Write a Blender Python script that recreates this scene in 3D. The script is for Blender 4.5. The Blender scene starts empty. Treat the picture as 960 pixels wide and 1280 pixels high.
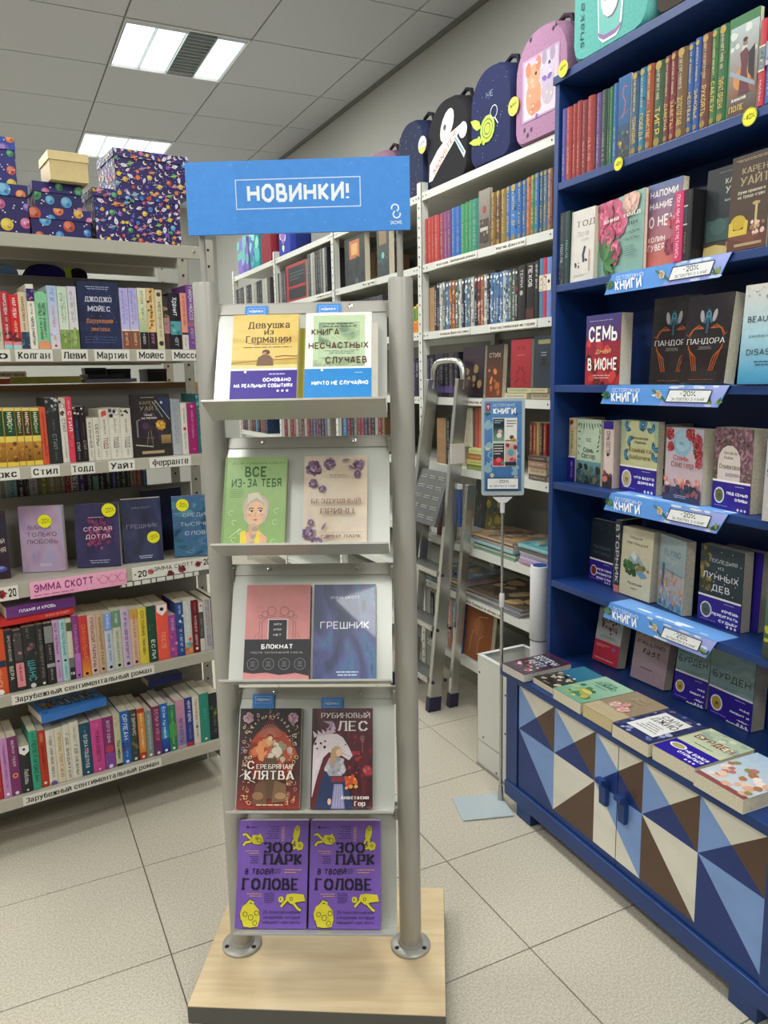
import bpy, math, random
from mathutils import Matrix, Vector

# ------------------------------------------------------------------ camera, world, light, exposure
SC = bpy.context.scene
SC.render.engine = 'CYCLES'
SC.view_settings.view_transform = 'Standard'
SC.view_settings.look = 'None'
SC.view_settings.gamma = 1.0
SC.view_settings.use_curve_mapping = False
SC.view_settings.exposure = 0.0
SC.cycles.use_denoising = True
SC.cycles.max_bounces = 8
SC.cycles.diffuse_bounces = 5
SC.cycles.sample_clamp_indirect = 4.0

CF, CP, CR, CY, CH = 969.9, .17116, -.02006, .45985, 1.406
_f = Vector((math.sin(CY)*math.cos(CP), math.cos(CY)*math.cos(CP), -math.sin(CP)))
_r = Vector((math.cos(CY), -math.sin(CY), 0))
_u = _r.cross(_f)
VR = math.cos(CR)*_r + math.sin(CR)*_u
VU = -math.sin(CR)*_r + math.cos(CR)*_u
VF = _f
cd = bpy.data.cameras.new('camera')
cam = bpy.data.objects.new('camera', cd)
SC.collection.objects.link(cam)
cd.sensor_fit = 'VERTICAL'; cd.sensor_height = 36.0; cd.lens = CF/1280*36.0
cd.clip_start = .02; cd.clip_end = 60
mw = Matrix.Identity(4)
for i in range(3):
    mw[i][0] = VR[i]; mw[i][1] = VU[i]; mw[i][2] = -VF[i]
mw[2][3] = CH
cam.matrix_world = mw
SC.camera = cam

W = bpy.data.worlds.new('world'); SC.world = W; W.use_nodes = True
W.node_tree.nodes['Background'].inputs[0].default_value = (.75, .8, .85, 1)
W.node_tree.nodes['Background'].inputs[1].default_value = .15

CEIL = 3.056
WR = 2.12          # right wall
FIX_X = .703       # light fixture grid
FIX_Y = 3.99

def area_light(x, y, sx, sy, power, col=(.985, 1, .965)):
    l = bpy.data.lights.new('tube_light', 'AREA'); l.shape = 'RECTANGLE'; l.size = sx; l.size_y = sy
    l.energy = power; l.color = col
    o = bpy.data.objects.new('tube_light', l); o.location = (x, y, CEIL-.03); SC.collection.objects.link(o)
    return o
LIGHT_POWER = 22.0
FIXTURES = [(FIX_X+1.8*i, FIX_Y+1.8*j) for i in (-2, -1, 0) for j in (-3, -2, -1, 0, 1, 2)]
for (x, y) in FIXTURES:
    k = .75 if (abs(x-FIX_X) < .01 and abs(y-FIX_Y) < .01) else 1.0
    area_light(x+.3, y+.3, .52, .52, LIGHT_POWER*k)

# ------------------------------------------------------------------ calibrated helpers (photograph pixel -> place on a real plane)
CO = Vector((0, 0, CH))
def ray(a, b): return VR*((a-480)/CF) - VU*((b-640)/CF) + VF
class Frame:
    """a vertical plane of furniture: origin O, horizontal direction u (to the right as seen), n into the furniture"""
    def __init__(s, O, u):
        s.O = Vector((O[0], O[1], 0)); s.u = Vector((u[0], u[1], 0)).normalized(); s.n = Vector((-s.u.y, s.u.x, 0))
        s.ang = math.atan2(s.u.y, s.u.x)
    def hit(s, a, b, d=0):
        r = ray(a, b); O = s.O + s.n*d
        t = (O.dot(s.n))/(r.x*s.n.x+r.y*s.n.y); P = CO + r*t
        return (P-O).dot(s.u), P.z
    def s_at(s, a, z, d=0):
        O = s.O + s.n*d; k = VR*CF - VF*(a-480)
        P0 = Vector((O.x, O.y, z-CH)); return -(k.dot(P0))/(k.x*s.u.x+k.y*s.u.y)
    def M(s, ss, d, z):
        """matrix at distance ss along the front, d into it, height z; local X = u, local Y = into"""
        P = s.O + s.u*ss + s.n*d
        return Matrix.Translation((P.x, P.y, z)) @ Matrix.Rotation(s.ang, 4, 'Z')
    def pt(s, ss, d, z):
        P = s.O + s.u*ss + s.n*d; return Vector((P.x, P.y, z))
WORLDF = Frame((0, 0), (1, 0))
LB = Frame((0, 2.45), (.64, .08))          # left grey bookcase
RK = Frame((1.70, 3.03), (0, -1))          # metal shelving on the right wall
BB = Frame((1.565, 1.95), (-.036, -1))     # blue bookcase
DS = Frame((.414, 1.651), (.879, -.477))   # free-standing display rack

def lin(c):
    if isinstance(c, str):
        c = c.lstrip('#'); c = [int(c[i:i+2], 16)/255 for i in (0, 2, 4)]
    return tuple((x/12.92 if x <= .04045 else ((x+.055)/1.055)**2.4) for x in c[:3])
_lc = {}
def LC(c):
    if c not in _lc: _lc[c] = lin(c)
    return _lc[c]
def mix(a, b, t):
    a = [int(a[i:i+2], 16) for i in (1, 3, 5)]; b = [int(b[i:i+2], 16) for i in (1, 3, 5)]
    return '#%02x%02x%02x' % tuple(max(0, min(255, int(x+(y-x)*t))) for x, y in zip(a, b))

# ------------------------------------------------------------------ materials
MATS = {}
def nodes_of(m): return m.node_tree.nodes, m.node_tree.links
def mk(name, base=None, rough=.5, metal=0, noise=None, bump=None, coat=0, attr=False, emit=None, aniso=None, spec=None):
    m = bpy.data.materials.new(name); m.use_nodes = True; N, L = nodes_of(m); b = N['Principled BSDF']
    b.inputs['Roughness'].default_value = rough; b.inputs['Metallic'].default_value = metal
    b.inputs['Coat Weight'].default_value = coat
    if spec is not None: b.inputs['Specular IOR Level'].default_value = spec
    src = None
    if attr:
        a = N.new('ShaderNodeAttribute'); a.attribute_name = 'Col'; src = a.outputs['Color']
    elif base is not None:
        b.inputs['Base Color'].default_value = (*LC(base), 1)
        rgb = N.new('ShaderNodeRGB'); rgb.outputs[0].default_value = (*LC(base), 1); src = rgb.outputs[0]
    tc = N.new('ShaderNodeTexCoord')
    if noise:
        sc, amt, stretch = noise
        mp = N.new('ShaderNodeMapping'); mp.inputs['Scale'].default_value = stretch
        L.new(tc.outputs['Object'], mp.inputs[0])
        n = N.new('ShaderNodeTexNoise'); n.inputs['Scale'].default_value = sc; n.inputs['Detail'].default_value = 4
        L.new(mp.outputs[0], n.inputs['Vector'])
        mr = N.new('ShaderNodeMapRange'); mr.inputs[1].default_value = .3; mr.inputs[2].default_value = .7
        mr.inputs[3].default_value = 1-amt; mr.inputs[4].default_value = 1+amt*.6
        L.new(n.outputs['Fac'], mr.inputs[0])
        mx = N.new('ShaderNodeVectorMath'); mx.operation = 'SCALE'
        L.new(src, mx.inputs[0]); L.new(mr.outputs[0], mx.inputs['Scale']); src = mx.outputs[0]
    if src is not None: L.new(src, b.inputs['Base Color'])
    if bump:
        sc, st = bump
        n = N.new('ShaderNodeTexNoise'); n.inputs['Scale'].default_value = sc; n.inputs['Detail'].default_value = 3
        L.new(tc.outputs['Object'], n.inputs['Vector'])
        bp = N.new('ShaderNodeBump'); bp.inputs['Strength'].default_value = st; bp.inputs['Distance'].default_value = .002
        L.new(n.outputs['Fac'], bp.inputs['Height']); L.new(bp.outputs[0], b.inputs['Normal'])
    if emit:
        b.inputs['Emission Color'].default_value = (*emit[:3], 1); b.inputs['Emission Strength'].default_value = emit[3]
    MATS[name] = m
    return m
mk('printed_card', attr=True, rough=.42, noise=(60, .06, (1, 1, 1)), spec=.4)
mk('glossy_card', attr=True, rough=.16, noise=(40, .05, (1, 1, 1)), coat=.3)
mk('page_block', attr=True, rough=.8, noise=(300, .22, (1, 1, 1)), spec=.2)
mk('fabric', attr=True, rough=.75, noise=(120, .15, (1, 1, 1)), bump=(300, .3), spec=.3)
mk('grey_steel', base='#b3ae9f', rough=.42, noise=(3, .05, (1, 1, 1)), bump=(400, .05))
mk('grey_panel', base='#94908a', rough=.5, noise=(2, .05, (1, 1, 1)))
mk('dark_steel', base='#55544f', rough=.5, noise=(3, .06, (1, 1, 1)))
mk('white_steel', base='#d2d3cc', rough=.4, noise=(4, .04, (1, 1, 1)))
mk('hole_black', base='#1b1b1a', rough=.8, noise=(5, .05, (1, 1, 1)))
mk('rack_grey', base='#a9a69e', rough=.38, noise=(2, .05, (1, 1, 4)), metal=.25)
mk('rack_panel', base='#b6b7b0', rough=.3, noise=(2, .04, (1, 1, 1)), metal=.3)
mk('chrome', base='#d9d9d6', rough=.15, metal=1, noise=(4, .05, (1, 1, 1)))
mk('aluminium', base='#c3c3c0', rough=.27, metal=.92, noise=(14, .14, (1, 1, .12)))
mk('ladder_tread', base='#6c6e6d', rough=.45, metal=.5, noise=(10, .1, (1, 1, 1)))
mk('dark_plastic', base='#2a2348', rough=.45, noise=(10, .1, (1, 1, 1)))
mk('blue_paint', base='#173975', rough=.42, noise=(5, .16, (1, 1, 3)), bump=(90, .25))
mk('attr_paint', attr=True, rough=.45, noise=(7, .08, (1, 1, 2)), bump=(120, .15))
mk('wall_paint', base='#b0b0aa', rough=.85, noise=(1.2, .03, (1, 1, 1)), bump=(150, .15))
mk('stocked_wall', base='#706d66', rough=.9, noise=(3, .1, (1, 1, 1)))
mk('ceiling_tile', base='#c6c9ce', rough=.9, noise=(160, .1, (1, 1, 1)), bump=(220, .4))
mk('ceiling_grid', base='#777672', rough=.7, noise=(20, .08, (1, 1, 1)))
mk('grout', base='#6d655a', rough=.9, noise=(60, .1, (1, 1, 1)))
mk('tube_glow', base='#ffffff', rough=.4, noise=(5, .01, (1, 1, 1)), emit=(.93, 1, 1, 1.7))
mk('louvre', base='#c2cfcf', rough=.35, metal=.5, noise=(8, .05, (1, 1, 1)))
mk('frosted_plate', base='#aeb9bd', rough=.25, noise=(3, .03, (1, 1, 1)))
mk('white_plastic', base='#dcdcdd', rough=.35, noise=(6, .04, (1, 1, 1)))
mk('cardboard', base='#a5825a', rough=.85, noise=(12, .1, (1, 1, 6)))

def marble(name, cols, sc=14, dist=1.5, stretch=(1, 1, .5), rot=.7, rough=.3, w=0.0, coat=.25):
    """a cover print of blended washes of colour: printed ink, the same from every side"""
    m = mk(name, base=cols[0], rough=rough, coat=coat); N, L = nodes_of(m); b = N['Principled BSDF']; tc = N.new('ShaderNodeTexCoord')
    mp = N.new('ShaderNodeMapping'); mp.inputs['Rotation'].default_value = (0, rot, 0); mp.inputs['Scale'].default_value = stretch; mp.inputs['Location'].default_value = (w, w, w)
    n = N.new('ShaderNodeTexNoise'); n.inputs['Scale'].default_value = sc; n.inputs['Detail'].default_value = 6; n.inputs['Distortion'].default_value = dist
    L.new(tc.outputs['Object'], mp.inputs[0]); L.new(mp.outputs[0], n.inputs['Vector'])
    r = N.new('ShaderNodeValToRGB'); e = r.color_ramp.elements; k = len(cols)
    e[0].position = .3; e[0].color = (*LC(cols[0]), 1); e[1].position = .72; e[1].color = (*LC(cols[-1]), 1)
    for i in range(1, k-1): q = e.new(.3+.42*i/(k-1)); q.color = (*LC(cols[i]), 1)
    L.new(n.outputs['Fac'], r.inputs[0]); L.new(r.outputs[0], b.inputs['Base Color'])
marble('marbled_lilac', ['#8c7ca8', '#a890b4', '#b89cb4', '#a8a0c4', '#90a8bc'], 9, 1.2)
marble('marbled_indigo', ['#2c2a4a', '#38345a', '#403c66', '#34305a'], 9, 1)
marble('marbled_blue', ['#20283c', '#2c3858', '#3c4470', '#505088', '#446a94', '#2c3c60'], 11, 1.6)
marble('marbled_slate', ['#24283c', '#2c3048', '#34385c', '#3c4468', '#2a3454'], 10, 1.4)
marble('marbled_teal', ['#2c3c68', '#34587c', '#3c7488', '#4c5c98', '#5c9ca0', '#34406c'], 9, 2.0, (1, 1, 2.2), .4)
marble('yellow_wash', ['#c8a03c', '#d2ae50', '#dcc06c', '#d8b458', '#c89a40'], 12, .8, (.5, 1, 1.4), 0, .4, coat=0)
marble('beige_wash', ['#c0a898', '#ccb8a0', '#d2c2ac', '#c8b4a8', '#c4aeae'], 10, .6, (1, 1, 1), 0)
marble('green_wash', ['#5c7460', '#7c9478', '#a0b48c', '#b4c8a0', '#8ca488'], 26, 1.2, (1, 1, 1.4), 0, .4, coat=0)
marble('misty_wash', ['#54706c', '#688888', '#7c989c', '#88a098', '#647c80'], 16, 1.0, (.6, 1, 1.3), 0, .4, coat=0)
marble('purple_flame', ['#341040', '#4c1c58', '#642c70', '#7c3c88', '#44184e'], 30, 2.5)
marble('night_blue', ['#14162c', '#1c2040', '#242c54', '#1c2444'], 14, 1.5)
marble('ruby_wash', ['#2c1018', '#481820', '#5c1c28', '#3c1420', '#6c2430'], 22, 1.2)
marble('blossom_grove', ['#2c3428', '#4c5438', '#6c4c58', '#8c5c74', '#a08c88', '#5c6440'], 60, 1.2, (1, 1, 1), 0, .4, coat=0)
def floor_tile_mat():
    m = mk('floor_tile', base='#bfb7a6', rough=.38, spec=.4)
    N, L = nodes_of(m); b = N['Principled BSDF']; tc = N.new('ShaderNodeTexCoord')
    n1 = N.new('ShaderNodeTexNoise'); n1.inputs['Scale'].default_value = 190; n1.inputs['Detail'].default_value = 2
    n2 = N.new('ShaderNodeTexNoise'); n2.inputs['Scale'].default_value = 3; n2.inputs['Detail'].default_value = 3
    oi = N.new('ShaderNodeObjectInfo')
    vadd = N.new('ShaderNodeVectorMath'); vadd.operation = 'ADD'
    L.new(tc.outputs['Object'], vadd.inputs[0]); L.new(oi.outputs['Location'], vadd.inputs[1])
    L.new(vadd.outputs[0], n1.inputs['Vector']); L.new(vadd.outputs[0], n2.inputs['Vector'])
    r = N.new('ShaderNodeValToRGB'); e = r.color_ramp.elements
    e[0].position = .36; e[0].color = (*LC('#aca493'), 1); e[1].position = .62; e[1].color = (*LC('#c7c0b0'), 1)
    L.new(n1.outputs['Fac'], r.inputs[0])
    mr = N.new('ShaderNodeMapRange'); mr.inputs[3].default_value = .94; mr.inputs[4].default_value = 1.05
    L.new(n2.outputs['Fac'], mr.inputs[0])
    sc = N.new('ShaderNodeVectorMath'); sc.operation = 'SCALE'
    L.new(r.outputs[0], sc.inputs[0]); L.new(mr.outputs[0], sc.inputs['Scale']); L.new(sc.outputs[0], b.inputs['Base Color'])
floor_tile_mat()
def wood_mat():
    m = mk('pale_beech_laminate', base='#d9c29a', rough=.35)
    N, L = nodes_of(m); b = N['Principled BSDF']; tc = N.new('ShaderNodeTexCoord')
    mp = N.new('ShaderNodeMapping'); mp.inputs['Scale'].default_value = (2.2, 26, 26)
    n1 = N.new('ShaderNodeTexNoise'); n1.inputs['Scale'].default_value = 2.0; n1.inputs['Detail'].default_value = 6; n1.inputs['Distortion'].default_value = .6
    L.new(tc.outputs['Object'], mp.inputs[0]); L.new(mp.outputs[0], n1.inputs['Vector'])
    r = N.new('ShaderNodeValToRGB'); e = r.color_ramp.elements
    e[0].position = .3; e[0].color = (*LC('#ccb28a'), 1); e[1].position = .7; e[1].color = (*LC('#dac5a0'), 1)
    L.new(n1.outputs['Fac'], r.inputs[0]); L.new(r.outputs[0], b.inputs['Base Color'])
wood_mat()

# ------------------------------------------------------------------ mesh builders
COL = SC.collection
def link(o): COL.objects.link(o); return o
def tag(o, label=None, cat=None, group=None, kind=None):
    if label: o['label'] = label
    if cat: o['category'] = cat
    if group: o['group'] = group
    if kind: o['kind'] = kind
    return o
def empty(name, M, label=None, cat=None, group=None, kind=None):
    o = bpy.data.objects.new(name, None); o.empty_display_size = .05; o.matrix_world = M; link(o)
    return tag(o, label, cat, group, kind)

class MB:
    """collects faces with a colour each; build() makes ONE mesh object"""
    def __init__(s): s.v = []; s.f = []; s.c = []; s.k = 0
    def add(s, pts, faces, col='#ffffff'):
        n = len(s.v); s.v += [tuple(p) for p in pts]
        for i, f in enumerate(faces):
            s.f.append([n+j for j in f]); s.c.append(col)
    def box(s, x0, x1, y0, y1, z0, z1, col='#ffffff', M=None):
        p = [Vector(q) for q in ((x0,y0,z0),(x1,y0,z0),(x1,y1,z0),(x0,y1,z0),(x0,y0,z1),(x1,y0,z1),(x1,y1,z1),(x0,y1,z1))]
        if M: p = [M @ q for q in p]
        s.add(p, [(0,3,2,1),(4,5,6,7),(0,1,5,4),(1,2,6,5),(2,3,7,6),(3,0,4,7)], col)
    def prism(s, poly, y0, y1, col='#ffffff', M=None, swap='xz'):
        """poly in (x,z), extruded along y (or poly (x,y) along z with swap='xy', (y,z) along x with 'yz')"""
        n = len(poly)
        def P(a, b, t): return {'xz': (a, t, b), 'xy': (a, b, t), 'yz': (t, a, b)}[swap]
        p = [Vector(P(a, b, y0)) for a, b in poly]+[Vector(P(a, b, y1)) for a, b in poly]
        if M: p = [M @ q for q in p]
        s.add(p, [list(range(n)), list(range(2*n-1, n-1, -1))]+[(i, i+n, (i+1) % n+n, (i+1) % n) for i in range(n)], col)
    def tube(s, path, r, n=10, col='#ffffff', closed=False, cap=True, sy=1.0):
        path = [Vector(p) for p in path]; rings = []; m = len(path); up = None
        for i, p in enumerate(path):
            a = path[(i-1) % m] if (closed or i) else p; b = path[(i+1) % m] if (closed or i < m-1) else p
            t = (b-a).normalized()
            if up is None: up = Vector((0, 0, 1)) if abs(t.z) < .9 else Vector((0, 1, 0))
            x = t.cross(up).normalized(); up = x.cross(t).normalized()
            rr = r[i] if isinstance(r, (list, tuple)) else r
            rings.append([p + x*math.cos(2*math.pi*k/n)*rr + up*math.sin(2*math.pi*k/n)*rr*sy for k in range(n)])
        pts = [q for R in rings for q in R]; fs = []
        for i in range(m if closed else m-1):
            j = (i+1) % m
            for k in range(n): fs.append((i*n+k, i*n+(k+1) % n, j*n+(k+1) % n, j*n+k))
        if cap and not closed: fs += [list(range(n-1, -1, -1)), list(range((m-1)*n, m*n))]
        s.add(pts, fs, col)
    def lathe(s, prof, n=20, col='#ffffff', M=None):
        pts = [Vector((r*math.cos(2*math.pi*k/n), r*math.sin(2*math.pi*k/n), z)) for r, z in prof for k in range(n)]
        if M: pts = [M @ q for q in pts]
        m = len(prof); fs = [(i*n+k, i*n+(k+1) % n, (i+1)*n+(k+1) % n, (i+1)*n+k) for i in range(m-1) for k in range(n)]
        fs += [list(range(n-1, -1, -1)), list(range((m-1)*n, m*n))]
        s.add(pts, fs, col)
    def build(s, name, mat, parent=None, M=None, smooth=False, bevel=0, label=None, cat=None, group=None, kind=None):
        me = bpy.data.meshes.new(name); me.from_pydata(s.v, [], s.f)
        at = me.color_attributes.new('Col', 'FLOAT_COLOR', 'CORNER')
        buf = []
        for f, c in zip(s.f, s.c):
            if isinstance(c, (list, tuple)) and len(c) == len(f):
                for q in c: buf += [*LC(q), 1]
            else:
                q = [*LC(c), 1]; buf += q*len(f)
        at.data.foreach_set('color', buf)
        me.materials.append(MATS[mat] if isinstance(mat, str) else mat)
        if smooth:
            me.polygons.foreach_set('use_smooth', [True]*len(me.polygons))
        o = bpy.data.objects.new(name, me); link(o)
        if smooth:
            try: me.set_sharp_from_angle(angle=math.radians(40))
            except Exception: pass
        if bevel:
            b = o.modifiers.new('bevel', 'BEVEL'); b.width = bevel; b.segments = 2; b.limit_method = 'ANGLE'; b.angle_limit = .7
        if parent: o.parent = parent
        if M is not None: o.matrix_local = M if parent else M
        return tag(o, label, cat, group, kind)

# ------------------------------------------------------------------ lettering drawn with strokes (y: 8 = capital height; z, y = below the line; a, b = above)
GL = {}
for _g in """А6 00,38,60 12,52|Б5 58,08,00,40,51,53,44,04|В5 00,08,38,47,45,34,04 34,53,51,40,00|Г5 00,08,58|Д7 0z,00,70,7z 10,28,68,60|Е5 58,08,00,50 04,44
Ж8 40,48 08,34,00 88,54,80 34,54|З5 07,18,48,57,55,44,24 44,53,51,40,10,01|И6 08,00,68,60|Й6 08,00,68,60 2b,39,4b|К5 00,08 58,14,50 04,14|Л6 00,11,28,68,60|М8 00,08,42,88,80|Н6 00,08 60,68 04,64
О6 20,40,62,66,48,28,06,02,20|П6 00,08,68,60|Р5 00,08,48,57,54,43,03|С6 66,48,28,06,02,20,40,62|Т6 08,68 38,30|У6 08,33 68,22,10,00|Ф8 49,4z 22,62,83,85,66,26,05,03,22|Х6 00,68 08,60|Ц7 08,00,70,7z 60,68
Ч5 08,05,14,54 58,50|Ш8 08,00,80,88 48,40|Щ9 08,00,90,9z 88,80 48,40|Ъ7 08,28,20,60,71,73,64,24|Ы8 08,00,40,51,53,44,04 88,80|Ь5 08,00,40,51,53,44,04|Э6 06,28,48,66,62,40,20,02 64,24|Ю9 08,00 04,34 50,70,92,96,78,58,36,32,50|Я5 50,58,18,07,05,14,54 24,00
а5 05,16,36,45,40 43,13,02,01,10,30,41|б5 48,17,05,02,10,40,51,54,45,25,04|е5 03,53,55,46,16,05,01,10,40,51|р5 06,0y 05,16,46,55,51,40,10,01|у5 06,31 56,1y,0y|ф8 49,4y 20,60,81,85,66,26,05,01,20
05 10,40,51,57,48,18,07,01,10|13 06,28,20|25 06,07,18,48,57,55,00,50|45 40,48,02,52|55 58,08,04,44,53,51,40,10,01|65 57,48,18,07,01,10,40,51,53,44,04|75 08,58,10|85 10,40,51,53,44,14,03,01,10 14,05,07,18,48,57,55,44|95 01,10,40,51,57,48,18,07,05,14,54
%8 00,88 07,16,27,18,07 70,61,72,81,70|-4 04,34|+4 04,44 22,26|!1 08,03 01,00|,1 01,0z|.1 00,01|F5 00,08,58 04,44|L5 08,00,50|I1 00,08|N6 00,08,60,68|G6 66,48,28,06,02,20,40,62,64,44|Y6 08,34,68 34,30|S5 57,48,18,07,05,14,44,53,51,40,10,01|U6 08,02,20,40,62,68|D6 00,08,38,66,62,30,00
R5 00,08,48,57,55,44,04 34,50|h5 08,00 04,16,46,55,50|g5 56,50,4y,1y,0z 55,46,16,05,01,10,40,51|i1 00,06 08,09|s4 45,36,16,05,14,34,42,30,10,01|t4 28,21,30,40 06,46|f4 48,38,27,20 05,45|k5 08,00 46,03,40""".replace('\n', '|').split('|'):
    _h, _s = _g[:2], _g[3:]; GL[_h[0]] = (int(_h[1]), [[(int(p[0]), {'z': -1.5, 'y': -2.4, 'a': 9, 'b': 10}.get(p[1]) if p[1] in 'zyab' else int(p[1])) for p in st.split(',')] for st in _s.split(' ')])
GL['Ё'] = (5, GL['Е'][1]+[[(1, 9.4), (1, 10)], [(4, 9.4), (4, 10)]]); GL['3'] = GL['З']
for _a, _b in zip('ABEKMHOPCTX', 'АВЕКМНОРСТХ'): GL[_a] = GL[_b]
for _c in 'вгджзийклмнопстхцчшщъыьэюя':
    _w, _s = GL[_c.upper()]; GL[_c] = (_w*.84, [[(x*.84, y*.75 if y > 0 else y) for x, y in st] for st in _s])
GL['o'] = GL['о']; GL['a'] = GL['а']; GL['e'] = GL['е']; GL['c'] = GL['с']; GL['p'] = GL['р']; GL['ё'] = (5, GL['е'][1]+[[(1.5, 7.4), (1.5, 8)], [(3.5, 7.4), (3.5, 8)]])
GL['»'] = GL['«'] = (3, [[(0, 4), (1, 5)], [(0, 4), (1, 3)], [(2, 4), (3, 5)], [(2, 4), (3, 3)]])
_tx = {}
def text_mesh(s, bold=0.0, res=2, serif=False):
    k = (s, bold, serif)
    if k in _tx: return _tx[k]
    wt = .95+bold*22; V, Fc = [], []; X = 0; q = .09
    def seg(a, b, ea, eb):
        dx, dy = b[0]-a[0], b[1]-a[1]; L = math.hypot(dx, dy) or 1; dx /= L; dy /= L
        w = wt/2*((abs(dy)*1.15+abs(dx)*.62) if serif else 1)
        a = (a[0]-dx*w*ea, a[1]-dy*w*ea); b = (b[0]+dx*w*eb, b[1]+dy*w*eb); n = len(V)
        V.extend([((a[0]-dy*w)*q, (a[1]+dx*w)*q), ((a[0]+dy*w)*q, (a[1]-dx*w)*q), ((b[0]+dy*w)*q, (b[1]-dx*w)*q), ((b[0]-dy*w)*q, (b[1]+dx*w)*q)]); Fc.append((n, n+1, n+2, n+3))
    for c in s:
        if c == ' ': X += 4.2; continue
        if c not in GL: X += 4; continue
        w, st = GL[c]
        for P in st:
            P = [(X+x, .5+y*.94) for x, y in P]
            for i in range(len(P)-1):
                def tn(j):
                    a1 = math.atan2(P[j][1]-P[j-1][1], P[j][0]-P[j-1][0]); a2 = math.atan2(P[j+1][1]-P[j][1], P[j+1][0]-P[j][0])
                    return min(.9, abs(math.tan(((a2-a1+math.pi) % (2*math.pi)-math.pi)/2)))
                seg(P[i], P[i+1], .0 if i == 0 else tn(i), .0 if i == len(P)-2 else tn(i+1))
            if serif and P[0] != P[-1]:
                for e, f in ((P[0], P[1]), (P[-1], P[-2])):
                    if abs(e[0]-f[0]) < abs(e[1]-f[1])*.9 and abs(e[1]-f[1]) > 1.5: seg((e[0]-wt*.95, e[1]), (e[0]+wt*.95, e[1]), 0, 0)
        X += w+1.75+wt*.75
    x0 = min((v[0] for v in V), default=0); x1 = max((v[0] for v in V), default=0)
    _tx[k] = (V, Fc, x0, x1); return _tx[k]

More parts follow.
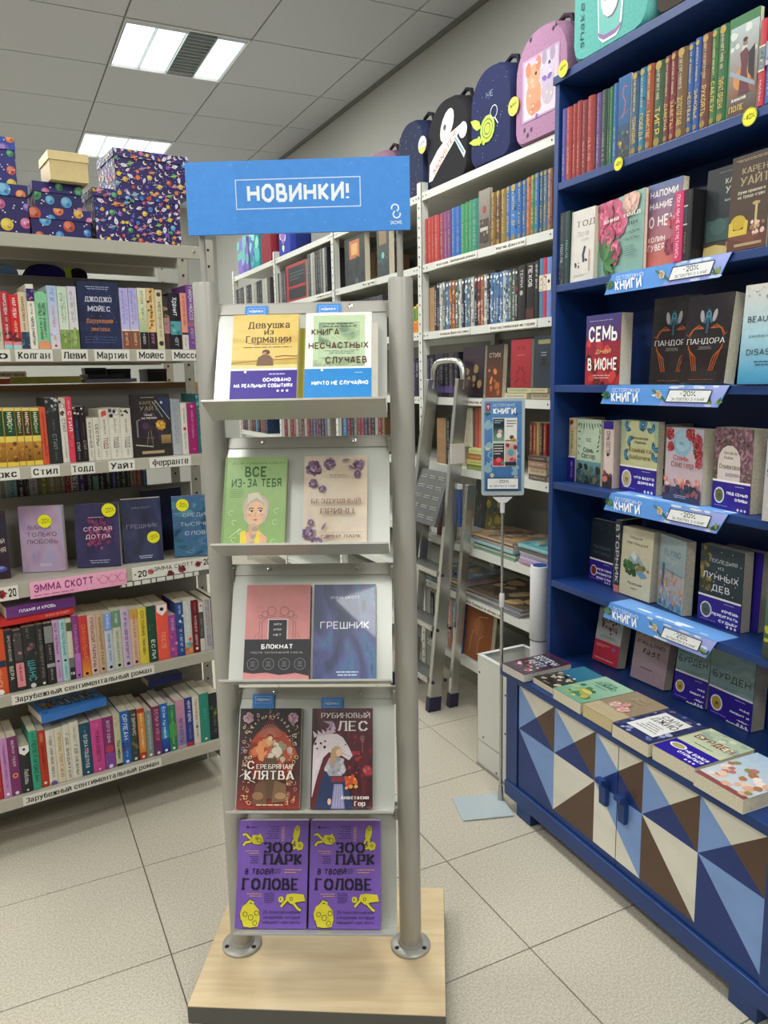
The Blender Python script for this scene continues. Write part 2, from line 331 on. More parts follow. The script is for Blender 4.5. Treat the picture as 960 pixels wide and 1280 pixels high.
class D:
    """flat print on a w x h surface: u (0..1) to the right, v (0..1) up; later elements lie above earlier ones"""
    def __init__(s, w, h): s.w = w; s.h = h; s.e = []; s.n = 0; s.art = None
    def poly(s, pts, col):
        return s.raw([(u*s.w, v*s.h) for u, v in pts], [tuple(range(len(pts)))], col)
    def raw(s, pts, faces, col):
        s.n += 1
        if any(x < 0 or y < 0 or x > s.w or y > s.h for x, y in pts):
            P, Fc = [], []
            for f in faces:                       # nothing is printed beyond the edge of the sheet
                q = [pts[i] for i in f]
                for ax, lim, sg in ((0, 0, 1), (0, s.w, -1), (1, 0, 1), (1, s.h, -1)):
                    r = []
                    for i in range(len(q)):
                        a, b = q[i], q[(i+1) % len(q)]; fa, fb = (a[ax]-lim)*sg, (b[ax]-lim)*sg
                        if fa >= 0: r.append(a)
                        if fa*fb < 0: t = fa/(fa-fb); r.append((a[0]+(b[0]-a[0])*t, a[1]+(b[1]-a[1])*t))
                    q = r
                    if len(q) < 3: break
                if len(q) >= 3: Fc.append(tuple(range(len(P), len(P)+len(q)))); P += q
            if not Fc: return s
            pts, faces = P, Fc
            if isinstance(col, tuple): col = col[0]
        s.e.append((pts, faces, col, s.n)); return s
    def squash(s, v0, v1):
        """what was drawn above v0 is fitted above v1"""
        k = (1-v1)/(1-v0); s.e = [([(x, s.h-(s.h-y)*k) for x, y in P], F_, c, n) for P, F_, c, n in s.e]; return s
    def rect(s, u0, u1, v0, v1, col, top=None):
        if top: return s.poly([(u0, v0), (u1, v0), (u1, v1), (u0, v1)], (col, col, top, top))
        return s.poly([(u0, v0), (u1, v0), (u1, v1), (u0, v1)], col)
    def ell(s, u, v, ru, col, rv=None, n=14, rot=0, a0=0, a1=360):
        """ru in u units; rv in u units too (true circles by default)"""
        rv = ru if rv is None else rv; k = n if a1-a0 == 360 else n+1
        P = []
        for i in range(k):
            a = math.radians(a0+(a1-a0)*i/n); x = ru*math.cos(a)*s.w; y = rv*math.sin(a)*s.w
            c, q = math.cos(rot), math.sin(rot); P.append((u*s.w+x*c-y*q, v*s.h+x*q+y*c))
        return s.raw(P, [tuple(range(len(P)))], col)
    def line(s, pts, wd, col):
        """polyline, wd in u units"""
        P = [Vector((u*s.w, v*s.h)) for u, v in pts]; wd = wd*s.w/2; V = []; Fc = []
        for i, p in enumerate(P):
            t = (P[min(i+1, len(P)-1)]-P[max(i-1, 0)]).normalized(); nn = Vector((-t.y, t.x))*wd
            V += [tuple(p+nn), tuple(p-nn)]
            if i: Fc.append((2*i-2, 2*i-1, 2*i+1, 2*i))
        return s.raw(V, Fc, col)
    def ring(s, u, v, r, wd, col, n=18, a0=0, a1=360, rv=None):
        k = (rv or r)*s.w/s.h
        return s.line([(u+r*math.cos(math.radians(a0+(a1-a0)*i/n)), v+k*math.sin(math.radians(a0+(a1-a0)*i/n))) for i in range(n+1)], wd, col)
    def frame(s, u0, u1, v0, v1, wd, col):
        a = wd*s.w/s.h
        s.rect(u0, u1, v0, v0+a, col); s.rect(u0, u1, v1-a, v1, col); s.rect(u0, u0+wd, v0, v1, col); return s.rect(u1-wd, u1, v0, v1, col)
    def text(s, t, u, v, hv, col, wu=None, al='c', bold=.012, rot=0, shear=0, serif=False):
        """hv: capital height in v units; wu: force width in u units; rot in degrees about (u,v)"""
        V, Fc, x0, x1 = text_mesh(t, max(bold, -.01), 2, serif)
        if not V: return s
        H = hv*s.h; sc = H/.72; wd = (x1-x0)*sc; sx = sc
        if wu: sx = sc*(wu*s.w)/wd; wd = wu*s.w
        ox = {'c': -wd/2, 'l': 0, 'r': -wd}[al]; c, q = math.cos(math.radians(rot)), math.sin(math.radians(rot)); P = []
        for x, y in V:
            X = (x-x0)*sx+ox+shear*y*sc; Y = y*sc-H/2
            P.append((u*s.w+X*c-Y*q, v*s.h+X*q+Y*c))
        return s.raw(P, Fc, col)
    def lines(s, u0, u1, v0, v1, n, col, seed=1, al='l', th=.35):
        """n lines of print too small to read, as broken strokes"""
        R = random.Random(seed); V = []; Fc = []
        for i in range(n):
            vv = v1-(v1-v0)*(i+.5)/n; hh = (v1-v0)/n*th
            ln = (u1-u0)*R.uniform(.6, 1) if i == n-1 or al != 'l' else (u1-u0)
            a = u0 if al == 'l' else (u0+u1)/2-ln/2 if al == 'c' else u1-ln; e = a+ln
            while a < e-1e-4:
                b = min(e, a+(u1-u0)*R.uniform(.06, .2)); k = len(V)
                V += [(a*s.w, (vv-hh/2)*s.h), (b*s.w, (vv-hh/2)*s.h), (b*s.w, (vv+hh/2)*s.h), (a*s.w, (vv+hh/2)*s.h)]
                Fc.append((k, k+1, k+2, k+3)); a = b+(u1-u0)*.025
        return s.raw(V, Fc, col)
    def blobs(s, u0, u1, v0, v1, n, cols, r0, r1, seed=1, sides=7, el=1.0, rot=None, clip=True):
        R = random.Random(seed)
        for i in range(n):
            u = R.uniform(u0, u1); v = R.uniform(v0, v1); r = R.uniform(r0, r1); c = R.choice(cols); a0 = R.uniform(0, 6.28)
            P = []; th = R.uniform(0, 3.14) if rot is None else rot+R.uniform(-.2, .2)
            for k in range(sides):
                a = a0+2*math.pi*k/sides; q = r*R.uniform(.75, 1.2); x = q*math.cos(a)*el; y = q*math.sin(a)
                X = u+x*math.cos(th)-y*math.sin(th); Y = v+(x*math.sin(th)+y*math.cos(th))*s.w/s.h
                if clip: X = min(max(X, 0.004), .996); Y = min(max(Y, 0.003), .997)
                P.append((X, Y))
            s.poly(P, c)
        return s
    def flower(s, u, v, r, cols, n=6, core='#e8c860', seed=1):
        R = random.Random(seed)
        for ring, (k, m) in enumerate(((1.0, n+3), (.74, n+1), (.46, n-1))):
            c = cols[min(ring, len(cols)-1)]; a0 = R.uniform(0, 6.28)
            for i in range(m):
                a = a0+2*math.pi*i/m+R.uniform(-.25, .25); q = r*R.uniform(.5, .66)*k
                t = R.uniform(-.34, .22); cc = mix(c, '#ffffff', t) if t > 0 else mix(c, '#1c1014', -t)
                s.ell(u+math.cos(a)*q, v+math.sin(a)*q*s.w/s.h, r*R.uniform(.36, .5)*k, cc, rv=r*R.uniform(.28, .42)*k, n=8, rot=a+R.uniform(-.4, .4))
        return s.ell(u, v, r*.13, mix(core, cols[0], .4), n=7)
    def leaf(s, u, v, L, ang, col, wd=.3):
        a = math.radians(ang); c, q = math.cos(a), math.sin(a); P = []
        for x, y in ((0, 0), (.3, wd*.5), (.65, wd*.42), (1, 0), (.65, -wd*.42), (.3, -wd*.5)):
            P.append((u+(x*c-y*q)*L, v+(x*q+y*c)*L*s.w/s.h))
        return s.poly(P, col)
    def sticker(s, u, v, r, t, tcol='#2a2a20', rot=8):
        s.ell(u, v, r, '#8c8a10', n=22); s.ell(u, v, r*.96, '#eeea2c', n=22)
        return s.text(t, u, v, .6*r*s.w/s.h, tcol, wu=r*1.45, rot=rot, bold=.0)
    def build(s, name, parent, O, U, V, Nn, mat='printed_card', eps=.0004, step=3.5e-5, **kw):
        mb = MB(); O = Vector(O); U = Vector(U); V = Vector(V); Nn = Vector(Nn)
        if s.art:
            q = MB(); z = O+Nn*.0003; q.add([z, z+U*s.w, z+U*s.w+V*s.h, z+V*s.h], [(0, 1, 2, 3)]); q.build('cover_art', s.art, parent)
            eps += .0001
        for pts, faces, col, k in s.e:
            off = Nn*(eps+step*k)
            mb.v_off = len(mb.v)
            n = len(mb.v); g = Nn*2.6e-6 if len(faces)*4 == len(pts) else Nn*0     # overlapping strokes lie a hair apart
            mb.v += [tuple(O+U*a+V*b+off+g*((i//4) % 12)) for i, (a, b) in enumerate(pts)]
            for f in faces: mb.f.append([n+j for j in f]); mb.c.append(col)
        return mb.build(name, mat, parent, **kw)

# ------------------------------------------------------------------ books
CREAM = '#d8cfb8'
def book(M, w, h, t, cc, label, group=None, front=None, spine=None, pages=CREAM, hard=False, gloss=False, name='book', spine_col=None, back_col=None):
    """canonical pose: front cover faces -Y at y=0, spine faces -X at x=0, stands on z=0; thickness along +Y"""
    M = Matrix.Translation((0, 0, .0010)) @ M
    if FAR['on']:                          # the smallest, furthest books: one mesh of kind stuff
        mb = FAR['mb']; mb.box(0, w, 0, .0012, 0, h, cc, M); mb.box(0, w, t-.0012, t, 0, h, cc, M); mb.box(-.0008, .0004, 0, t, 0, h, cc, M); mb.box(.001, w-.001, .0012, t-.0012, .001, h-.001, pages, M)
        if spine:
            O = Vector((-.0008, t, 0))
            for pts, faces, col, k in spine.e:
                n = len(mb.v); mb.v += [tuple(M @ (O+Vector((-.0004-3.5e-5*k, -p, q)))) for p, q in pts]
                for f in faces: mb.f.append([n+j for j in f]); mb.c.append(col)
        return None
    e = empty(name, M, label, 'book', group)
    b = .0025 if hard else .0009; ov = .003 if hard else 0.0; sc = spine_col or cc; bc = back_col or cc
    mb = MB()
    mb.box(b, w, 0, b, 0, h, cc)                       # front board
    mb.box(b, w, t-b, t, 0, h, bc)                     # back board
    bul = min(.12*t, .004) if hard else min(.05*t, .0012)
    prof = [(b, 0), (0, t*.06), (-bul*.75, t*.25), (-bul, t*.5), (-bul*.75, t*.75), (0, t*.94), (b, t), (b, t-b), (b+.0004, t*.5), (b, b)]
    mb.prism(prof, 0, h, sc, swap='xy')
    mat = 'glossy_card' if gloss else 'printed_card'
    mb.build('cover', mat, e)
    pb = MB(); pb.box(b+.0005, w-ov-.0006, b, t-b, ov, h-ov-.0004, pages); pb.build('pages', 'page_block', e)
    if front: front.build('cover_print', e, (0, 0, 0), (1, 0, 0), (0, 0, 1), (0, -1, 0), mat)
    if spine: spine.build('spine_print', e, (-bul, t, 0), (0, -1, 0), (0, 0, 1), (-1, 0, 0), mat)
    return e
FAR = {'on': False, 'mb': MB()}
SPINE_OUT = Matrix.Rotation(math.pi/2, 4, 'Z')

def glyphs(d, u, v0, v1, col, sz, seed):
    """a column of letter-like marks, for spine print too small to read"""
    R = random.Random(seed); v = v1; V = []; Fc = []
    def q(a, b, c, e):
        k = len(V); V.extend([(a*d.w, c*d.h), (b*d.w, c*d.h), (b*d.w, e*d.h), (a*d.w, e*d.h)]); Fc.append((k, k+1, k+2, k+3))
    gh = sz*d.w/d.h*.62
    while v-gh > v0:
        if R.random() < .12: v -= gh*.8; continue
        a, b = u-sz/2, u+sz/2; m = gh*.22
        kind = R.randrange(4)
        if kind != 1: q(a, b, v-m, v)
        if kind != 2: q(a, b, v-gh*.8, v-gh*.8+m)
        if kind in (1, 3): q(u-sz*.08, u+sz*.1, v-gh*.8, v)
        if kind in (0, 2): q(b-sz*.2, b, v-gh*.8, v)
        if kind == 0: q(a, a+sz*.2, v-gh*.8, v)
        v -= gh*1.12
    if Fc: d.raw(V, Fc, col)

def spine_design(t, h, spec, seed):
    d = D(t, h)
    for k, s in enumerate(spec):
        o = s[0]
        if o == 'r': d.rect(.03, .97, s[1], s[2], s[3], s[4] if len(s) > 4 else None)
        elif o == 't':  # text, v0(bottom), v1(top), colour, size fraction of t, [u centre]
            hv = s[5]*t/h; d.text(s[1], s[6] if len(s) > 6 else .5, (s[2]+s[3])/2, hv, s[4], wu=(s[3]-s[2])*h/t, rot=-90, bold=.02)
        elif o == 'q': glyphs(d, s[5] if len(s) > 5 else .5, s[1], s[2], s[3], s[4], seed*7+k)
        elif o == 'e': d.ell(s[1], s[2], s[3], s[4], n=10)
        elif o == 'b': d.blobs(.08, .92, s[1], s[2], s[4], s[3], .1, s[5] if len(s) > 5 else .3, seed=seed+k)
        elif o == 'h': d.text(s[1], .5, s[2], s[4]*t/h, s[3], wu=s[5] if len(s) > 5 else None, bold=.02)
        elif o == 'p': d.poly(s[1], s[2])
    return d

NTH = ['first', 'second', 'third', 'fourth', 'fifth', 'sixth', 'seventh', 'eighth', 'ninth', 'tenth', 'eleventh', 'twelfth', 'thirteenth', 'fourteenth', 'fifteenth', 'sixteenth', 'seventeenth', 'eighteenth', 'nineteenth', 'twentieth', '21st', '22nd', '23rd', '24th', '25th', '26th', '27th', '28th', '29th', '30th', '31st', '32nd', '33rd', '34th', '35th', '36th', '37th', '38th', '39th', '40th', '41st', '42nd', '43rd', '44th', '45th']
_seed = [0]
def row(fr, z, d0, x0, items, where, group, ytop=None, h=.2, width=.135, name='book', hard=False, gloss=False, from_end=False, lean=0):
    """a row of books, spines out. items: (right pixel edge at the book's foot, top pixel or None, colour, spine spec, words on its look)"""
    prev = fr.s_at(x0, z, d0); n = len(items)
    if fr is RK:                                   # clear of the posts
        for sp_ in (0, -.955, -1.915, -2.87):
            if -.05 < prev-sp_ < .0225: prev = sp_+.0225
    R = random.Random(int(x0*7+z*1000))
    for i, it in enumerate(items):
        xr, yt, col, spec, look = it[:5]
        opt = it[5] if len(it) > 5 else {}
        s1 = fr.s_at(xr, z, d0); t = max(s1-prev-.0006, .004)
        if FAR['on'] and s1 < prev+.004: continue
        hh = h
        if yt is not None: hh = fr.hit((xr+(it[6] if len(it) > 6 else xr))/2, yt, d0)[1]-z
        hh *= 1+R.uniform(-.004, .004) if yt is None else 1
        _seed[0] += 1
        sp = spine_design(t, hh, spec, _seed[0])
        k = n-i if from_end else i+1
        lb = f'{look}, {NTH[k-1]} {where}' if where else look
        if len(lb.split()) > 16: lb = lb.replace('from picture edge, grey case', 'in grey case')
        dd = d0+opt.get('d', 0)+R.uniform(0, .004)
        book(fr.M(prev+t, dd, z) @ SPINE_OUT,
             width+R.uniform(-.006, .006), hh, t, col, lb, group, spine=sp, hard=opt.get('hard', hard), gloss=opt.get('gloss', gloss), name=name)
        prev = s1

# ================================================================== the room
RX0, RY0, RY1 = -3.6, -2.6, 7.9
def struct(mb, name, mat, **kw): return mb.build(name, mat, kind='structure', **kw)
m = MB(); m.box(RX0, WR+.02, RY0, RY1, -.06, -.004); floor = struct(m, 'floor', 'grout')
m = MB(); m.box(WR, WR+.1, RY0, RY1, -.06, CEIL+.15); struct(m, 'wall_right', 'wall_paint')
m = MB(); m.box(RX0-.1, RX0, RY0, RY1, -.06, CEIL+.15); struct(m, 'wall_left', 'stocked_wall')
m = MB(); m.box(RX0, WR, RY1, RY1+.1, -.06, CEIL+.15); struct(m, 'wall_back', 'wall_paint')
m = MB(); m.box(RX0, WR, RY0-.1, RY0, -.06, CEIL+.15); struct(m, 'wall_front', 'stocked_wall')
m = MB(); m.box(RX0, WR, RY0, RY1, CEIL+.012, CEIL+.1); ceiling = struct(m, 'ceiling', 'ceiling_grid')
# floor tiles: 0.4 m, thin dark joints; joint crossings at (.269+.4i, 2.588-.4j)
GX, GY, TS, GAP = .2690, 2.5882, .4, .0032
tile = MB(); a = TS/2-GAP/2; b = a-.0012
tile.add([(-a, -a, -.004), (a, -a, -.004), (a, a, -.004), (-a, a, -.004), (-a, -a, -.0009), (a, -a, -.0009), (a, a, -.0009), (-a, a, -.0009), (-b, -b, 0), (b, -b, 0), (b, b, 0), (-b, b, 0)],
         [(0, 1, 5, 4), (1, 2, 6, 5), (2, 3, 7, 6), (3, 0, 4, 7), (4, 5, 9, 8), (5, 6, 10, 9), (6, 7, 11, 10), (7, 4, 8, 11), (8, 9, 10, 11)])
t0 = tile.build('tile', 'floor_tile', floor)
rest = MB(); first = True
def seen(x, y, z):
    v = Vector((x, y, z))-CO; k = v.dot(VF)
    if k < .2: return False
    return -60 < 480+CF*v.dot(VR)/k < 1020 and -60 < 640-CF*v.dot(VU)/k < 1340
for i in range(-10, 5):
    for j in range(-13, 13):
        x = GX+TS*(i+.5); y = GY-TS*(j+.5)
        if x-.2 > WR or y+.2 < RY0 or y-.2 > RY1 or x+.2 < RX0: continue
        vis = any(seen(x+p, y+q, 0) for p in (-.2, 0, .2) for q in (-.2, 0, .2))
        if vis:
            o = t0 if first else t0.copy()
            if not first: link(o)
            first = False; o.location = (x, y, 0)
        else: rest.box(x-a, x+a, y-a, y+a, -.004, 0)
rest.build('outer_tiles', 'floor_tile', floor, kind='stuff')
# ceiling tiles 0.6 m with four fixtures cut in
ct = MB(); a = .3-.004; ct.box(-a, a, -a, a, 0, .014)
c0 = ct.build('ceiling_tile', 'ceiling_tile', ceiling); first = True; rest = MB()
fx = {(round((x-FIX_X)/.6), round((y-FIX_Y)/.6)) for x, y in FIXTURES}
for i in range(-8, 3):
    for j in range(-12, 8):
        if (i, j) in fx: continue
        x = FIX_X+.6*(i+.5); y = FIX_Y+.6*(j+.5)
        if x+.3 < RX0 or y-.3 > RY1 or y+.3 < RY0: continue
        w0 = max(x-.296, RX0); w1 = min(x+.296, WR-.002); h0 = max(y-.296, RY0); h1 = min(y+.296, RY1)
        if w1-w0 < .02 or h1-h0 < .02: continue
        vis = any(seen(x+p, y+q, CEIL) for p in (-.28, 0, .28) for q in (-.28, 0, .28))
        if vis and x-.3 >= RX0 and x+.3 <= WR and y+.3 <= RY1:
            o = c0 if first else c0.copy()
            if not first: link(o)
            first = False; o.location = (x, y, CEIL)
        elif vis:
            m = MB(); m.box(w0, w1, h0, h1, CEIL, CEIL+.014); m.build('ceiling_tile', 'ceiling_tile', ceiling)
        else: rest.box(w0, w1, h0, h1, CEIL, CEIL+.014)
rest.build('outer_ceiling_tiles', 'ceiling_tile', ceiling, kind='stuff')
m = MB(); m.box(WR-.014, WR, RY0, RY1, CEIL-.022, CEIL); struct(m, 'trim_1', 'ceiling_grid')
m = MB(); m.box(WR-.012, WR, 1.0, RY1, 0, .07); struct(m, 'baseboard_right', 'grey_panel')
m = MB(); m.box(RX0, WR-.012, RY1-.012, RY1, 0, .07); struct(m, 'baseboard_back', 'grey_panel')

# light fixtures: white frame, four troughs with cross louvres, lamps in the lit ones
def fixture(x, y, label, group, lit=(1, 1, 1, 1)):
    e = empty('ceiling_light', Matrix.Translation((x, y, CEIL)), label, 'light', group)
    m = MB()
    for q in ((.0, .6, 0, .012), (.0, .6, .588, .6), (0, .012, .012, .588), (.588, .6, .012, .588)): m.box(q[0]+.003*(q[0] == 0), q[1]-.003, q[2], q[3], -.006, .012)
    m.build('frame', 'white_plastic', e)
    m = MB(); m.box(.012, .588, .012, .588, .05, .056)
    for sx in (.012, .584): m.box(sx, sx+.004, .012, .588, .0, .05)
    m.build('housing', 'louvre', e)
    for k in range(4):
        u0 = .014+k*.1435; u1 = u0+.1415
        if lit[k]:
            m = MB(); m.box(u0+.004, u1-.004, .016, .584, .006, .02); m.build('glowing_diffuser', 'tube_glow', e)
            m = MB(); m.box(u0-.001, u0+.003, .014, .586, -.003, .03)
            m.box(u0, u1, .016, .05, -.004, .005, '#ffffff')
            m.build('divider', 'louvre', e)
        else:
            m = MB()
            for q in range(14): m.box(u0+.003, u1-.003, .022+q*.0405, .026+q*.0405, -.002, .03)
            m.box(u0, u0+.003, .014, .586, -.003, .04); m.box(u1-.003, u1, .014, .586, -.003, .04)
            m.build('louvre_grille', 'louvre', e)
            m = MB(); m.tube([((u0+u1)/2, .03, .04), ((u0+u1)/2, .57, .04)], .009, 8); m.build('unlit_tube', 'white_plastic', e)
for x, y in FIXTURES:
    d = (abs(x-FIX_X) < .01 and abs(y-FIX_Y) < .01); d2 = (abs(x-FIX_X) < .01 and abs(y-FIX_Y-1.8) < .01)
    if d: fixture(x, y, 'square fluorescent ceiling light with one dark unlit louvred strip among its bright ones', 'square ceiling lights', (1, 1, 0, 1))
    elif d2: fixture(x, y, 'square fluorescent ceiling light with all four strips lit, above the boxes, partly behind them', 'square ceiling lights')
    else: fixture(x, y, f'square ceiling light, {NTH[2-FIXTURES.index((x, y))//6]} row from the shelving wall, {NTH[5-FIXTURES.index((x, y)) % 6]} from the back wall', 'ceiling lights out of frame')

# ================================================================== left grey bookcase (double sided)
S0, S1 = -.40, .645
def steel_bookcase():
    e = empty('grey_bookcase', LB.M(0, 0, 0), 'grey steel two-sided bookcase with author name strips, under the patterned boxes', 'bookcase')
    ZS = [(1.822, .037, 'top'), (1.507, .037, ''), (1.174, .036, ''), (.836, .046, ''), (.503, .034, ''), (.178, .036, '')]
    for z, lip, _ in ZS:
        m = MB(); t = .0012
        m.box(S0, S1-.01, 0, .225, z-.002, z)                     # tray
        m.box(S0, S1-.01, -.001, .001, z-lip, z+.0)               # front lip
        m.box(S0, S1-.01, 0, .014, z-lip, z-lip+.0015)            # return
        m.box(S0, S1-.01, .222, .225, z-lip, z)
        sh = m.build('shelf', 'grey_steel', e, bevel=.0006)
        m = MB(); m.lathe([(.0045, 0), (.0045, .002), (.0025, .003)], 10, M=Matrix.Translation((S1-.035, -.001, z-lip*.45)) @ Matrix.Rotation(math.pi/2, 4, 'X'))
        m.build('bolt', 'chrome', sh)
        m = MB()                                                  # far-side tray
        m.box(S0, S1-.01, .245, .47, z-.002, z); m.box(S0, S1-.01, .469, .471, z-lip, z); m.box(S0, S1-.01, .245, .247, z-lip, z)
        m.build('rear_shelf', 'grey_steel', e)
    for z0, z1 in ((1.507, 1.737), (1.174, 1.385), (.836, 1.058), (.503, .735), (.178, .40)):
        m = MB(); m.box(S0, S1-.012, .230, .234, z0-.0, z1); m.box(S0, S1-.012, .224, .236, z1-.003, z1)
        m.build('back_panel', 'grey_panel', e)
    for y in (-.004, .232, .452):
        m = MB(); x = S1-.006
        m.box(x, x+.034, y, y+.002, 0, 1.845 if y < .4 else 1.83); m.box(x+.032, x+.034, y, y+.034, 0, 1.845)
        for k in range(36):
            m.box(x+.012, x+.02, y-.0006, y, .06+k*.05, .068+k*.05, '#000000')
        p = m.build('post', 'grey_steel', e)
        m = MB()
        for k in range(36): m.box(x+.0125, x+.0195, y-.0012, y-.0005, .0605+k*.05, .0675+k*.05)
        m.build('slot', 'hole_black', p, kind='stuff')
    for z in (.05, 1.60):
        m = MB(); m.box(S1-.002, S1+.002, 0, .46, z, z+.03); m.build('side_brace', 'grey_steel', e)
    m = MB(); m.box(S0, S1-.012, .228, .236, 0, .14); m.build('kick_panel', 'grey_panel', e)
steel_bookcase()
def strip(fr, s0, s1, z0, z1, d, words, hv=.55, col='#e4e1d6', tcol='#16161a', name='label_strip', label=None, extra=None, group=None, bold=.022, tw=.86, al='c', mat='printed_card', th=.0012):
    e = empty(name, fr.M(s0, d, z0), label, 'label', group)
    w = s1-s0; h = z1-z0
    m = MB(); m.box(0, w, -th, 0, 0, h, col); m.build('card', mat, e)
    pd = D(w, h)
    if extra: extra(pd)
    if words: pd.text(words, .5, .5, hv, tcol, wu=tw, bold=bold, serif=True)
    pd.build('lettering', e, (0, -th, 0), (1, 0, 0), (0, 0, 1), (0, -1, 0), mat)
    return e
def px_strip(fr, x0, x1, zt, zb, words, d=-.002, **kw):
    return strip(fr, fr.s_at(x0, zt), fr.s_at(x1, zt), zb, zt, d, words, **kw)
def serif(*a): pass
# author strips
for k, (x0, x1, w) in enumerate(((-36, 12, 'ано'), (18, 65, 'Колган'), (76, 109, 'Леви'), (117, 161, 'Мартин'), (170, 206, 'Мойес'), (214, 250, 'Мюссо'))):
    px_strip(LB, x0, x1, 1.505, 1.472, w, label=f'white name label, {NTH[k]} from the picture edge, on the grey bookcase top row lip', name='name_label', group='name labels on the grey bookcase')
for k, (x0, x1, w) in enumerate(((-30, 24, 'Маркс'), (38, 74, 'Стил'), (88, 118, 'Тодд'), (135, 168, 'Уайт'), (186, 238, 'Ферранте'))):
    px_strip(LB, x0, x1, 1.172, 1.140, w, label=f'white name label, {NTH[k]} from the picture edge, on the grey bookcase second row lip', name='name_label', group='name labels on the grey bookcase')
for zt, x0, x1, nm in ((.5, 14, 192, 'fourth'), (.175, 28, 201, 'bottom')):
    px_strip(LB, x0, x1, zt, zt-.03, 'Зарубежный сентиментальный роман', tw=.96, hv=.5, label=f'long white shelf strip lettered in black along the {nm} shelf lip of the grey bookcase', name='genre_label', group='genre strips on the grey bookcase')
def pink(d):
    d.rect(0, 1, 0, 1, '#f0a3c4', '#f4b4cf'); d.text('ЭММА СКОТТ', .34, .56, .42, '#8c2a7a', wu=.6, bold=.03)
    d.lines(.04, .6, .06, .24, 1, '#b06a9a', 3)
    for k in range(3):
        d.line([(.68+k*.1, .7), (.72+k*.1, .3), (.78+k*.1, .25), (.8+k*.1, .6), (.74+k*.1, .78), (.7+k*.1, .5)], .006, '#c2507f')
strip(LB, LB.s_at(36, .83), LB.s_at(157, .83), .783, .834, -.004, None, col='#f0a3c4', extra=pink, name='promotion_strip', label='pink cardboard strip with purple capitals on the face-out shelf of the grey bookcase')
def white20(d):
    d.text('ЭММА СКОТТ', .52, .62, .3, '#3a3338', wu=.5, bold=.012, rot=0)
    d.text('-20', .1, .42, .42, '#16161a', wu=.15, bold=.035); d.text('-20', .93, .6, .42, '#16161a', wu=.12, bold=.035)
    d.flower(.23, .5, .04, ['#d98a8c', '#c05a60'], core='#a02838', seed=3); d.flower(.62, .35, .05, ['#5a1420', '#7d1c2c'], core='#3c0d14', seed=4)
    d.flower(.47, .12, .045, ['#5a1420', '#7d1c2c'], core='#3c0d14', seed=5); d.flower(.83, .55, .04, ['#b8525c', '#7d1c2c'], core='#5a1420', seed=6)
strip(LB, LB.s_at(164, .83), LB.s_at(262, .83), .79, .832, -.004, None, extra=white20, name='promotion_strip', label='white promotion strip with dark red flowers and -20 at both ends, on the grey bookcase')
def white20b(d):
    d.text('-20', .84, .5, .5, '#16161a', wu=.22, bold=.035); d.flower(.64, .5, .1, ['#b01c28', '#7d1c2c'], core='#5a1420')
strip(LB, LB.s_at(-40, .83), LB.s_at(22, .83), .79, .832, -.004, None, extra=white20b, name='promotion_strip', label='white promotion strip cut off by the picture edge, ending in -20, on the grey bookcase')
m = empty('price_strip', LB.M(LB.s_at(150, .77), .0, .772), 'row of small blank price tickets hanging under the white -20 strip', 'label')
w = LB.s_at(262, .77)-LB.s_at(150, .77); q = MB(); q.box(0, w, -.003, -.001, 0, .016, '#6b6a64'); q.build('holder', 'printed_card', m)
x = .006
for k in range(10):
    ww = (.012, .02, .024, .03, .014, .03, .024, .036, .03, .018)[k]*.86; q = MB(); q.box(x, x+ww, -.0045, -.0032, .002, .015, '#d9d8d2'); q.build('ticket', 'printed_card', m); x += ww+.005
px_strip(LB, 8, 68, 1.452, 1.432, 'Зарубежная проза', d=.47, label='small white strip seen through the gap under the first book shelf', name='genre_label', tw=.9, hv=.45)

# ================================================================== metal shelving on the right wall
def wall_rack():
    e = empty('white_shelving', RK.M(0, 0, 0), 'long white perforated-post metal shelving along the right wall', 'shelving')
    posts = [.0, -.955, -1.915, -2.87]
    ZT = [2.17, 1.878, 1.597, 1.32, 1.033, .71, .495, .215]
    bays = [(0, .935), (-.955, 0), (-1.915, -.955), (-2.87, -1.915)]
    for bi, (a, b) in enumerate(bays):
        for z in ZT:
            m = MB(); m.box(a+.003, b-.003, .0, .40, z-.003, z); m.box(a+.003, b-.003, -.001, .001, z-.031, z); m.box(a+.003, b-.003, .398, .4, z-.03, z)
            m.box(a+.003, b-.003, 0, .012, z-.031, z-.029)
            sh = m.build('shelf', 'white_steel', e)
            m = MB()
            for s in (a+.03, a+.055, b-.03, b-.055): m.lathe([(.0032, 0), (.0032, .0012)], 6, M=Matrix.Translation((s, -.001, z-.015)) @ Matrix.Rotation(math.pi/2, 4, 'X'))
            m.build('bolt', 'hole_black', sh, kind='stuff')
    for s in posts+[.935]:
        for d in (-.004, .375):
            m = MB(); ht = 2.215 if s < .5 else 2.14; m.box(s-.018, s+.018, d, d+.002, 0, ht); m.box(s+.016, s+.018, d, d+.034, 0, ht)
            p = m.build('post', 'white_steel', e)
            if d < 0:
                m = MB()
                for k in range(54): m.box(s-.006, s+.0005, d-.001, d-.0002, .03+k*.04, .037+k*.04)
                m.build('slot', 'hole_black', p, kind='stuff')
    for (a, b) in bays:
        m = MB(); m.box(a+.02, b-.02, .401, .404, .1, 2.1); m.build('back_sheet', 'grey_panel', e)
    return e
wall_rack()
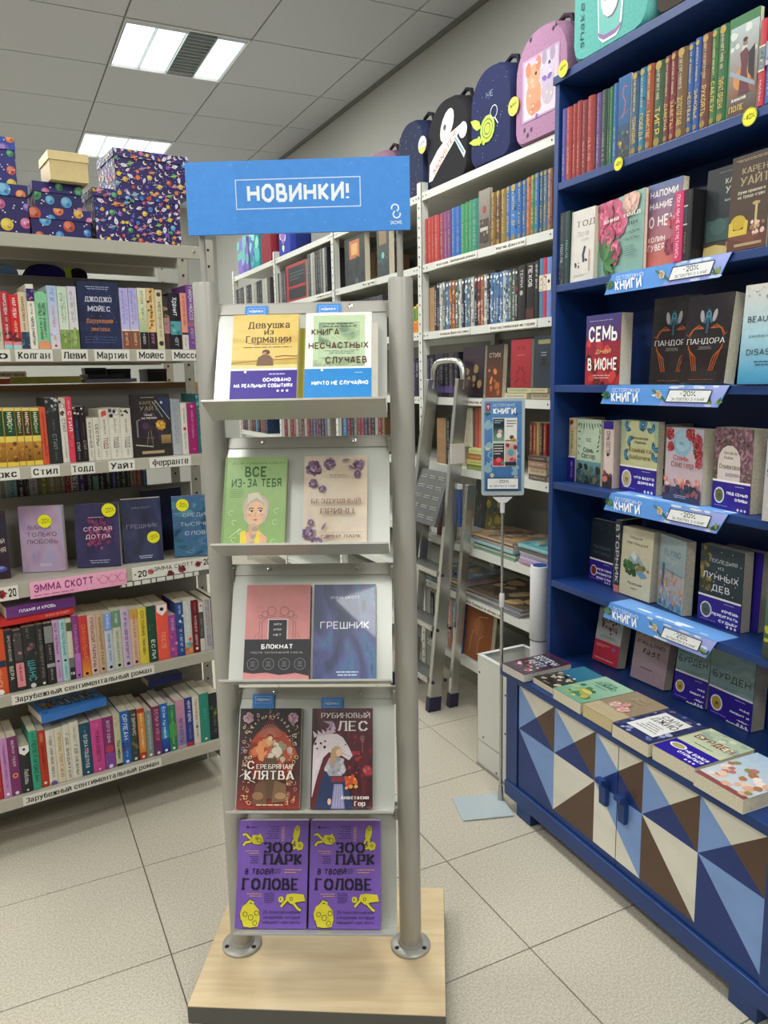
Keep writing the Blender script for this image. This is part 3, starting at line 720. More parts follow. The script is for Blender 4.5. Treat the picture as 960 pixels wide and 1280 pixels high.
for kk, (x0, x1, z, w) in enumerate(((545, 597, 1.878, 'Фэнтези. Любовный роман'), (620, 658, 1.878, 'Магия фэнтези'), (550, 588, 1.597, 'Боевая фантастика'), (612, 672, 1.597, 'Фантастическая история'), (586, 609, 1.32, 'Маски игр'), (454, 470, 1.878, 'Бук'), (396, 414, 1.878, 'ужасы'))):
    zz = z-.004; px_strip(RK, x0, x1, zz, zz-.024, w, d=-.003, name='genre_label', tw=.94, hv=.4, group='genre labels on the wall shelving', label='white genre label '+['on the upper lip nearest the post', 'on the upper lip nearest the blue bookcase', 'on the second lip nearest the post', 'on the second lip nearest the blue bookcase', 'behind the ladder hoop on the third lip', 'in the far bay just past the display column', 'in the far bay over the second novelty tag'][kk]+' of the wall shelving')
px_strip(RK, 578, 628, .491, .467, 'Книги Самара и области', d=-.003, name='genre_label', tw=.95, hv=.45, group='genre labels on the wall shelving', label='white genre label on the low shelf behind the stepladder')

# ================================================================== blue bookcase with the patterned base
def blue_case():
    e = empty('blue_bookcase', BB.M(0, 0, 0), 'tall cobalt blue wooden bookcase on a base with triangle-patterned doors', 'bookcase')
    Wd = 1.05; T = .02; DP = .205
    for s in (-.02, Wd-T):
        m = MB(); m.box(s, s+T, 0, DP, .476, 2.242); m.build('side_panel', 'blue_paint', e, bevel=.0012)
    for z in (1.967, 1.673, 1.373, 1.07, .75):
        m = MB(); m.box(0, Wd-T, .001, DP-.006, z-.021, z); m.build('shelf', 'blue_paint', e, bevel=.0012)
    m = MB(); m.box(-.024, Wd+.006, -.006, DP+.005, 2.242, 2.265); m.build('top_board', 'blue_paint', e, bevel=.0012)
    m = MB(); m.box(0, Wd-T, DP-.006, DP, .476, 2.242); m.build('back_panel', 'blue_paint', e)
    F = -.168
    m = MB(); m.box(-.022, Wd+.004, F-.01, DP, .452, .476); m.build('counter', 'blue_paint', e, bevel=.002)
    for s in (0, Wd-T):
        m = MB(); m.box(s, s+T, F+.012, DP, .06, .452); m.build('side_panel', 'blue_paint', e)
    m = MB(); m.box(T, Wd-T, DP-.006, DP, .06, .452); m.build('back_panel', 'blue_paint', e)
    m = MB(); m.box(0, Wd, F-.006, DP, .045, .095); m.build('plinth_rail', 'blue_paint', e, bevel=.003)
    for s in (.065, Wd-.14):
        for dd in (F+.0, DP-.06):
            m = MB(); m.box(s, s+.075, dd, dd+.05, 0, .045); m.build('foot', 'blue_paint', e)
    for s0, s1 in ((0, .062), (Wd-.066, Wd)):
        m = MB(); m.box(s0, s1, F, F+.02, .095, .452); m.build('stile', 'blue_paint', e, bevel=.0012)
    C = {'L': '#7e9fd6', 'W': '#e0dccd', 'B': '#5a4334', 'N': '#193476'}
    cols = [.068+.1828*i for i in range(6)]; z0, zm, z1 = .118, .300, .446
    dw = (cols[0]+cols[5])/2
    # triangles per column: (colour, points) in column coordinates a (0..1), z level
    def tri(d, s, col, P): d.e.append(([(p[0], p[1]) for p in P], [tuple(range(len(P)))], C[col], 1))
    lo = [[('N', [(0, zm), (0, z0), (1, z0)]), ('L', [(0, zm), (1, z0), (1, zm)])],
          [('W', [(0, zm), (0, z0), (1, zm)]), ('B', [(0, z0), (1, z0), (1, zm)])],
          [('W', [(0, zm), (0, z0), (1, z0)]), ('L', [(0, zm), (1, z0), (1, zm)])],
          [('B', [(0, zm), (0, z0), (1, z0)]), ('W', [(0, zm), (1, z0), (1, zm)])],
          [('N', [(0, zm), (0, z0), (1, z0)]), ('L', [(0, zm), (1, z0), (1, zm)])]]
    xm = .5; ym = (zm+z1)/2
    up = [('L', [(0, zm), (xm, ym), (0, z1)]), ('W', [(0, z1), (xm, ym), (1, z1)]), ('B', [(xm, ym), (1, zm), (1, z1)]), ('N', [(0, zm), (1, zm), (xm, ym)])]
    for k, (a, b) in enumerate(((cols[0], dw-.0012), (dw+.0012, cols[5]))):
        m = MB(); m.box(a, b, F+.004, F+.022, z0-.02, z1+.004); d_ = m.build('door', 'blue_paint', e)
        pm = MB(); y = F+.0035
        for ci in range(5):
            s0, s1 = cols[ci], cols[ci+1]
            if s1 <= a or s0 >= b: continue
            for col, P in lo[ci]+up:
                Q = [(s0+(s1-s0)*p, z) for p, z in P]
                # clip to the door
                def clip(Q, f):
                    R = []
                    for i in range(len(Q)):
                        p, q = Q[i], Q[(i+1) % len(Q)]; fp, fq = f(p), f(q)
                        if fp >= 0: R.append(p)
                        if fp*fq < 0: t = fp/(fp-fq); R.append((p[0]+(q[0]-p[0])*t, p[1]+(q[1]-p[1])*t))
                    return R
                Q = clip(Q, lambda p: p[0]-a); Q = clip(Q, lambda p: b-p[0]) if Q else Q
                if len(Q) >= 3: pm.add([(p[0], y, p[1]) for p in Q], [tuple(range(len(Q)))], C[col])
        pm.build('triangle_pattern', 'attr_paint', d_)
        hs = dw-.052 if k == 0 else dw+.022
        h = MB(); zz = .296 if k == 0 else .283
        h.prism([(F-.001, -.035), (F-.014, -.035), (F-.016, .02), (F-.030, .03), (F-.030, .043), (F-.012, .042), (F-.001, .03)], hs, hs+.026, M=Matrix.Translation((0, 0, zz)), swap='yz')
        h.build('handle', 'blue_paint', d_, bevel=.001)
    return e
blue_case()
def banner(s0, s1, z, label, fold=True):
    """blue shelf banner: flap lying on the shelf, folded over the edge, slanted ends"""
    e = empty('shelf_banner', BB.M(s0, 0, z), label, 'banner', 'blue discount banners on the blue bookcase shelves')
    w = s1-s0; H = .052; t = .0008; sl = .03
    m = MB(); y = -.0035
    m.prism([(sl, .0004), (w, .0004), (w-.032, -H), (0, -H)], y-t, y, '#5f9be6'); m.build('front_flap', 'printed_card', e)
    m = MB(); m.add([(sl, y-t, .0004), (w, y-t, .0004), (w, .07, .0004), (sl+.0, .07, .0004), (sl, y-t, .0001), (w, y-t, .0001), (w, .07, .0001), (sl, .07, .0001)], [(0, 1, 2, 3), (7, 6, 5, 4), (0, 4, 5, 1), (1, 5, 6, 2), (2, 6, 7, 3), (3, 7, 4, 0)], '#6ea4e6')
    tp = m.build('top_flap', 'printed_card', e)
    R = random.Random(int(z*100)); d = D(w, .07)
    for k in range(7):
        u = R.uniform(.1, .95); d.ell(u, R.uniform(.1, .5), R.uniform(.03, .09), R.choice(['#dfe8f6', '#b9cdf0', '#f3f6fb']), rv=.012, n=10)
    d.build('cloud_print', tp, (0, -.003, .0004), (1, 0, 0), (0, 1, 0), (0, 0, 1), eps=.00005)
    d = D(w, H)
    d.poly([(.5, 0), (.92, 0), (1, 1), (.62, 1)], ('#8f9ce8', '#8fa0ea', '#a9b4f0', '#6ea4e6'))
    for k in range(9): d.ell(R.uniform(.42, .94), R.choice([.9, .08, .95, .5]), R.uniform(.02, .05), R.choice(['#dfe8f6', '#c9d8f4']), rv=.008, n=9)
    for k in range(9): d.leaf(.055, .25+.5*(k/9), .05, 30+k*37, R.choice(['#3f6b46', '#57885a', '#2d5236']))
    for k in range(8): d.leaf(.9+R.uniform(-.04, .03), .15, .045, 20+k*20, R.choice(['#3f6b46', '#8a9a4a', '#2d5236']))
    d.flower(.5, .55, .026, ['#e6d8c4', '#c8a878']); d.leaf(.52, .5, .06, -40, '#3f6b46'); d.leaf(.49, .6, .05, 150, '#4f7b52')
    d.text('ОСТОРОЖНО!', .235, .74, .2, '#f4f8ff', wu=.24, bold=.0, shear=-.12)
    d.text('КНИГИ', .225, .36, .46, '#ffffff', wu=.235, bold=.04, shear=-.12)
    d.poly([(.555, .18), (.865, .18), (.895, .8), (.585, .8)], '#20264a'); d.poly([(.562, .22), (.86, .22), (.888, .76), (.592, .76)], '#eceeee')
    d.text('-20%', .725, .6, .22, '#20222c', wu=.11, bold=.015); d.text('ЗА ПОКУПКУ 2-Х КНИГ', .725, .34, .13, '#30323c', wu=.24, bold=.008)
    d.build('lettering', e, (0, y-t, -H), (1, 0, 0), (0, 0, 1), (0, -1, 0))
    return e
for (xa, xb, z, nm) in ((757, 917, 1.673, 'second'), (752, 914, 1.373, 'third'), (756, 912, 1.07, 'fourth'), (755, 898, .75, 'lowest')):
    banner(BB.s_at(xa, z-.052), BB.s_at(xb, z), z, f'blue floral discount banner folded over the {nm} shelf edge of the blue bookcase')
def disc(fr, px, py, r, words, label, d=-.004, group='yellow round discount stickers'):
    s, z = fr.hit(px, py, d); e = empty('discount_sticker', fr.M(s, d, z), label, 'sticker', group)
    m = MB(); m.lathe([(r, 0), (r, .0008)], 24, '#ece82c', M=Matrix.Rotation(math.pi/2, 4, 'X')); m.build('disc', 'printed_card', e)
    q = D(2*r, 2*r); q.ring(.5, .5, .47, .03, '#6b6a14'); q.text(words, .5, .5, .26, '#1f1f18', wu=.74, bold=.008, rot=6); q.build('lettering', e, (-r, -.0008, -r), (1, 0, 0), (0, 0, 1), (0, -1, 0))
disc(BB, 773, 205, .0175, '-40%', 'yellow round -40% sticker on the top shelf edge, under the blue octopus cover', d=-.002)
disc(BB, 937, 146, .0195, '-40%', 'yellow round -40% sticker on the top shelf edge, beside the red and green adventure books', d=-.002)

# ================================================================== free-standing display rack
def T3(x, y, z): return Matrix.Translation((x, y, z))
TILT = math.radians(26.2)
TIERS = [(1.560, .014), (1.281, .018), (1.000, .018), (.712, .016), (.428, .016)]   # top of each panel (z, depth)
PL = .256; TR = .088; TS0, TS1 = .026, .376
def tier_M(k, s=0.0):
    """frame of a tilted panel: local x along the rack, z up the panel, y behind it; origin on the tray where books stand"""
    z, d = TIERS[k]
    zb = z-PL*math.cos(TILT); db = d-PL*math.sin(TILT)
    return DS.M(s, db, zb) @ Matrix.Rotation(-TILT, 4, 'X')
def display_rack():
    e = empty('display_rack', DS.M(0, 0, 0), 'tall grey metal book display with five slanted trays on a pale wooden base', 'display rack')
    inv = DS.M(0, 0, 0).inverted()
    # base: corners measured on its top at z=.07
    P = [Vector((.254, 1.524, 0)), Vector((.737, 1.240, 0)), Vector((.949, 1.603, 0)), Vector((.466, 1.887, 0))]
    L = [inv @ p for p in P]
    m = MB(); m.prism([(p.x, p.y) for p in L], .028, .0685, swap='xy'); m.build('base', 'dark_steel', e, bevel=.001)
    c = sum(L, Vector())/4
    m = MB(); m.prism([((p.x-c.x)*.997+c.x, (p.y-c.y)*.997+c.y) for p in L], .0686, .0704, swap='xy'); m.build('base_top', 'pale_beech_laminate', e)
    for p in L:
        q = p*.84+c*.16; m = MB(); m.lathe([(.022, 0), (.024, .006), (.014, .028)], 14, M=T3(q.x, q.y, 0)); m.build('foot', 'hole_black', e)
    for s in (0.0, .405):
        m = MB(); m.lathe([(.0255, .07), (.0255, 1.603), (.0245, 1.606)], 28, M=T3(s, 0, 0)); p = m.build('column', 'rack_grey', e, smooth=True)
        m = MB(); m.lathe([(.0, 1.6055), (.0245, 1.6062), (.0245, 1.607), (0, 1.6075)], 24, M=T3(s, 0, 0)); m.build('end_cap', 'rack_grey', p)
        m = MB(); m.lathe([(.047, .0705), (.047, .076), (.044, .0785), (.030, .08), (.027, .088)], 32, M=T3(s, 0, 0)); fl = m.build('flange', 'rack_grey', e, smooth=True)
        m = MB()
        for k in range(3):
            a = math.radians(30+120*k+60); m.lathe([(.0055, .0786), (.0055, .0800), (.003, .0802)], 10, M=T3(s+.037*math.cos(a), .037*math.sin(a), 0))
        m.build('screw', 'hole_black', fl, kind='stuff')
        m = MB(); m.tube([(s, 0, 1.608), (s, 0, 1.76)], .0065, 12); m.build('sign_rod', 'rack_grey', e, smooth=True)
    for k in range(5):
        M = inv @ tier_M(k)
        m = MB(); t = .0012
        m.prism([(0, 0), (0, PL), (t, PL), (t, -t), (-TR, -t), (-TR, .0), (-TR+.0, .0006)], TS0, TS1, M=M, swap='yz')
        tr = m.build('tray', 'rack_panel', e)
        m = MB(); m.box(TS0, TS1, -TR-.0012, -TR+.0006, -t-.001, .0024, M=M); m.build('tray_edge', 'rack_grey', tr, bevel=.0005)
        m = MB(); m.box(TS0-.005, TS1+.008, -.0025, .0, PL-.022, PL+.002, M=M); m.box(TS0-.005, TS1+.008, -.0025, .018, PL+.002, PL+.004, M=M)
        m.build('top_rail', 'rack_grey', tr, bevel=.0006)
        for s in (.105, .30):
            m = MB(); m.lathe([(.0055, 0), (.005, .0018), (.002, .003)], 12, M=M @ T3(s, -.0026, PL-.008) @ Matrix.Rotation(math.pi/2, 4, 'X')); m.build('screw', 'chrome', tr, smooth=True)
        for s in (TS0-.002, TS1+.001):
            z, d = TIERS[k]; m = MB(); m.box(s-.003, s+.003, min(d, 0)-.002, .022, z-.03, z-.002); m.build('bracket', 'rack_grey', tr)
    return e
display_rack()
def blue_sign():
    e = empty('header_sign', DS.M(-.022, -.0175, 1.698), 'blue board reading НОВИНКИ! on the rods of the display rack', 'sign')
    w, h = .449, .139
    m = MB(); m.box(0, w, 0, .009, 0, h, '#4a93e2'); m.build('board', 'printed_card', e, bevel=.001)
    d = D(w, h); d.rect(0, 1, 0, 1, '#478fe0'); d.rect(0, .22, 0, 1, '#4a93e6')
    d.frame(.222, .782, .335, .748, .0045, '#cfe0f6'); d.text('НОВИНКИ!', .502, .545, .215, '#eef4fc', wu=.455, bold=.042)
    d.ring(.933, .30, .0155, .006, '#e8f0fb', a0=-60, a1=200); d.ring(.94, .215, .0155, .006, '#e8f0fb', a0=120, a1=380); d.text('ЭКСМО', .937, .1, .045, '#e8f0fb', wu=.05, bold=.03)
    R = random.Random(5)
    for k in range(26): u = R.random(); v = R.random(); d.line([(u, v), (u+.006, v+.01)], .0015, '#a9cbf2')
    d.build('lettering', e, (0, 0, 0), (1, 0, 0), (0, 0, 1), (0, -1, 0), eps=.0012)
blue_sign()
def tag_new(k, s0, z0, label, w=.047, h=.036, pop=.0):
    e = empty('novelty_tag', tier_M(k, s0) @ T3(0, -.0075-pop, z0), label, 'sign', 'small blue novelty tags on the display rack')
    m = MB(); m.box(0, w, 0, .001, 0, h, '#3f88d8'); m.build('card', 'printed_card', e)
    d = D(w, h); d.frame(.12, .88, .42, .86, .02, '#a9c9ef'); d.text('НОВИНКА!', .5, .64, .16, '#eef4fc', wu=.62, bold=.03)
    d.build('lettering', e, (0, 0, 0), (1, 0, 0), (0, 0, 1), (0, -1, 0))
    return e

# ================================================================== stepladder
def ladder():
    e = empty('stepladder', T3(1.60, 2.85, 0), 'folded aluminium stepladder leaning against the wall shelving', 'ladder')
    o = Vector((1.60, 2.85, 0))
    RB, RT = Vector((1.56, 2.717, .0)), Vector((1.675, 2.655, 1.395)); LBt, LT = Vector((1.56, 3.06, 0)), Vector((1.675, 2.890, 1.395))
    def rail(a, b, wx, wy, name, mat='aluminium', z0=.03):
        m = MB(); t = (b-a).normalized(); y = Vector((0, 1, 0)); x = y.cross(t).normalized(); y = t.cross(x)
        a2 = a+t*z0; P = []
        for q in (a2, b):
            for sx, sy in ((-1, -1), (1, -1), (1, 1), (-1, 1)): P.append(q+x*sx*wx/2+y*sy*wy/2-o)
        m.add(P, [(0, 3, 2, 1), (4, 5, 6, 7), (0, 1, 5, 4), (1, 2, 6, 5), (2, 3, 7, 6), (3, 0, 4, 7)]); r = m.build(name, mat, e, bevel=.002)
        f = MB(); P = []
        for q in (a+Vector((0, 0, .0)), a2+t*.035):
            for sx, sy in ((-1, -1), (1, -1), (1, 1), (-1, 1)): P.append(q+x*sx*(wx/2+.003)+y*sy*(wy/2+.003)-o)
        f.add(P, [(0, 3, 2, 1), (4, 5, 6, 7), (0, 1, 5, 4), (1, 2, 6, 5), (2, 3, 7, 6), (3, 0, 4, 7)]); f.build('rubber_foot', 'dark_plastic', r, bevel=.002)
        return r
    rail(RB, RT, .055, .024, 'front_rail'); rail(LBt, LT, .055, .024, 'front_rail')
    rail(Vector((1.655, 2.715, 0)), Vector((1.675, 2.60, .98)), .038, .022, 'rear_rail'); rail(Vector((1.655, 3.06, 0)), Vector((1.675, 2.94, .98)), .038, .022, 'rear_rail')
    # hoop joining the rails at the top
    m = MB(); c = (RT+LT)/2; r = (LT-RT).length/2; P = []
    for k in range(0, 13):
        a = math.pi*k/12; s = -math.cos(a); q = math.sin(a)
        sq = abs(s)**.6*(1 if s > 0 else -1); P.append(c+(LT-RT)/2*sq+Vector((.004, 0, .075*q**.6))-o)
    P = [RT-o-Vector((0, 0, .04))]+P+[LT-o-Vector((0, 0, .04))]
    for a, b in zip(P, P[1:]): pass
    m.tube(P, .0135, 10, sy=1.0); m.build('handle_hoop', 'aluminium', e, smooth=True)
    def at(z):
        t = z/1.395; return RB.lerp(RT, t), LBt.lerp(LT, t)
    for z in (.60, .365, .135):
        a, b = at(z); m = MB(); x0 = -.035; d = .085
        m.box(a.x-o.x+x0, a.x-o.x+x0+d, a.y-o.y+.014, b.y-o.y-.014, z-.012, z+.012)
        s = m.build('step', 'aluminium', e, bevel=.003)
        m = MB()
        for k in range(5): m.box(a.x-o.x+x0+.008+k*.015, a.x-o.x+x0+.014+k*.015, a.y-o.y+.02, b.y-o.y-.02, z+.012, z+.0135)
        m.build('grip_rib', 'ladder_tread', s, kind='stuff')
        for y in (a.y-.014, ):
            for q in (x0+.012, x0+d-.012):
                m = MB(); m.lathe([(.007, 0), (.007, .006)], 10, M=T3(a.x-o.x+q, y-o.y, z-.0) @ Matrix.Rotation(math.pi/2, 4, 'X')); m.build('rivet', 'dark_plastic', s)
    # folded platform with ribs, tilted up between the rails
    a0, b0 = at(.80); a1, b1 = at(1.02); m = MB(); off = Vector((-.035, 0, 0)); P = []
    q = [a0+Vector((-.06, .02, 0)), b0+Vector((-.06, -.0, 0)), b1+Vector((-.012, -.02, 0)), a1+Vector((-.012, .02, 0))]
    nn = Vector((-.02, 0, .0))
    m.add([p-o for p in q]+[p-o+Vector((.018, 0, -.004)) for p in q], [(0, 1, 2, 3), (7, 6, 5, 4), (0, 4, 5, 1), (1, 5, 6, 2), (2, 6, 7, 3), (3, 7, 4, 0)])
    pf = m.build('platform', 'ladder_tread', e, bevel=.002)
    m = MB()
    for k in range(5):
        for g in range(3):
            for w in (0, .035):
                t = .1+k*.185+w*1.1; A = q[0].lerp(q[3], t); B = q[1].lerp(q[2], t); A2 = q[0].lerp(q[3], t+.018); B2 = q[1].lerp(q[2], t+.018)
                u0 = .08+g*.3; u1 = u0+.22; off = Vector((-.002, 0, .0005))
                m.add([A.lerp(B, u0)-o+off, A.lerp(B, u1)-o+off, A2.lerp(B2, u1)-o+off, A2.lerp(B2, u0)-o+off], [(0, 1, 2, 3)])
    m.build('grip_rib', 'chrome', pf, kind='stuff')
    a, b = at(.9); m = MB()
    m.box(a.x-o.x+.02, a.x-o.x+.032, a.y-o.y-.03, a.y-o.y-.014, .80, .97, '#3a5490'); m.box(a.x-o.x+.018, a.x-o.x+.034, a.y-o.y-.031, a.y-o.y-.013, .955, .975, '#d8d8d4'); m.build('hinge_plate', 'attr_paint', e)
    m = MB(); aa, bb = at(1.1); m.box(aa.x-o.x-.032, aa.x-o.x+.032, aa.y-o.y-.016, aa.y-o.y-.010, 1.06, 1.14, '#cfc9c4'); m.build('sticker', 'attr_paint', e)
ladder()

# ================================================================== discount sign on a stand
def sign_stand():
    o = Vector((1.398, 1.985, 0)); F = Frame((1.398, 1.985), (.84, -.54))
    e = empty('sign_stand', T3(*o), 'slim chrome stand with framed blue poster and grey base plate, beside the blue bookcase', 'sign')
    P = [Vector((1.262, 2.074, 0)), Vector((1.221, 1.938, 0)), Vector((1.380, 1.885, 0)), Vector((1.425, 2.018, 0))]
    m = MB(); m.prism([(p.x-o.x, p.y-o.y) for p in P], .001, .006, swap='xy'); m.build('base_plate', 'frosted_plate', e, bevel=.002)
    m = MB(); m.lathe([(.011, .006), (.0105, .012), (.0075, .055)], 14); m.build('socket', 'aluminium', e, smooth=True)
    m = MB(); m.tube([(0, 0, .02), (0, 0, .70)], .0055, 12); m.build('pole', 'aluminium', e, smooth=True)
    m = MB(); m.tube([(0, 0, .69), (0, 0, 1.0)], .0042, 12); m.build('upper_pole', 'aluminium', e, smooth=True)
    m = MB(); m.lathe([(.0075, .675), (.0085, .69), (.0085, .715), (.0065, .72)], 14); m.build('clamp', 'white_plastic', e, smooth=True)
    w, h = .132, .302; z0 = 1.037
    M = T3(*o).inverted() @ F.M(-w/2, -.002, z0) @ Matrix.Rotation(math.radians(0), 4, 'X')
    m = MB(); m.prism([(-.03, -.006), (.03, -.006), (.012, -.022), (-.012, -.022)], -.006, .006, M=M @ T3(w/2, 0, 0)); m.lathe([(.007, -.055), (.008, -.02)], 12, M=M @ T3(w/2, 0, 0)); m.build('holder', 'white_plastic', e)
    m = MB(); r = .008; pts = []
    for cx, cz, a0 in ((w-r, h-r, 0), (r, h-r, 90), (r, r, 180), (w-r, r, 270)):
        for k in range(5): a = math.radians(a0+22.5*k); pts.append((cx+r*math.cos(a), cz+r*math.sin(a)))
    m.prism(pts, -.004, .004, M=M); fr = m.build('frame', 'frosted_plate', e, bevel=.001)
    d = D(w, h); d.rect(.07, .93, .045, .965, '#3f6fa8', '#5b8cc0')
    d.blobs(.1, .3, .2, .75, 9, ['#a8c0a8', '#8fb4c4', '#c8cfa0'], .05, .11, 3, sides=10); d.blobs(.78, .88, .15, .45, 6, ['#c8c890', '#8fb4c4'], .04, .08, 4, sides=10)
    d.blobs(.12, .9, .1, .95, 16, ['#4a7ab4', '#6b9acc', '#3a629a'], .02, .06, 5, sides=9)
    d.rect(.11, .2, .87, .945, '#a82832'); d.ring(.155, .915, .02, .012, '#f0e0e0', n=8); d.line([(.155, .93), (.155, .885)], .012, '#f0e0e0')
    for k in range(5): d.leaf(.14, .85, .09, 200+k*35, ['#2d4f30', '#4a7a44'][k % 2])
    d.text('ОСТОРОЖНО!', .52, .925, .028, '#dbe6f5', wu=.5, bold=.0); d.text('КНИГИ', .53, .865, .055, '#ffffff', wu=.52, bold=.045)
    for (u, v, c) in ((.27, .56, '#1e3440'), (.55, .56, '#e6e2dc'), (.27, .31, '#30363c'), (.55, .31, '#c8a89c')):
        d.rect(u-.01, u+.27, v-.008, v+.238, '#e8e8e4'); d.rect(u, u+.26, v, v+.23, c)
    d.rect(.27, .53, .56, .7, '#7aa08c', '#28434c'); d.ell(.43, .66, .05, '#d8a8a0'); d.ell(.41, .62, .06, '#e8dccc'); d.lines(.3, .5, .74, .78, 2, '#c8d4d8', 3)
    d.lines(.58, .8, .7, .78, 3, '#4a5560', 5); d.ell(.7, .6, .05, '#4a4a3c'); d.ell(.75, .575, .05, '#c8a050'); d.rect(.55, .81, .56, .575, '#a8782c')
    d.lines(.29, .5, .42, .53, 4, '#e8e4dc', 7); d.rect(.27, .53, .31, .38, '#b8303c'); d.ell(.4, .37, .06, '#e86070'); d.ell(.5, .34, .04, '#4a9a60')
    d.flower(.6, .52, .05, ['#8a1420', '#b02430']); d.flower(.78, .5, .05, ['#8a1420', '#b02430']); d.ell(.68, .45, .07, '#5aa0b4'); d.rect(.55, .81, .31, .35, '#2a2c48'); d.blobs(.57, .8, .36, .39, 6, ['#d85050', '#b03040'], .02, .04, 9)
    d.rect(.13, .87, .065, .185, '#16284e'); d.rect(.145, .855, .072, .178, '#f0f0ee'); d.text('-20%', .5, .148, .028, '#16161a', wu=.28, bold=.02); d.text('ЗА ПОКУПКУ 2-Х КНИГ', .5, .1, .02, '#26262c', wu=.62, bold=.01)
    d.build('poster', e, M @ Vector((0, -.0042, 0)), M.to_3x3() @ Vector((1, 0, 0)), (0, 0, 1), M.to_3x3() @ Vector((0, -1, 0)))
sign_stand()

# ================================================================== white open bin and roll beside the blue bookcase
def bin_():
    x0, x1, y0, y1, z1 = 1.470, 1.672, 1.965, 2.235, .422; t = .010
    e = empty('white_bin', T3(x0, y0, 0), 'open white metal bin with bolt holes, between the blue bookcase and the stepladder', 'bin')
    w, d = x1-x0, y1-y0
    m = MB(); m.box(0, .0015, 0, d, .012, z1); m.box(0, w, d-.0015, d, .012, z1); m.box(w-.0015, w, 0, d, .012, z1); m.box(0, w, 0, .0015, .012, z1); m.box(0, w, 0, d, .10, .102)
    m.build('body', 'white_steel', e)
    m = MB(); m.box(-.001, t+.004, 0, d, z1, z1+.003); m.box(t, w, d-t-.004, d+.001, z1, z1+.003); m.box(w-t, w+.001, 0, d-t, z1, z1+.003); m.build('rim', 'white_plastic', e)
    m = MB()
    for (y, z) in ((d*.36, .33), (d*.3, .26), (d*.36, .19), (d*.86, .12), (d*.95, .36), (d*.55, .02), (d*.1, .10), (d*.16, .3)): m.lathe([(.004, 0), (.004, .001)], 8, M=T3(0, y, z) @ Matrix.Rotation(-math.pi/2, 4, 'Y'))
    m.build('bolt_hole', 'hole_black', e, kind='stuff')
    m = MB(); m.box(-.004, .03, 0, d, 0, .012); m.build('floor_rail', 'grey_panel', e)
bin_()
def roll():
    x, y = 1.625, 2.085
    e = empty('paper_roll', T3(x, y, .103), 'tall white paper roll with a blue cap, standing in the white bin', 'paper roll')
    m = MB(); m.lathe([(.030, 0), (.030, .395)], 28); m.build('lower_sleeve', 'white_plastic', e, smooth=True)
    m = MB(); m.lathe([(.031, .397), (.0325, .399), (.0325, .655), (.031, .658)], 28); m.build('upper_sleeve', 'white_plastic', e, smooth=True)
    m = MB(); m.lathe([(.0245, .6585), (.0245, .661), (.02, .6612)], 24, '#1f3f8c'); m.build('blue_end_cap', 'attr_paint', e)
    m = MB(); m.lathe([(.0312, .394), (.0312, .397)], 28); m.build('joint_ring', 'dark_steel', e)
roll()

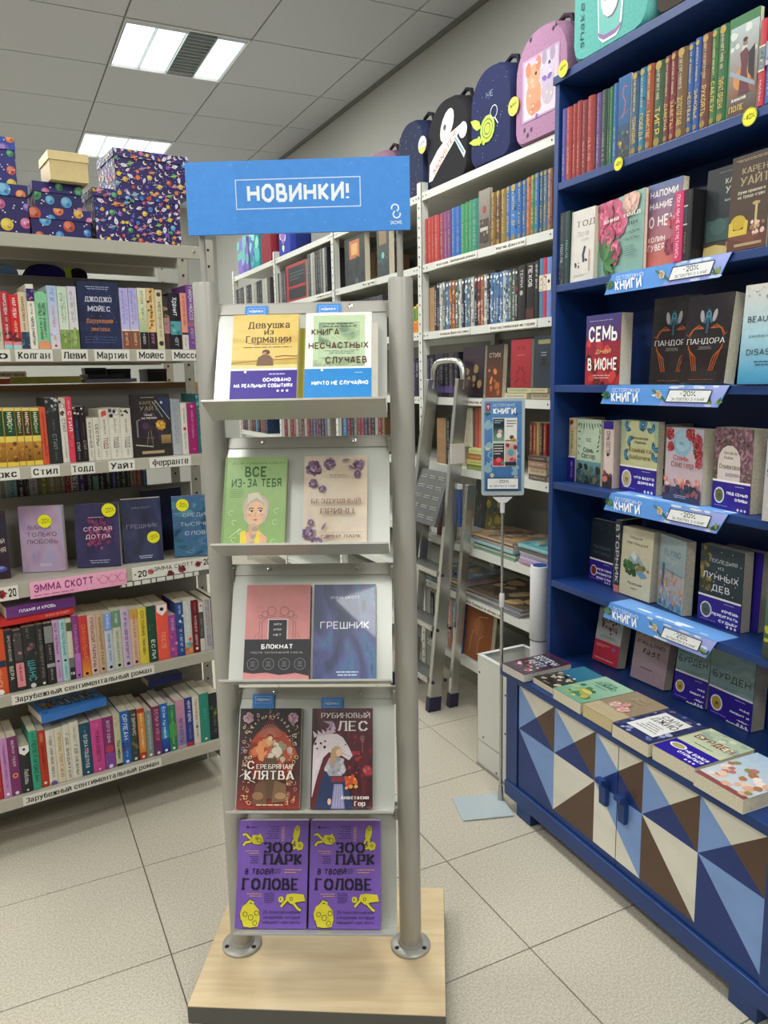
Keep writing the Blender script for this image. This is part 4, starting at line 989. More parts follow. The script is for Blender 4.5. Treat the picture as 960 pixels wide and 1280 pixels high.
# ================================================================== books: left grey bookcase
Wt = '#e8e4da'
G1 = 'books on the first book shelf of the grey bookcase'
def q2(c, v0=.1, v1=.92, sz=.42): return ('q', v0, v1, c, sz)
lav = [('r', 0, 1, '#c9c3e6', '#b9b2e2'), ('q', .4, .95, '#7a6cc0', .3, .35), ('q', .45, .9, '#8d80c8', .25, .7), ('r', 0, .3, '#8a4f30'), ('q', .06, .27, '#d9c0a8', .3), ('r', .3, .32, '#f0ead8')]
ogr = [('r', 0, 1, '#dfe0d4', '#c8dcc4'), ('q', .42, .92, '#6b8f70', .28, .4), ('q', .42, .85, '#8aa88c', .2, .68), ('r', 0, .31, '#7c9646'), ('b', 0, .33, ['#6b8a3c', '#94a85a'], 5), ('q', .08, .3, '#c9d6a0', .25)]
def gable(t, seed=0): pass
row(LB, 1.507, .018, -9, [
 (6, 365, '#cfc6b0', [q2('#8a7f66'), ('b', .0, .3, ['#a9c3a0', '#88b090'], 5)], 'worn beige spine with a mossy foot'),
 (17, 365, '#b8323a', [('r', 0, .07, '#9ad0d0'), ('r', .07, .13, '#e08a90'), ('t', 'МАРСЕЛЕМ', .6, .96, '#f2e8e4', .34), ('q', .16, .55, '#f2dede', .28), ('b', .14, .3, ['#5a2a34', '#3c2a3c'], 5)], 'darker red spine with a cyan foot'),
 (28.5, 369, '#d8262c', [('r', 0, .07, '#a9d6d6'), ('r', .07, .13, '#e08a90'), ('t', 'МАР ЛЕВИ', .58, .94, '#f6efe8', .36), ('q', .16, .52, '#f6d8a8', .28), ('b', .14, .28, ['#5a2a34', '#3c2a3c'], 5)], 'bright red spine with a cyan foot'),
 (39, 366, '#dcc6a6', [('t', 'МАРСЕЛЕН', .5, .92, '#6a4a34', .3), ('r', 0, .3, '#2f4258'), ('b', .0, .3, ['#42586e', '#24364c', '#6a7f92'], 7), ('q', .32, .48, '#8a6f54', .2)], 'beige spine with a stormy dark blue foot'),
 (49, 356, '#ece6d6', [('r', .74, .93, '#26215a'), ('b', .76, .92, ['#6a4a9c', '#d06a8a', '#3c3488'], 8, .2), ('t', 'ЧАРЛЬЗ МАРТИН', .06, .5, '#3a3a40', .34), ('q', .52, .7, '#7a7670', .22)], 'tall white spine with a night-blue picture'),
 (64.5, 365, '#8ccb9c', [('r', .9, 1, '#4f8a56'), ('e', .5, .88, .6, '#8ccb9c'), ('t', 'ЧАРЛЬЗ', .58, .8, '#23402c', .26, .34), ('t', 'МАРТИН', .58, .8, '#23402c', .26, .66), ('q', .16, .54, '#3c6a4a', .2, .35), ('q', .16, .54, '#3c6a4a', .2, .65), ('e', .5, .02, .6, '#e8936a'), ('r', 0, .06, '#dca070')], 'mint green spine with an orange foot'),
 (77, 358, '#cbd6e6', [('r', 0, 1, '#e2d3d6', '#a9c1e2'), ('q', .72, .95, '#5a86c4', .36), ('q', .12, .68, '#c07a80', .26), ('e', .5, .05, .14, '#8a3a44'), ('b', .14, .34, ['#a9b8dc', '#d0d6ec'], 6)], 'pale blue and pink watercolour spine'),
 (89.5, 359, '#dfe0d4', ogr, 'white spine fading into an olive field'),
 (101, 359, '#e0dcda', [('r', 0, 1, '#e0dcda', '#d8d0dc')]+ogr[1:], 'pale lilac spine fading into an olive field'),
], 'from picture edge, grey case top row', G1)
# the night-blue face-out book
def loc_plane(M, a, b):
    """where the pixel's ray meets the plane y=0 of M, in M's x,z"""
    Mi = M.inverted(); o = Mi @ CO; r = Mi.to_3x3() @ ray(a, b); t = -o.y/r.y; p = o+r*t; return p.x, p.z
def proj(P):
    v = P-CO; k = v.dot(VF); return 480+CF*v.dot(VR)/k, 640-CF*v.dot(VU)/k
def onz(a, b, z):
    r = ray(a, b); return CO+r*((z-CH)/r.z)
def stand(z, BL, edge, label, group, front, t, BR=None, w=.13, h=None, yaw=None, fr=None, cc='#444444', d=0, s=None, tilt=None, **kw):
    """a book standing face-out: BL, BR lower corners of its cover in the photo, edge a pixel on its left edge (the top corner if h is None)"""
    if BL[1] is None:
        ss = fr.s_at(BL[0], z, d); P = fr.pt(ss, d, z)
    else: P = onz(BL[0], BL[1], z)
    if BR is not None and yaw is None:
        Q = onz(BR[0], BR[1], z); u = (Q-P); w = u.length; u.normalize()
    else:
        a = fr.ang+(yaw or 0); u = Vector((math.cos(a), math.sin(a), 0))
    n = Vector((-u.y, u.x, 0))
    if tilt is None:
        r = ray(*edge); A = Matrix(((n.x, n.y, n.z), (0, 0, 1), (u.x, u.y, u.z))).transposed()
        # P + a n + b z  lies on the ray: solve a,b,t with  a n + b z - t r = CO - P
        A = Matrix(((n.x, 0, -r.x), (n.y, 0, -r.y), (0, 1, -r.z))); sol = A.inverted() @ (CO-P)
        ta = math.atan2(sol[0], sol[1]); hh = math.hypot(sol[0], sol[1])
    else: ta = tilt; hh = h
    ta = max(-.02, min(ta, .5)); H = h or hh
    if (P-BB.O).dot(BB.n) > -.05 and P.x > 1.4 and P.y < 1.97 and fr is not RK:     # leaning books end at the back panel of the blue case
        dp = max((P-BB.O).dot(BB.n), (P+u*w-BB.O).dot(BB.n)); t = min(t, max(.012, .19-dp)); ta = max(0, min(ta, math.asin(max(0, min(.9, (.196-dp-t)/H)))))
    M = Matrix.Translation(P+Vector((0, 0, t*math.sin(max(ta, 0))))) @ Matrix.Rotation(math.atan2(u.y, u.x), 4, 'Z') @ Matrix.Rotation(-ta, 4, 'X')
    F = front(w, H) if callable(front) else front
    return book(M, w, H, t, cc, label, group, front=F, **kw)

def nebula(d, cols, seed, n=60, r0=.03, r1=.12, el=2.2, rot=.6, box=(0, 1, 0, 1)):
    return d.blobs(box[0], box[1], box[2], box[3], n, cols, r0, r1, seed, sides=9, el=el, rot=rot)
def c_jojo(w, h):
    d = D(w, h); d.art = 'night_blue'
    d.lines(.2, .8, .88, .94, 2, '#b8b4c8', 2, 'c'); d.text('ДЖОДЖО', .5, .74, .07, '#c9c6d6', wu=.66, bold=.03, serif=True); d.text('МОЙЕС', .5, .6, .07, '#c9c6d6', wu=.56, bold=.03, serif=True)
    d.text('Дарующий', .5, .42, .06, '#c07a44', wu=.66, bold=.02, serif=True); d.text('звезды', .5, .3, .055, '#c07a44', wu=.46, bold=.02, serif=True)
    R = random.Random(2)
    for k in range(40): d.ell(R.random()*.9+.05, R.random()*.9+.05, R.uniform(.003, .009), R.choice(['#8a90c0', '#c07a6a', '#d8d8e8']), n=5)
    d.lines(.1, .9, .08, .2, 3, '#4a5c88', 4); return d
stand(1.507, (102, None), None, 'night-blue cover-out book with white and orange lettering on the grey bookcase top row', G1, c_jojo, .03, fr=LB, d=.02, w=LB.s_at(153, 1.507, .02)-LB.s_at(102.5, 1.507, .02), h=.195, tilt=0, cc='#1c1f3c')
row(LB, 1.507, .018, 154, [
 (165, 361, '#c9c3e6', lav, 'lavender spine with a brown foot'),
 (176, 361, '#c9c3e6', lav, 'lavender spine with a brown foot'),
 (187, 361, '#e2dfc8', [('r', 0, 1, '#8fae74', '#ebe3c8'), ('q', .45, .95, '#7a8a60', .3), ('b', .5, .95, ['#e8d890', '#cfe0c0'], 6), ('r', 0, .28, '#1e1a20'), ('q', .06, .26, '#c8c4c8', .3)], 'cream and leaf-green spine with a black foot'),
 (198, 361, '#e8c98c', [('b', .3, 1, ['#d05a3c', '#c83a2c', '#3a3028', '#b8a84a'], 14, .14), ('q', .35, .9, '#7a4a2c', .28), ('r', 0, .28, '#241a20'), ('q', .06, .26, '#c07a9c', .3)], 'honey spine with red berries and a black foot'),
 (207, 363, '#d9cfa8', [('t', 'МЕСТО', .5, .8, '#6a6248', .34), ('e', .5, .92, .3, '#4a4636'), ('q', .2, .48, '#8a8060', .28), ('e', .5, .1, .34, '#3a3630')], 'plain straw-coloured spine with dark roundels'),
 (215, 371, '#3a2a2c', [('r', .3, .6, '#b07a80'), ('b', .3, 1, ['#181418', '#8a7a40', '#c08a8c'], 9), ('q', .05, .28, '#8a3a44', .3)], 'dark brown and dusty rose spine'),
 (229, 367, '#1e1c24', [('t', 'Хранит', .6, .92, '#e8e8ec', .4), ('r', .26, .5, '#5aa0a4'), ('b', .26, .5, ['#3c7a84', '#80bcc0'], 4, .2), ('q', .05, .22, '#b8b8c0', .3)], 'black spine with a teal picture band'),
 (237, 367, '#ea9a84', [('q', .4, .95, '#b85a4c', .34), ('r', 0, .26, '#d8d2cc'), ('r', .26, .3, '#3a3436'), ('q', .04, .22, '#8a8480', .28)], 'salmon spine with a pale grey foot'),
 (246.5, 357, '#7c4a96', [('t', 'ГИЙОМ МЮССО', .46, .97, '#e8dcea', .42), ('r', .36, .46, '#c06a5c', '#6a5a94'), ('q', .06, .34, '#cdbcd8', .36)], 'tall violet spine with white capitals'),
 (249.5, 374, '#17151a', [], 'thin black spine against the shelf post'),
], 'after the night-blue cover, top row', G1)

G2 = 'books on the second book shelf of the grey bookcase'
def yel(c1='#23482c', c2='#8a5a1c'):
    return [('r', 0, 1, '#e8c84e', '#e6d070'), ('r', .52, .95, c1), ('t', 'МАРКС', .7, .93, '#f2ead0', .4), ('q', .55, .7, '#b8d0b0', .3), ('r', .08, .42, c2, '#c08a3c'), ('b', .1, .4, ['#a86a24', '#6a4418', '#c8963c'], 6, .25)]
row(LB, 1.174, .018, -6, [
 (10, 510, '#e8c84e', yel(), 'yellow spine with green panel'),
 (25, 510, '#e8c84e', yel(), 'wide yellow spine with a green title panel'),
 (34, 510, '#e8c84e', yel('#3c3a20', '#8a4a1c'), 'narrow yellow spine with an olive title panel'),
 (44, 510, '#e8c84e', yel('#4a2c14', '#7a4a14'), 'yellow spine with a brown title panel'),
 (55, 510, '#e8c84e', yel('#2a4a1c', '#8a5c1c'), 'last yellow spine with a green panel'),
 (63, 509, '#d8583c', [q2('#8a2c20', .1, .9, .3), ('b', .1, .5, ['#a83a24', '#c84a30'], 7, .2)], 'vermilion spine'),
 (80, 497, '#2c2e2e', [('b', .78, 1, ['#8a8a88', '#5a5c5c', '#c8c8c4', '#3c3e3e'], 16, .14), ('t', 'СТИЛ', .22, .45, '#8a8a86', .28), ('q', .5, .68, '#6a6c6a', .16), ('q', .04, .18, '#6a6c6a', .14)], 'thick charcoal spine with pale flowers at its head'),
 (88.5, 497, '#ddd8cc', [('r', .84, 1, '#c8b8a8'), ('b', .72, 1, ['#7a4a34', '#c89a7c', '#2c2426', '#e8dcd0'], 10, .3), ('t', 'СТИЛ', .48, .68, '#7a7670', .5), ('q', .06, .42, '#a8a49a', .24)], 'white spine with a portrait at its head'),
 (96, 496, '#e0425c', [('t', 'СТИЛ', .48, .78, '#f6dfe0', .52), ('q', .8, .95, '#f2c0c8', .3), ('b', .2, .4, ['#e8a03c', '#8a9a3c', '#c83050'], 7, .25)], 'rose-pink spine with white capitals'),
 (104, 509, '#201c22', [('b', .8, 1, ['#d8d4d0', '#7a3a3c', '#1c1820'], 10, .22), ('q', .4, .75, '#4a5a9c', .3), ('t', 'СТИЛ', .2, .36, '#c8c4bc', .42), ('q', .04, .18, '#8a8680', .24)], 'black spine with white blossom head and blue print'),
 (112, 508, '#241a1a', [('b', .8, 1, ['#e0dcd8', '#4a3c3c', '#1c1416'], 10, .22), ('t', 'СТИЛ', .22, .38, '#a89c90', .42), ('q', .04, .18, '#6a5c54', .24), ('q', .45, .72, '#6a544c', .22)], 'brown-black spine with white blossom head'),
 (120, 522.5, '#dcd6c8', [('t', 'КАЗНАЧЕЙ', .3, .9, '#6a665c', .36), ('q', .04, .24, '#a8a290', .3)], 'short off-white spine with spaced grey capitals'),
 (128.5, 522, '#dcd6c8', [('t', 'СЕСТРЫ', .35, .85, '#5c5850', .4), ('q', .04, .28, '#a8a290', .3)], 'short off-white spine with grey capitals'),
 (140, 511.5, '#ded8ca', [('e', .5, .92, .3, '#c84a34'), ('b', .86, .98, ['#d8583c', '#a83424'], 4, .2), ('t', 'ТОДД', .22, .44, '#9a5c54', .46), ('q', .5, .8, '#aaa498', .2), ('q', .04, .18, '#aaa498', .2)], 'ivory spine with a red flower at its head'),
 (154, 510, '#ded8ca', [('r', .86, .99, '#c8c0b4'), ('b', .84, .99, ['#28242a', '#4a3c50', '#e8e4dc'], 7, .2), ('t', 'ТОДД', .22, .44, '#7a7670', .4), ('q', .5, .8, '#b0aa9e', .16), ('q', .04, .18, '#b0aa9e', .16)], 'ivory spine with a black-and-white picture'),
 (167.8, 510.5, '#ded8ca', [('b', .86, .98, ['#6a6c5c', '#8a8c7c', '#3c3c34'], 6, .14), ('t', 'ТОДД', .22, .44, '#7a7670', .4), ('q', .5, .8, '#b0aa9e', .16), ('q', .04, .18, '#b0aa9e', .16)], 'ivory spine with grey twigs at its head'),
], 'from picture edge, grey case second row', G2)
def c_white(w, h):
    d = D(w, h); d.rect(0, 1, 0, 1, '#2c2226', '#241c20'); d.rect(.08, .7, .3, .62, '#2a1c2c'); d.blobs(.3, .9, .2, .7, 14, ['#3a2640', '#35282c', '#4a3450'], .05, .12, 4)
    d.poly([(.68, .94), (.98, .94), (.98, .6)], '#263056'); d.ell(.78, .86, .035, '#b8bce0'); d.line([(.62, .9), (.98, .58)], .02, '#9fb0b4'); d.line([(.55, .88), (.8, .62)], .03, '#6f8688')
    d.lines(.25, .6, .93, .96, 1, '#b0a898', 2, 'c'); d.text('КАРЕН', .42, .86, .05, '#8c7c5c', wu=.42, bold=.01, serif=True); d.text('УАЙТ', .44, .77, .065, '#8c7c5c', wu=.46, bold=.01, serif=True)
    d.text('Танцы', .42, .67, .028, '#dcd4c4', wu=.2, bold=.03, serif=True); d.text('на Мулен', .44, .62, .028, '#dcd4c4', wu=.4, bold=.03, serif=True)
    d.flower(.72, .5, .14, ['#d89a2c', '#e8b848'], core='#b87820'); d.rect(.72, .98, .2, .34, '#7a6238', '#a89058')
    d.line([(.12, .32), (.12, .58), (.2, .6)], .04, '#7a8078'); d.line([(.05, .2), (.5, .16)], .03, '#b8b4a8'); d.line([(.4, .4), (.34, .18)], .015, '#8a7a58'); d.line([(.46, .42), (.5, .18)], .015, '#8a7a58'); d.line([(.34, .3), (.54, .3)], .015, '#8a7a58')
    d.rect(0, 1, 0, .14, '#2a221e'); d.rect(.2, .78, .05, .095, '#b09c78'); return d
w_ = LB.s_at(216, 1.174, .02)-LB.s_at(168.5, 1.174, .02)
stand(1.174, (168.5, None), None, 'dark brown cover-out book with a yellow flower on the grey bookcase second row', G2, c_white, .022, fr=LB, d=.018, w=w_, h=.196, tilt=0, cc='#2c2226', gloss=True)
row(LB, 1.174, .018, 217, [
 (229, 499, '#a9adb2', [('r', 0, 1, '#b8bcbe', '#9ea2aa'), ('q', .2, .95, '#7a8090', .2, .4), ('q', .2, .95, '#8a8e9c', .18, .65)], 'silver-grey spine'),
 (237, 504, '#dfdacc', [('e', .5, .5, .24, '#b83040'), ('q', .1, .42, '#a09a8c', .22), ('q', .6, .9, '#a09a8c', .22)], 'white spine with one red dot'),
 (249, 503.5, '#a3246c', [('q', .3, .85, '#d890b8', .22), ('e', .5, .93, .14, '#d890b8'), ('q', .04, .1, '#d890b8', .3)], 'magenta spine'),
 (257.5, 492, '#2c6a6c', [('b', .8, 1, ['#6aa8b0', '#3c8090', '#244c50'], 8, .3), ('q', .1, .42, '#8fc8b8', .34), ('q', .6, .76, '#b8c864', .4), ('q', .45, .55, '#8fc8b8', .3)], 'tall teal spine against the shelf post'),
], 'after the flower cover, second row', G2)

# third shelf: covers facing out
G3 = 'cover-out books on the third shelf of the grey bookcase'
def swirl(d, bg0, bg1, cols, seed, n=46): d.rect(0, 1, 0, 1, bg0, bg1); return nebula(d, cols, seed, n, .03, .16, 2.6, .7)
def c_left(w, h):
    d = D(w, h); d.rect(0, 1, 0, 1, '#34222c', '#2c2238'); nebula(d, ['#3c2844', '#4a2c34', '#2a2034'], 3, 20); d.text('КАЖДЫЙ', .55, .55, .06, '#d8cfc0', wu=.7); d.text('МЕНЯ', .66, .42, .07, '#d8c8a8', wu=.5); d.ell(.7, .14, .2, '#4a4c9c', rv=.1); d.ell(.7, .16, .12, '#8a8cd0', rv=.05); return d
def c_love(w, h):
    d = D(w, h); d.art = 'marbled_lilac'
    for t, u, v, ww in (('ВЫБИРАЯ', .45, .68, .52), ('ТОЛЬКО', .5, .57, .68), ('ЛЮБОВЬ', .5, .46, .72)): d.text(t, u, v, .062, '#5c4258', wu=ww, bold=.0)
    d.lines(.35, .75, .08, .13, 2, '#e8e4f0', 3, 'c'); d.sticker(.59, .77, .165, '-20%'); return d
def c_dotla(w, h):
    d = D(w, h); d.art = 'marbled_indigo'; R = random.Random(4)
    for k in range(150):
        a = R.uniform(0, 6.28); r = R.uniform(0, .36)*R.uniform(.5, 1); d.ell(.5+r*math.cos(a), .55+r*1.15*math.sin(a)*w/h*1.2, R.uniform(.02, .06), R.choice(['#7c3a64', '#8c446c', '#743462', '#9c5070', '#5c2f5c']), n=8)
    d.text('СГОРАЯ', .52, .6, .06, '#e0c8d8', wu=.64, bold=.01); d.text('ДОТЛА', .52, .48, .062, '#e0c8d8', wu=.58, bold=.01); d.lines(.25, .7, .77, .8, 1, '#c8a8c8', 3, 'c'); d.lines(.2, .85, .05, .12, 2, '#b8b4cc', 3, 'c'); d.sticker(.79, .89, .165, '-20%'); return d
def c_sin(w, h, st=True):
    d = D(w, h); d.art = 'marbled_slate' if st else 'marbled_blue'
    d.text('ЭММА СКОТТ', .5, .86, .026, '#b8bcd0' if not st else '#8a8ea8', wu=.48, bold=0); d.text('ГРЕШНИК', .5, .57, .062 if st else .07, '#e2e4ee' if not st else '#8c88a4', wu=.78, bold=.005)
    d.lines(.3, .8, .05, .11, 2, '#d8dcec', 3, 'c')
    if st: d.sticker(.77, .38, .165, '-20%', rot=20)
    return d
def c_words(w, h):
    d = D(w, h); d.art = 'marbled_teal'
    for t, v, ww in (('СРЕДИ', .68, .58), ('ТЫСЯЧИ', .53, .72), ('СЛОВ', .38, .52)): d.text(t, .55, v, .06, '#b8c8d4', wu=ww, bold=.0)
    d.sticker(.27, .85, .165, '-20%', rot=-12); return d
stand(.836, (-27, 728), (-30, 636), 'dark purple cover-out book cut by the picture edge, grey bookcase third shelf', G3, c_left, .02, BR=(14.6, 723), cc='#2c2238', h=.2, tilt=.12)
stand(.836, (29, 716.6), (22, 634.5), 'lilac and pink marbled cover-out book with a yellow -20% sticker over its title', G3, c_love, .022, BR=(83, 714), cc='#b49ab4', gloss=True)
stand(.836, (97, 711), (92, 632), 'indigo cover-out book with a pink ink cloud and a yellow -20% sticker', G3, c_dotla, .022, BR=(152, 708), cc='#3c3a5c', gloss=True)
stand(.836, (156, 705), (150, 626), 'dark slate-blue cover-out book with its sticker low on the cover, grey bookcase', G3, c_sin, .022, BR=(205, 700), cc='#2a3050', gloss=True)
stand(.836, (219, 698), None, 'blue-green marbled cover-out book with a sticker in its upper corner', G3, c_words, .022, BR=(268, 694), h=.2, tilt=.1, cc='#34587c', gloss=True)
def c_plainnavy(w, h):
    d = D(w, h); d.rect(0, 1, 0, 1, '#1a2040', '#161a34'); d.text('СКОТТ', .4, .8, .05, '#2c3458', wu=.4); return d
stand(.836, (183, None), None, 'plain navy book hidden behind the slate-blue and blue-green covers', G3, c_plainnavy, .02, fr=LB, d=.16, w=.135, h=.212, tilt=.03, cc='#1a2040')

G4 = 'books on the fourth shelf of the grey bookcase'
def dots(v=.07, c='#1c1c20'): return ('e', .5, v, .2, c)
rows4 = [
 (12.5, 785, '#d8542c', [('r', .42, .52, '#28304c'), ('q', .6, .95, '#f0b080', .3), ('q', .1, .38, '#f0b080', .3), dots(.04, '#f4f0e8')], 'orange spine with a navy belt'),
 (23, 786, '#2a2a2c', [('t', 'ЭРОТИЧЕСКИЕ', .5, .92, '#c0b8a8', .3), ('t', 'ВЕРА', .2, .42, '#d8d0c0', .42)], 'black spine with spaced beige capitals'),
 (34, 786, '#303032', [('r', .5, .95, '#4a4446'), ('b', .6, .95, ['#7a5c64', '#a88088', '#3a3438'], 8, .25), ('r', .06, .46, '#e08a94'), ('t', 'НЕЖНАЯ', .16, .42, '#2c2226', .3)], 'grey and dusty pink spine'),
 (51.5, 781, '#2a2c2e', [('q', .78, .97, '#8a8e90', .18, .4), ('b', .55, .72, ['#8a5c60', '#5c4448', '#3c3438'], 8, .2), ('t', 'ШАНС', .12, .45, '#4aa0a0', .5), dots(.04, '#d8d8d4')], 'thick black spine with tall teal capitals'),
 (61, 779, '#2c2a2a', [q2('#8a8078', .1, .92, .34), dots(.04, '#e0dcd4')], 'black spine with grey vertical print'),
 (72, 777, '#262628', [('r', .68, .95, '#8a8a88'), ('r', .28, .34, '#9a9a98'), ('q', .38, .64, '#a8a49c', .24), ('q', .05, .25, '#a8a49c', .24)], 'black spine with two grey blocks'),
 (80, 774, '#c9a4cc', [('t', 'ВСЕ ПЕРВЫЕ', .45, .95, '#8c3c8c', .34), dots(.34), ('q', .06, .28, '#a86ab0', .3)], 'lilac spine with purple print'),
 (88.5, 773, '#a9cccc', [('t', 'ВСЕ ПОСЛЕДНИЕ', .42, .95, '#2c8c8c', .34), dots(.34), ('q', .06, .28, '#5aa8a8', .3)], 'pale aqua spine with teal print'),
 (95.5, 772, '#cfc8b4', [('r', 0, .2, '#1c2030'), ('r', .2, .36, '#6a6c70'), ('r', .8, .94, '#4a5c34'), ('h', '18', .1, '#e8e8ec', .5)], 'beige spine with a dark 18+ foot'),
 (104, 768, '#8a3c80', [('r', .0, .4, '#b06ab8'), ('t', 'СКАНДАЛЬНАЯ', .3, .86, '#c884c0', .4), dots(.05, '#2c1c30')], 'purple spine fading to orchid'),
 (115, 768, '#c83c3c', [('r', 0, .35, '#e8a02c', '#c83c3c'), ('t', 'СКАНДАЛЬНАЯ', .3, .86, '#e8843c', .4), dots(.05, '#2c1c20')], 'red spine fading to orange'),
 (125.5, 767, '#d8b8a8', [('t', 'ПЛОХОЙ ПАРЕНЬ', .12, .95, '#7a4c48', .36), dots()], 'pinkish beige spine with brown print'),
 (134.7, 766, '#c8a888', [('t', 'ХОРОШИЙ ПАР', .14, .95, '#8a6a54', .32), dots()], 'tan spine with brown print'),
 (145, 765, '#c4c8d4', [('r', .7, 1, '#7a9cd8'), ('t', 'КОНЕЦ', .74, .98, '#e8ecf4', .3), ('q', .14, .66, '#6a80b8', .28), dots()], 'pale blue spine with a bluer head'),
 (155.7, 762, '#c8cab4', [('r', .72, 1, '#6a9478'), ('q', .76, .97, '#dfe8d8', .26), ('q', .14, .66, '#7a9484', .28), dots()], 'sage green spine with a darker head'),
 (166.7, 760, '#c8b4cc', [('q', .14, .95, '#8458a0', .34), dots()], 'pale mauve spine with violet print'),
 (176.5, 760, '#d8b49c', [('r', .84, 1, '#d0a050'), ('t', 'КРАТКАЯ', .5, .9, '#c07a4c', .32), ('q', .12, .46, '#c08a7c', .26), dots()], 'peach spine with an ochre head'),
 (187.5, 758.5, '#e0c844', [('t', 'СОСТОЯНИЕ', .5, .95, '#7a6a24', .34), ('q', .1, .45, '#5c5428', .28)], 'canary yellow spine'),
 (199, 756, '#1e4a38', [('t', 'ЕСЛИ', .06, .4, '#d8e0d4', .36), ('b', .5, .66, ['#3c6a54', '#8aa894'], 3, .12)], 'bottle green spine with white capitals'),
 (214, 754, '#ee5a46', [('p', [(.08, 1), (.92, 1), (.92, .88), (.5, .8), (.08, .88)], '#ece8e2'), ('e', .5, .92, .16, '#2c2426'), ('t', 'ПОСЛЕ', .2, .5, '#f6a08c', .34)], 'thick coral spine with a white pennant'),
 (223.5, 767.6, '#9a4a9c', [('b', .06, .6, ['#e07a9c', '#c84a8c', '#e8a0b8', '#7a3a8c'], 12, .25), ('q', .62, .92, '#e0c0e0', .34)], 'short violet floral spine'),
 (232.8, 752, '#2a4a8c', [('b', .52, .75, ['#4aa0a8', '#e8e4dc', '#24346c'], 7, .25), ('q', .76, .95, '#b8c8e8', .3), ('q', .06, .5, '#c8d4ec', .34)], 'royal blue spine with a turquoise bouquet'),
 (242.7, 750, '#c9ccc8', [('r', .0, .12, '#e08a4c'), ('r', .12, .22, '#5ab0b8'), ('b', .06, .3, ['#e05a3c', '#e8a04c', '#4aa8c0'], 7, .25), ('q', .36, .9, '#e8ecec', .3)], 'pale grey spine with an orange and aqua foot'),
 (251.5, 749, '#6e1a20', [('q', .12, .7, '#e0b8b4', .32), dots(.08, '#f0e8e4'), ('q', .76, .95, '#a85a5c', .26)], 'wine-red spine'),
 (257.5, 752, '#4c4c4c', [('r', .8, 1, '#d8cfc8'), ('r', 0, .26, '#d0ccc4'), ('q', .3, .7, '#8a8a88', .4), ('e', .5, .93, .2, '#a83040')], 'narrow grey spine with white ends'),
 (267, 748, '#bcb8b8', [('q', .06, .98, '#6a6868', .2, .35), ('q', .06, .98, '#7a7878', .2, .65)], 'light grey spine with fine print'),
 (272.5, 745, '#2c2826', [q2('#8a8478')], 'dark spine against the shelf post'),
]
row(LB, .503, .012, -8, rows4, 'from picture edge, grey case fourth shelf', G4, width=.14)
G5 = 'books on the bottom shelf of the grey bookcase'
